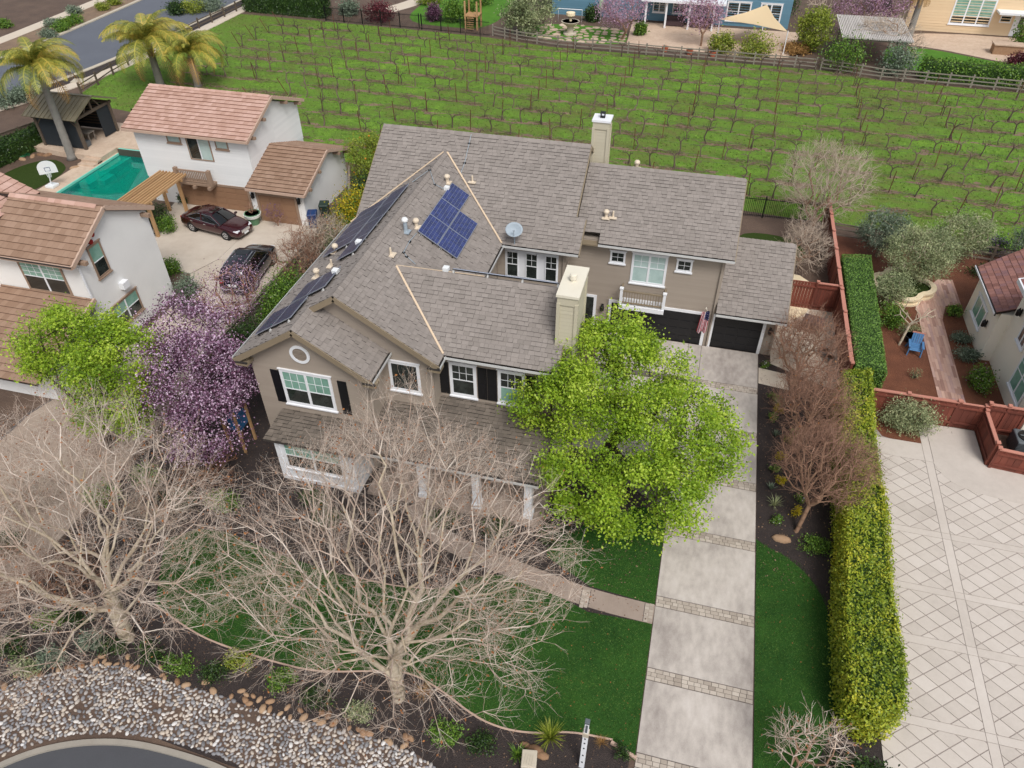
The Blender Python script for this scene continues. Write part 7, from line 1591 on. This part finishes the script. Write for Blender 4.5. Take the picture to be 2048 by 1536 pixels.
car('shiny maroon saloon car parked before the brown garage doors', (-30.66, 38.62, 0.03), math.radians(-9.9), 'maroon_car', 4.9, .93,
    [(2.46, .56, .66), (2.36, .69, .80), (2.0, .80, .90), (1.4, .90, .925), (.95, .96, .93), (0, .97, .93), (-1.0, .99, .93), (-1.65, 1.03, .92), (-2.1, 1.03, .89), (-2.38, .97, .80), (-2.46, .72, .74)],
    [(1.12, .96), (.75, 1.18), (.3, 1.40), (-.1, 1.45), (-.5, 1.45), (-.9, 1.40), (-1.35, 1.22), (-1.8, 1.04)], (1.45, -1.42), .335)
car('black sport utility car with bright roof rails parked along the board fence', (-25.6, 34.05, 0.03), math.radians(96.5), 'black_car', 4.85, .96,
    [(2.4, .62, .70), (2.32, .82, .84), (1.95, .98, .93), (1.4, 1.06, .955), (1.0, 1.1, .96), (0, 1.1, .96), (-1.0, 1.12, .96), (-1.8, 1.14, .95), (-2.2, 1.12, .92), (-2.38, 1.0, .86), (-2.44, .7, .8)],
    [(1.2, 1.08), (.8, 1.36), (.4, 1.66), (0, 1.75), (-.7, 1.78), (-1.4, 1.76), (-2.0, 1.69), (-2.24, 1.38), (-2.36, 1.1)], (1.45, -1.4), .38, name='parked_car', rails=True)
# ------------------------------------------------------------------ bins, pots, small things
def bin_(label, x, y, rz, mat):
    t = thing('wheelie_bin', label, 'bin', (x, y, .03), 'bins beside the garage', rz); mb = MB()
    mb.add([(-.25, -.3, .1), (.25, -.3, .1), (.25, .3, .1), (-.25, .3, .1), (-.31, -.37, 1.0), (.31, -.37, 1.0), (.31, .37, 1.0), (-.31, .37, 1.0)], [(0, 3, 2, 1), (0, 1, 5, 4), (1, 2, 6, 5), (2, 3, 7, 6), (3, 0, 4, 7)]); mb.build('body', mat, t, local=True)
    mb = MB(); mb.add([(-.34, -.4, 1.0), (.34, -.4, 1.0), (.34, .4, 1.0), (-.34, .4, 1.0), (-.3, -.34, 1.08), (.3, -.34, 1.08), (.3, .36, 1.12), (-.3, .36, 1.12)], [(0, 3, 2, 1), (4, 5, 6, 7), (0, 1, 5, 4), (1, 2, 6, 5), (2, 3, 7, 6), (3, 0, 4, 7)]); mb.build('lid', mat, t, local=True, bevel=.03)
    for s in (-1, 1): mb = MB(); mb.tube([(s*.24, .32, .12), (s*.31, .32, .12)], .12, 12); mb.build('wheel', 'tyre', t, local=True)
    mb = MB(); mb.tube([(-.28, .43, .98), (.28, .43, .98)], .02, 6); mb.build('handle', mat, t, local=True)
bin_('blue wheelie bin nearer the yellow shrub', -24.55, 40.6, .35, 'bin_blue'); bin_('dark green wheelie bin behind the blue one', -24.35, 42.0, .3, 'bin_green')
def pot(label, p, r, h, mat, rim=None):
    t = thing('planter_pot', label, 'plant pot', p, 'plant pots'); mb = MB(); mb.lathe(p, [(r*.7, 0), (r*.92, h*.7), (r*1.08, h*.8), (r*1.1, h), (r*.95, h), (r*.9, h*.85), (.02, h*.84)], 18); mb.build('pot', mat, t, smooth=False)
    return t
pot('green and white pot with dry plant by the garage pier', (-28.75, 40.0, .03), .5, .8, 'pot_green')
mb = MB(); mb.lathe((-28.75, 40.0, .6), [(.56, 0), (.6, .2), (.52, .22), (.02, .16)], 18); tag(mb.build('pot_liner', 'pot_white'), 'white rim of the pot by the garage pier', 'plant pot', 'plant pots')
bare_tree('dry brown plant standing in the green and white pot', (-28.75, 40.0), [(-28.75, 40.0, 1.25, .5, .5, .4)], 40, (-28.75, 40.0, .8), .03, 301, 'twig_red', 'twig_red', per=3, tl=.25, name='dry_plant', cat='plant', thr=.01)
bare_tree('leafless shrub with violet tips between garage door and bins', (-27.0, 40.1), [(-27.0, 40.0, .9, .7, .4, .6)], 50, (-27, 40.1, .2), .04, 302, 'twig_red', 'twig_red', per=3, tl=.3, name='bare_shrub', cat='shrub', thr=.012, petals=('petal_violet', 250, .06))
pot('terracotta pot on the far patio, left one', (-5.2, 84.6, 0), .34, .5, 'terracotta'); pot('terracotta pot on the far patio, middle one', (-2.6, 84.2, 0), .34, .5, 'terracotta'); pot('terracotta pot on the far patio, right one', (-.2, 84.1, 0), .34, .5, 'terracotta')
pot('small clay bowl at the end of the box hedge', (10.85, 33.4, 0), .24, .2, 'bowl_clay'); pot('black nursery pot behind the blue chair', (12.9, 36.9, 0), .32, .4, 'black_paint')
# basketball hoop
hb = (-46.0, 41.3, .06); t = thing('basketball_hoop', 'white portable basketball hoop at the pool side', 'basketball hoop', hb)
mb = MB(); mb.box(-46.5, -45.8, 40.95, 41.65, .06, .28); mb.build('base', 'white_plastic', t, bevel=.05); mb = MB(); mb.tube([(-46.2, 41.3, .2), (-46.0, 41.3, 1.1)], .045, 8); mb.build('pole', 'white_plastic', t)
mb = MB(); n = 14; V = []
for i in range(n+1): a = math.pi*i/n; V.append((.62*math.cos(a), .5*math.sin(a)+.25))
V += [(-.62, -.2), (.62, -.2)]; ca = math.radians(-50); q = [(-45.95+x*math.sin(ca)*1.0, 41.3+x*math.cos(ca)*-1.0, 1.35+z) for x, z in V]; k = len(q)
nrm = np.array([math.cos(ca), math.sin(ca), 0])*.025
mb.add([np.array(p)+nrm for p in q]+[np.array(p)-nrm for p in q], [tuple(range(k)), tuple(range(2*k-1, k-1, -1))]+[(i, k+i, k+(i+1) % k, (i+1) % k) for i in range(k)]); mb.build('backboard', 'white_plastic', t)
mb = MB()
for (x0, z0, x1, z1) in ((-.17, 0, .17, 0), (-.17, .26, .17, .26), (-.17, 0, -.17, .26), (.17, 0, .17, .26)):
    f = lambda x, z: np.array([-45.95+x*math.sin(ca), 41.3-x*math.cos(ca), 1.35+z])+nrm*1.6
    mb.beam(f(x0, z0), f(x1, z1), .02, .02)
mb.build('target_square', 'bin_blue', t)
mb = MB(); cc = np.array([-45.95, 41.3, 1.36])+nrm/.025*.3; mb.tube([cc+np.array([.2*math.cos(a), .2*math.sin(a), 0]) for a in np.linspace(0, 2*math.pi, 17)], .014, 6, False); mb.build('rim', 'white_plastic', t)
mb = MB()
for i in range(12): a = i*math.pi/6; mb.tube([cc+np.array([.2*math.cos(a), .2*math.sin(a), 0]), cc+np.array([.12*math.cos(a+.5), .12*math.sin(a+.5), -.38])], .006, 3); mb.tube([cc+np.array([.2*math.cos(a), .2*math.sin(a), 0]), cc+np.array([.12*math.cos(a-.5), .12*math.sin(a-.5), -.38])], .006, 3)
o = mb.build('net', 'white_plastic', t); o['kind'] = 'stuff'
# pool cover roll, hose
t = thing('pool_cover', 'white pool cover rolled over the far pool wall', 'pool cover', (-40.5, 47.9, .4)); mb = MB(); V = []; Fc = []; nx, ny = 14, 7
for i in range(nx+1):
    for j in range(ny+1):
        x = -42.9+i*5/nx; s = j/ny; V.append((x, 48.35-s*.75, .60+.12*math.sin(s*3.1)-(.55*s*s*(.6+.4*math.sin(i*1.7)))))
for i in range(nx):
    for j in range(ny): Fc.append((i*(ny+1)+j, (i+1)*(ny+1)+j, (i+1)*(ny+1)+j+1, i*(ny+1)+j+1))
mb.add(V, Fc).build('cloth', 'white_plastic', t, smooth=True); mb = MB(); mb.tube([(-43.2, 48.35, .58), (-37.9, 48.35, .58)], .13, 12); mb.build('roller', 'white_plastic', t)
mb = MB(); mb.tube([(-52.4+.45*math.cos(a)*(1-.01*i), 45.5+.45*math.sin(a), .05+.002*i) for i, a in enumerate(np.linspace(0, 18, 70))], .025, 6); tag(mb.build('garden_hose', 'hose_green'), 'coiled green hose by the fence hedge', 'hose')
for k, (x, y) in enumerate(((-51.2, 46.0), (-50.6, 46.1), (-51.6, 45.6), (-52.0, 44.9), (-46.9, 44.6))):
    o = bpy.data.objects.new('garden_rock', BMESH[k % 6]); COL.objects.link(o); o.location = (x, y, 0); o.scale = (.4, .34, .3); o.rotation_euler.z = k; tag(o, ['pale flat rock left of the terrace', 'pale flat rock against the terrace edge', 'pale rock by the putting green corner', 'pale rock beside the green hose', 'flat rock at the palm foot'][k], 'rock', 'rocks by the pool')
# side bed boulder, garden light posts
o = bpy.data.objects.new('garden_rock', BMESH[2]); COL.objects.link(o); o.location = (5.9, 21.25, 0); o.scale = (.42, .36, .34); tag(o, 'tan boulder at the tip of the side lawn', 'rock')
for k, (px, py) in enumerate(((1070, 1500), (1085, 1512), (1050, 1490))):
    o = bpy.data.objects.new('garden_rock', BMESH[k]); COL.objects.link(o); o.location = G(px, py); s = (.3, .24, .2)[k]; o.scale = (s, s*.9, s); tag(o, ['brown rock behind the pale stone block', 'reddish rock beside the pale stone block', 'brown rock left of the strappy plant'][k], 'rock', 'rocks in the front bed')
p = G(1058, 1530); t = thing('utility_box', 'pale ribbed concrete box at the bottom edge', 'utility box', (p[0], p[1], 0)); mb = MB(); mb.obox((p[0], p[1], .25), (.24, .04, 0), (-.04, .28, 0), (0, 0, .25)); mb.build('body', 'kerb', t, bevel=.03)
for k in range(4): mb = MB(); mb.obox((p[0]-.12+k*.08, p[1]-.05, .51), (.012, 0, 0), (0, .16, 0), (0, 0, .008)); mb.build('rib', 'kerb', t)
# white post in the front bed
px_, py_ = -.46, 10.35; t = thing('white_post', 'white square post with dark slots in the front bed', 'post', (px_, py_, 0))
mb = MB(); mb.box(px_-.085, px_+.085, py_-.085, py_+.085, 0, 2.3); mb.build('lower_post', 'white_paint', t, bevel=.01)
mb = MB(); mb.box(px_-.095, px_+.095, py_-.095, py_+.095, 2.2, 2.42); mb.build('sleeve', 'kerb', t)
mb = MB(); mb.box(px_-.065, px_+.065, py_-.065, py_+.065, 2.42, 3.0); mb.build('upper_post', 'white_paint', t, bevel=.01)
mb = MB(); mb.box(px_-.075, px_+.075, py_-.075, py_+.075, 3.0, 3.1); mb.build('cap', 'ac_grey', t, bevel=.01)
for z in (.4, .9, 1.4, 1.75, 2.05): mb = MB(); mb.box(px_-.025, px_+.025, py_-.09, py_-.083, z, z+.08); mb.build('slot', 'black_paint', t)
mb = MB(); mb.box(px_-.035, px_+.035, py_-.072, py_-.062, 2.47, 2.95); mb.build('sign_panel', 'ac_grey', t)
# quatrefoil planter
t = thing('quatrefoil_planter', 'pale moulded stone planter of lobed outline round the olive', 'planter', (13.1, 42.2, 0)); cx, cy = 13.1, 42.2
def quatre(R, r, n=14):
    pts = []
    for k in range(4):
        a0 = k*math.pi/2+math.pi/4*0; c = np.array([cx+R*math.cos(a0), cy+R*math.sin(a0)])
        for i in range(n): a = a0-1.35+2.7*i/(n-1); pts.append((c[0]+r*math.cos(a), c[1]+r*math.sin(a)))
    return pts
for nm, r0, r1, z0, z1 in (('plinth', 1.0, .72, 0, .12), ('wall', .92, .72, .12, .36), ('coping', 1.02, .70, .36, .48)):
    O_ = quatre(.85, r0); I_ = quatre(.85, r1); n = len(O_); mb = MB(); mb.add([(x, y, z0) for x, y in O_]+[(x, y, z1) for x, y in O_]+[(x, y, z0) for x, y in I_]+[(x, y, z1) for x, y in I_],
        [(i, (i+1) % n, n+(i+1) % n, n+i) for i in range(n)]+[(n+i, n+(i+1) % n, 3*n+(i+1) % n, 3*n+i) for i in range(n)]+[(2*n+(i+1) % n, 2*n+i, 3*n+i, 3*n+(i+1) % n) for i in range(n)]); mb.build(nm, 'lime_stone', t)
mb = MB(); mb.sheet(quatre(.85, .71), .3); mb.build('soil', 'turf', t)
# blue slatted chair
t = thing('garden_chair', 'blue slatted wooden garden chair facing the red fence', 'chair', (12.95, 35.9, 0), rz=-.12)
for i in range(5): y = -.28+i*.12; mb = MB(); mb.obox((0, y, .34+.02*i), (.28, 0, 0), (0, .05, .006), (0, 0, .012)); mb.build('seat_slat', 'chair_blue', t, local=True)
for i in range(5): x = -.22+i*.11; mb = MB(); mb.obox((x, .36, .66), (.046, 0, 0), (0, .012, -.004), (0, .09, .3)); mb.build('back_slat', 'chair_blue', t, local=True)
mb = MB(); mb.obox((0, .47, .98), (.32, 0, 0), (0, .03, 0), (0, 0, .03)); mb.build('top_rail', 'fence_red_top', t, local=True)
for s in (-1, 1):
    mb = MB(); mb.obox((s*.33, -.02, .56), (.055, 0, 0), (0, .36, 0), (0, 0, .014)); mb.build('armrest', 'chair_blue', t, local=True)
    mb = MB(); mb.beam((s*.32, -.36, 0), (s*.3, -.3, .55), .05, .08); mb.build('leg', 'chair_blue', t, local=True); mb = MB(); mb.beam((s*.38, .42, 0), (s*.3, .25, .5), .05, .08); mb.build('leg', 'chair_blue', t, local=True)
# side yard furniture
t = thing('garden_trolley', 'brown covered bench standing in the side yard', 'bench', (7.7, 36.6, 0), rz=-.25); mb = MB(); mb.box(-.55, .55, -.45, .45, .35, .75); mb.build('cover', 'furniture_dark', t, local=True, bevel=.05)
for x in (-.48, .48):
    for y in (-.38, .38): mb = MB(); mb.box(x-.04, x+.04, y-.04, y+.04, 0, .35); mb.build('leg', 'furniture_dark', t, local=True)
pot('pale blue-grey pot in the side yard', (8.2, 34.4, .01), .26, .4, 'ac_grey'); pot('grey pot against the red fence in the side yard', (8.5, 33.9, .01), .22, .36, 'ac_grey')
# air conditioner
t = thing('air_conditioner', 'dark grey air conditioner behind the low red fence', 'air conditioner', (16.7, 29.3, 0)); mb = MB(); mb.box(16.2, 17.2, 28.8, 29.8, 0, .85); mb.build('case', 'ac_grey', t, bevel=.05)
mb = MB(); mb.tube([(16.7, 29.3, .85), (16.7, 29.3, .9)], .4, 20); f = mb.build('fan_guard', 'black_metal', t)
for k in range(4): a = k*math.pi/2; mb = MB(); mb.obox((16.7+.18*math.cos(a), 29.3+.18*math.sin(a), .91), (.16*math.cos(a), .16*math.sin(a), 0), (-.05*math.sin(a), .05*math.cos(a), .01), (0, 0, .006)); mb.build('blade', 'ac_grey', f)
for k in range(9): mb = MB(); mb.box(16.19, 17.21, 28.79, 29.81, .1+k*.08, .115+k*.08); mb.build('louvre', 'black_metal', t)
# statue
sx_, sy_ = -19.3, 28.6; t = thing('garden_statue', 'amber wooden garden figure among the shrubs left of the house', 'statue', (sx_, sy_, 0)); mb = MB(); mb.lathe((sx_, sy_, 0), [(.3, 0), (.3, .5), (.2, .6), (.32, 1.0), (.36, 1.4), (.28, 1.7), (.12, 1.85), (.19, 2.0), (.2, 2.15), (.1, 2.3), (.01, 2.32)], 14); mb.build('figure', 'amber', t, smooth=True)
# play house glimpse
t = thing('playhouse', 'blue play structure half hidden beside the plum blossom', 'playhouse', (-18.6, 18.6, 0)); mb = MB(); mb.box(-18.7, -18.2, 20.4, 21.1, 1.2, 2.0); mb.build('panel', 'play_blue', t)
for x in (-18.85, -18.15):
    for y in (20.25, 21.15): mb = MB(); mb.box(x-.05, x+.05, y-.05, y+.05, 0, 2.5); mb.build('post', 'wood_tan', t)
# fountain, umbrella, goal and play set beyond the vineyard
fx_, fy_ = -16.2, 88.2; t = thing('stone_fountain', 'tiered stone fountain on the flagstone lawn', 'fountain', (fx_, fy_, 0)); mb = MB(); mb.lathe((fx_, fy_, 0), [(.75, 0), (.75, .15), (.4, .25), (.34, .8), (.5, .95)], 16); mb.build('pedestal', 'kerb', t); mb = MB(); mb.lathe((fx_, fy_, .9), [(.4, 0), (.95, .35), (1.05, .5), (.9, .5), (.3, .3)], 20); mb.build('basin', 'kerb', t); mb = MB(); mb.lathe((fx_, fy_, 1.2), [(.16, 0), (.14, .5), (.5, .8), (.5, 1.1), (.1, 1.2)], 14); mb.build('upper_bowl', 'lime_stone', t)
t = thing('closed_umbrella', 'closed pale green umbrella at the blue wall', 'umbrella', (-13.8, 94.6, 0)); mb = MB(); mb.tube([(-13.8, 94.6, 0), (-13.8, 94.6, 2.9)], .04, 8); mb.build('pole', 'white_paint', t); mb = MB(); mb.lathe((-13.8, 94.6, 1.2), [(.32, 0), (.28, .5), (.16, 1.4), (.03, 1.75)], 10); mb.build('canopy', 'umbrella_green', t)
t = thing('goal_frame', 'white metal goal frame on the flagstone lawn', 'goal', (-17.8, 92.2, 0)); mb = MB(); mb.tube([(-18.4, 92.2, 0), (-18.4, 92.2, 1.6), (-15.6, 92.2, 1.6), (-15.6, 92.2, 0)], .05, 6); mb.build('frame', 'white_paint', t)
t = thing('play_set', 'brown timber play set with ladder behind the iron fence', 'play set', (-27.4, 87.6, 0))
for x in (-28.2, -26.8):
    for y in (87.2, 88.8): mb = MB(); mb.box(x-.08, x+.08, y-.08, y+.08, 0, 3.0); mb.build('post', 'wood_tan', t)
mb = MB(); mb.box(-28.3, -26.7, 87.1, 88.9, 1.4, 1.5); mb.build('platform', 'wood_tan', t)
for i in range(6): mb = MB(); mb.box(-27.9, -27.1, 86.9-.08*(6-i)*.5, 87.0-.08*(6-i)*.5, .2+i*.22, .26+i*.22); mb.build('rung', 'wood_tan', t)
t = thing('stone_grill', 'stone built-in grill island on the beige house patio', 'grill', (29.2, 92.5, 0)); mb = MB(); mb.box(28.2, 31.0, 91.8, 93.0, 0, .9); mb.build('body', 'boulder', t); mb = MB(); mb.box(28.1, 31.1, 91.7, 93.1, .9, 1.0); mb.build('counter', 'deck_stone', t)
t = thing('outdoor_sofa', 'dark outdoor sofa under the blue house porch', 'sofa', (-5, 94.2, 0)); mb = MB(); mb.box(-6.2, -4.0, 94.0, 94.9, .1, .5); mb.build('seat', 'furniture_dark', t); mb = MB(); mb.box(-6.2, -4.0, 94.7, 94.95, .5, .95); mb.build('backrest', 'furniture_dark', t)
t = thing('outdoor_sofa', 'dark outdoor sofa beside the right porch posts', 'sofa', (-1.8, 94.2, 0)); mb = MB(); mb.box(-3.2, -.9, 94.0, 94.9, .1, .5); mb.build('seat', 'furniture_dark', t); mb = MB(); mb.box(-3.2, -.9, 94.7, 94.95, .5, .95); mb.build('backrest', 'furniture_dark', t)
# fallen leaves on the lawns and pruned canes along the vine rows
rng = np.random.default_rng(91); C = []
while len(C) < 500:
    p = (rng.uniform(-17, 8), rng.uniform(9, 21))
    if inside(p, LAWN) or (4.9 < p[0] < 7.2 and p[1] < 19): C.append((p[0], p[1], .025))
V, Fc = leaf_mesh(np.array(C), .05, rng, .7, 1.5); o = link('fallen_leaves', new_mesh('fallen_leaves', V, Fc, rng.random(len(C))), 'dry_leaf'); tag(o, 'scattered fallen leaves on the front lawns', None, None, 'stuff')
LIT = [[(-23, 8.2), (-22.6, 24), (-17, 24), (-16.8, 20.9), (-11.6, 19.3), (-3.9, 19.3), (-3.5, 24), (1.0, 24), (1.0, 9), (-3, 7.5)], [(-28, 9), (-22.5, 9), (-22.5, 24), (-28, 24)], [(4.95, 19), (8, 19), (8.6, 33), (4.95, 33)]]
C = scatter(LIT, 9000, -28, 9, 7, 33, rng); C = C[~inside_np(C[:, 0], C[:, 1], LAWN)]; C = np.concatenate([C, np.full((len(C), 1), .045)], 1)
V, Fc = leaf_mesh(C, .06, rng, .7, 1.5); o = link('leaf_litter', new_mesh('leaf_litter', V, Fc, rng.random(len(C))), 'litter'); tag(o, 'brown leaf litter over the mulch beds', None, None, 'stuff')
A = []; Bq = []
while len(A) < 15000:
    i = rng.integers(0, ROW_N); x = rng.uniform(-50, 45); y = row_y(i, x)+rng.normal()*.28
    if not inside((x, y), VIN) or math.sin(x*.9+i*2.1)+rng.normal()*.5 < -.1: continue
    a = rng.uniform(-.7, .7)+(math.pi if rng.random() < .5 else 0); l = rng.uniform(.2, .7); A.append((x, y, .03+.1*rng.random())); Bq.append((x+l*math.cos(a), y+l*math.sin(a), .03+.18*rng.random()))
A = np.array(A); Bq = np.array(Bq); V, Fc = frusta(A, Bq, np.full(len(A), .014), np.full(len(A), .008), 3); o = link('pruned_canes', new_mesh('pruned_canes', V, Fc, rng.random(len(A)).repeat(3)), 'twig_cane'); tag(o, 'brown pruned canes lying along the vine rows', None, None, 'stuff')

# ------------------------------------------------------------------ the vines that show, one object each
bpy.context.view_layer.update(); dg = bpy.context.evaluated_depsgraph_get(); eye = Vector((0, 0, CAM_H)); shown = []
for i, x, y in VINES:
    n = 0
    for z in (.3, .7, 1.1):
        d = Vector((x, y, z))-eye; L = d.length; h = SC.ray_cast(dg, eye, d.normalized(), distance=L-.3); n += (not h[0])
    if n: shown.append((i, x, y))
rows = {}
for i, x, y in shown: rows.setdefault(i, []).append((x, y))
tot = len(shown); rest = MB(); k = 0
order = sorted(shown, key=lambda a: a[2]); own = set(order[:300])
for i in sorted(rows):
    for j, (x, y) in enumerate(sorted(rows[i])):
        s = rv.uniform(.75, 1.25); rz = rv.uniform(-.4, .4)+(math.pi if rv.random() < .5 else 0); me = rv.choice(VM)
        if (i, x, y) in own:
            o = bpy.data.objects.new('grape_vine', me); COL.objects.link(o); o.location = (x, y, 0); o.rotation_euler = (rv.uniform(-.12, .12), rv.uniform(-.16, .16), rz); o.scale = (s, s, s*rv.uniform(.85, 1.15)); m = j+1
            w = '%d%s' % (m, 'th' if 10 < m % 100 < 14 else {1: 'st', 2: 'nd', 3: 'rd'}.get(m % 10, 'th'))
            tag(o, 'leafless grape vine, %s seen from the left, %s' % (w, WORDS[i]), 'grape vine', 'leafless grape vines of the vineyard')
        else:
            c, sn = math.cos(rz)*s, math.sin(rz)*s
            rest.add([(x+v.co.x*c-v.co.y*sn, y+v.co.x*sn+v.co.y*c, v.co.z*s) for v in me.vertices], [tuple(p.vertices) for p in me.polygons])
if rest.V: struct('vine_mass', rest, 'vine_wood', 'leafless grape vines of the farthest rows', 'stuff')
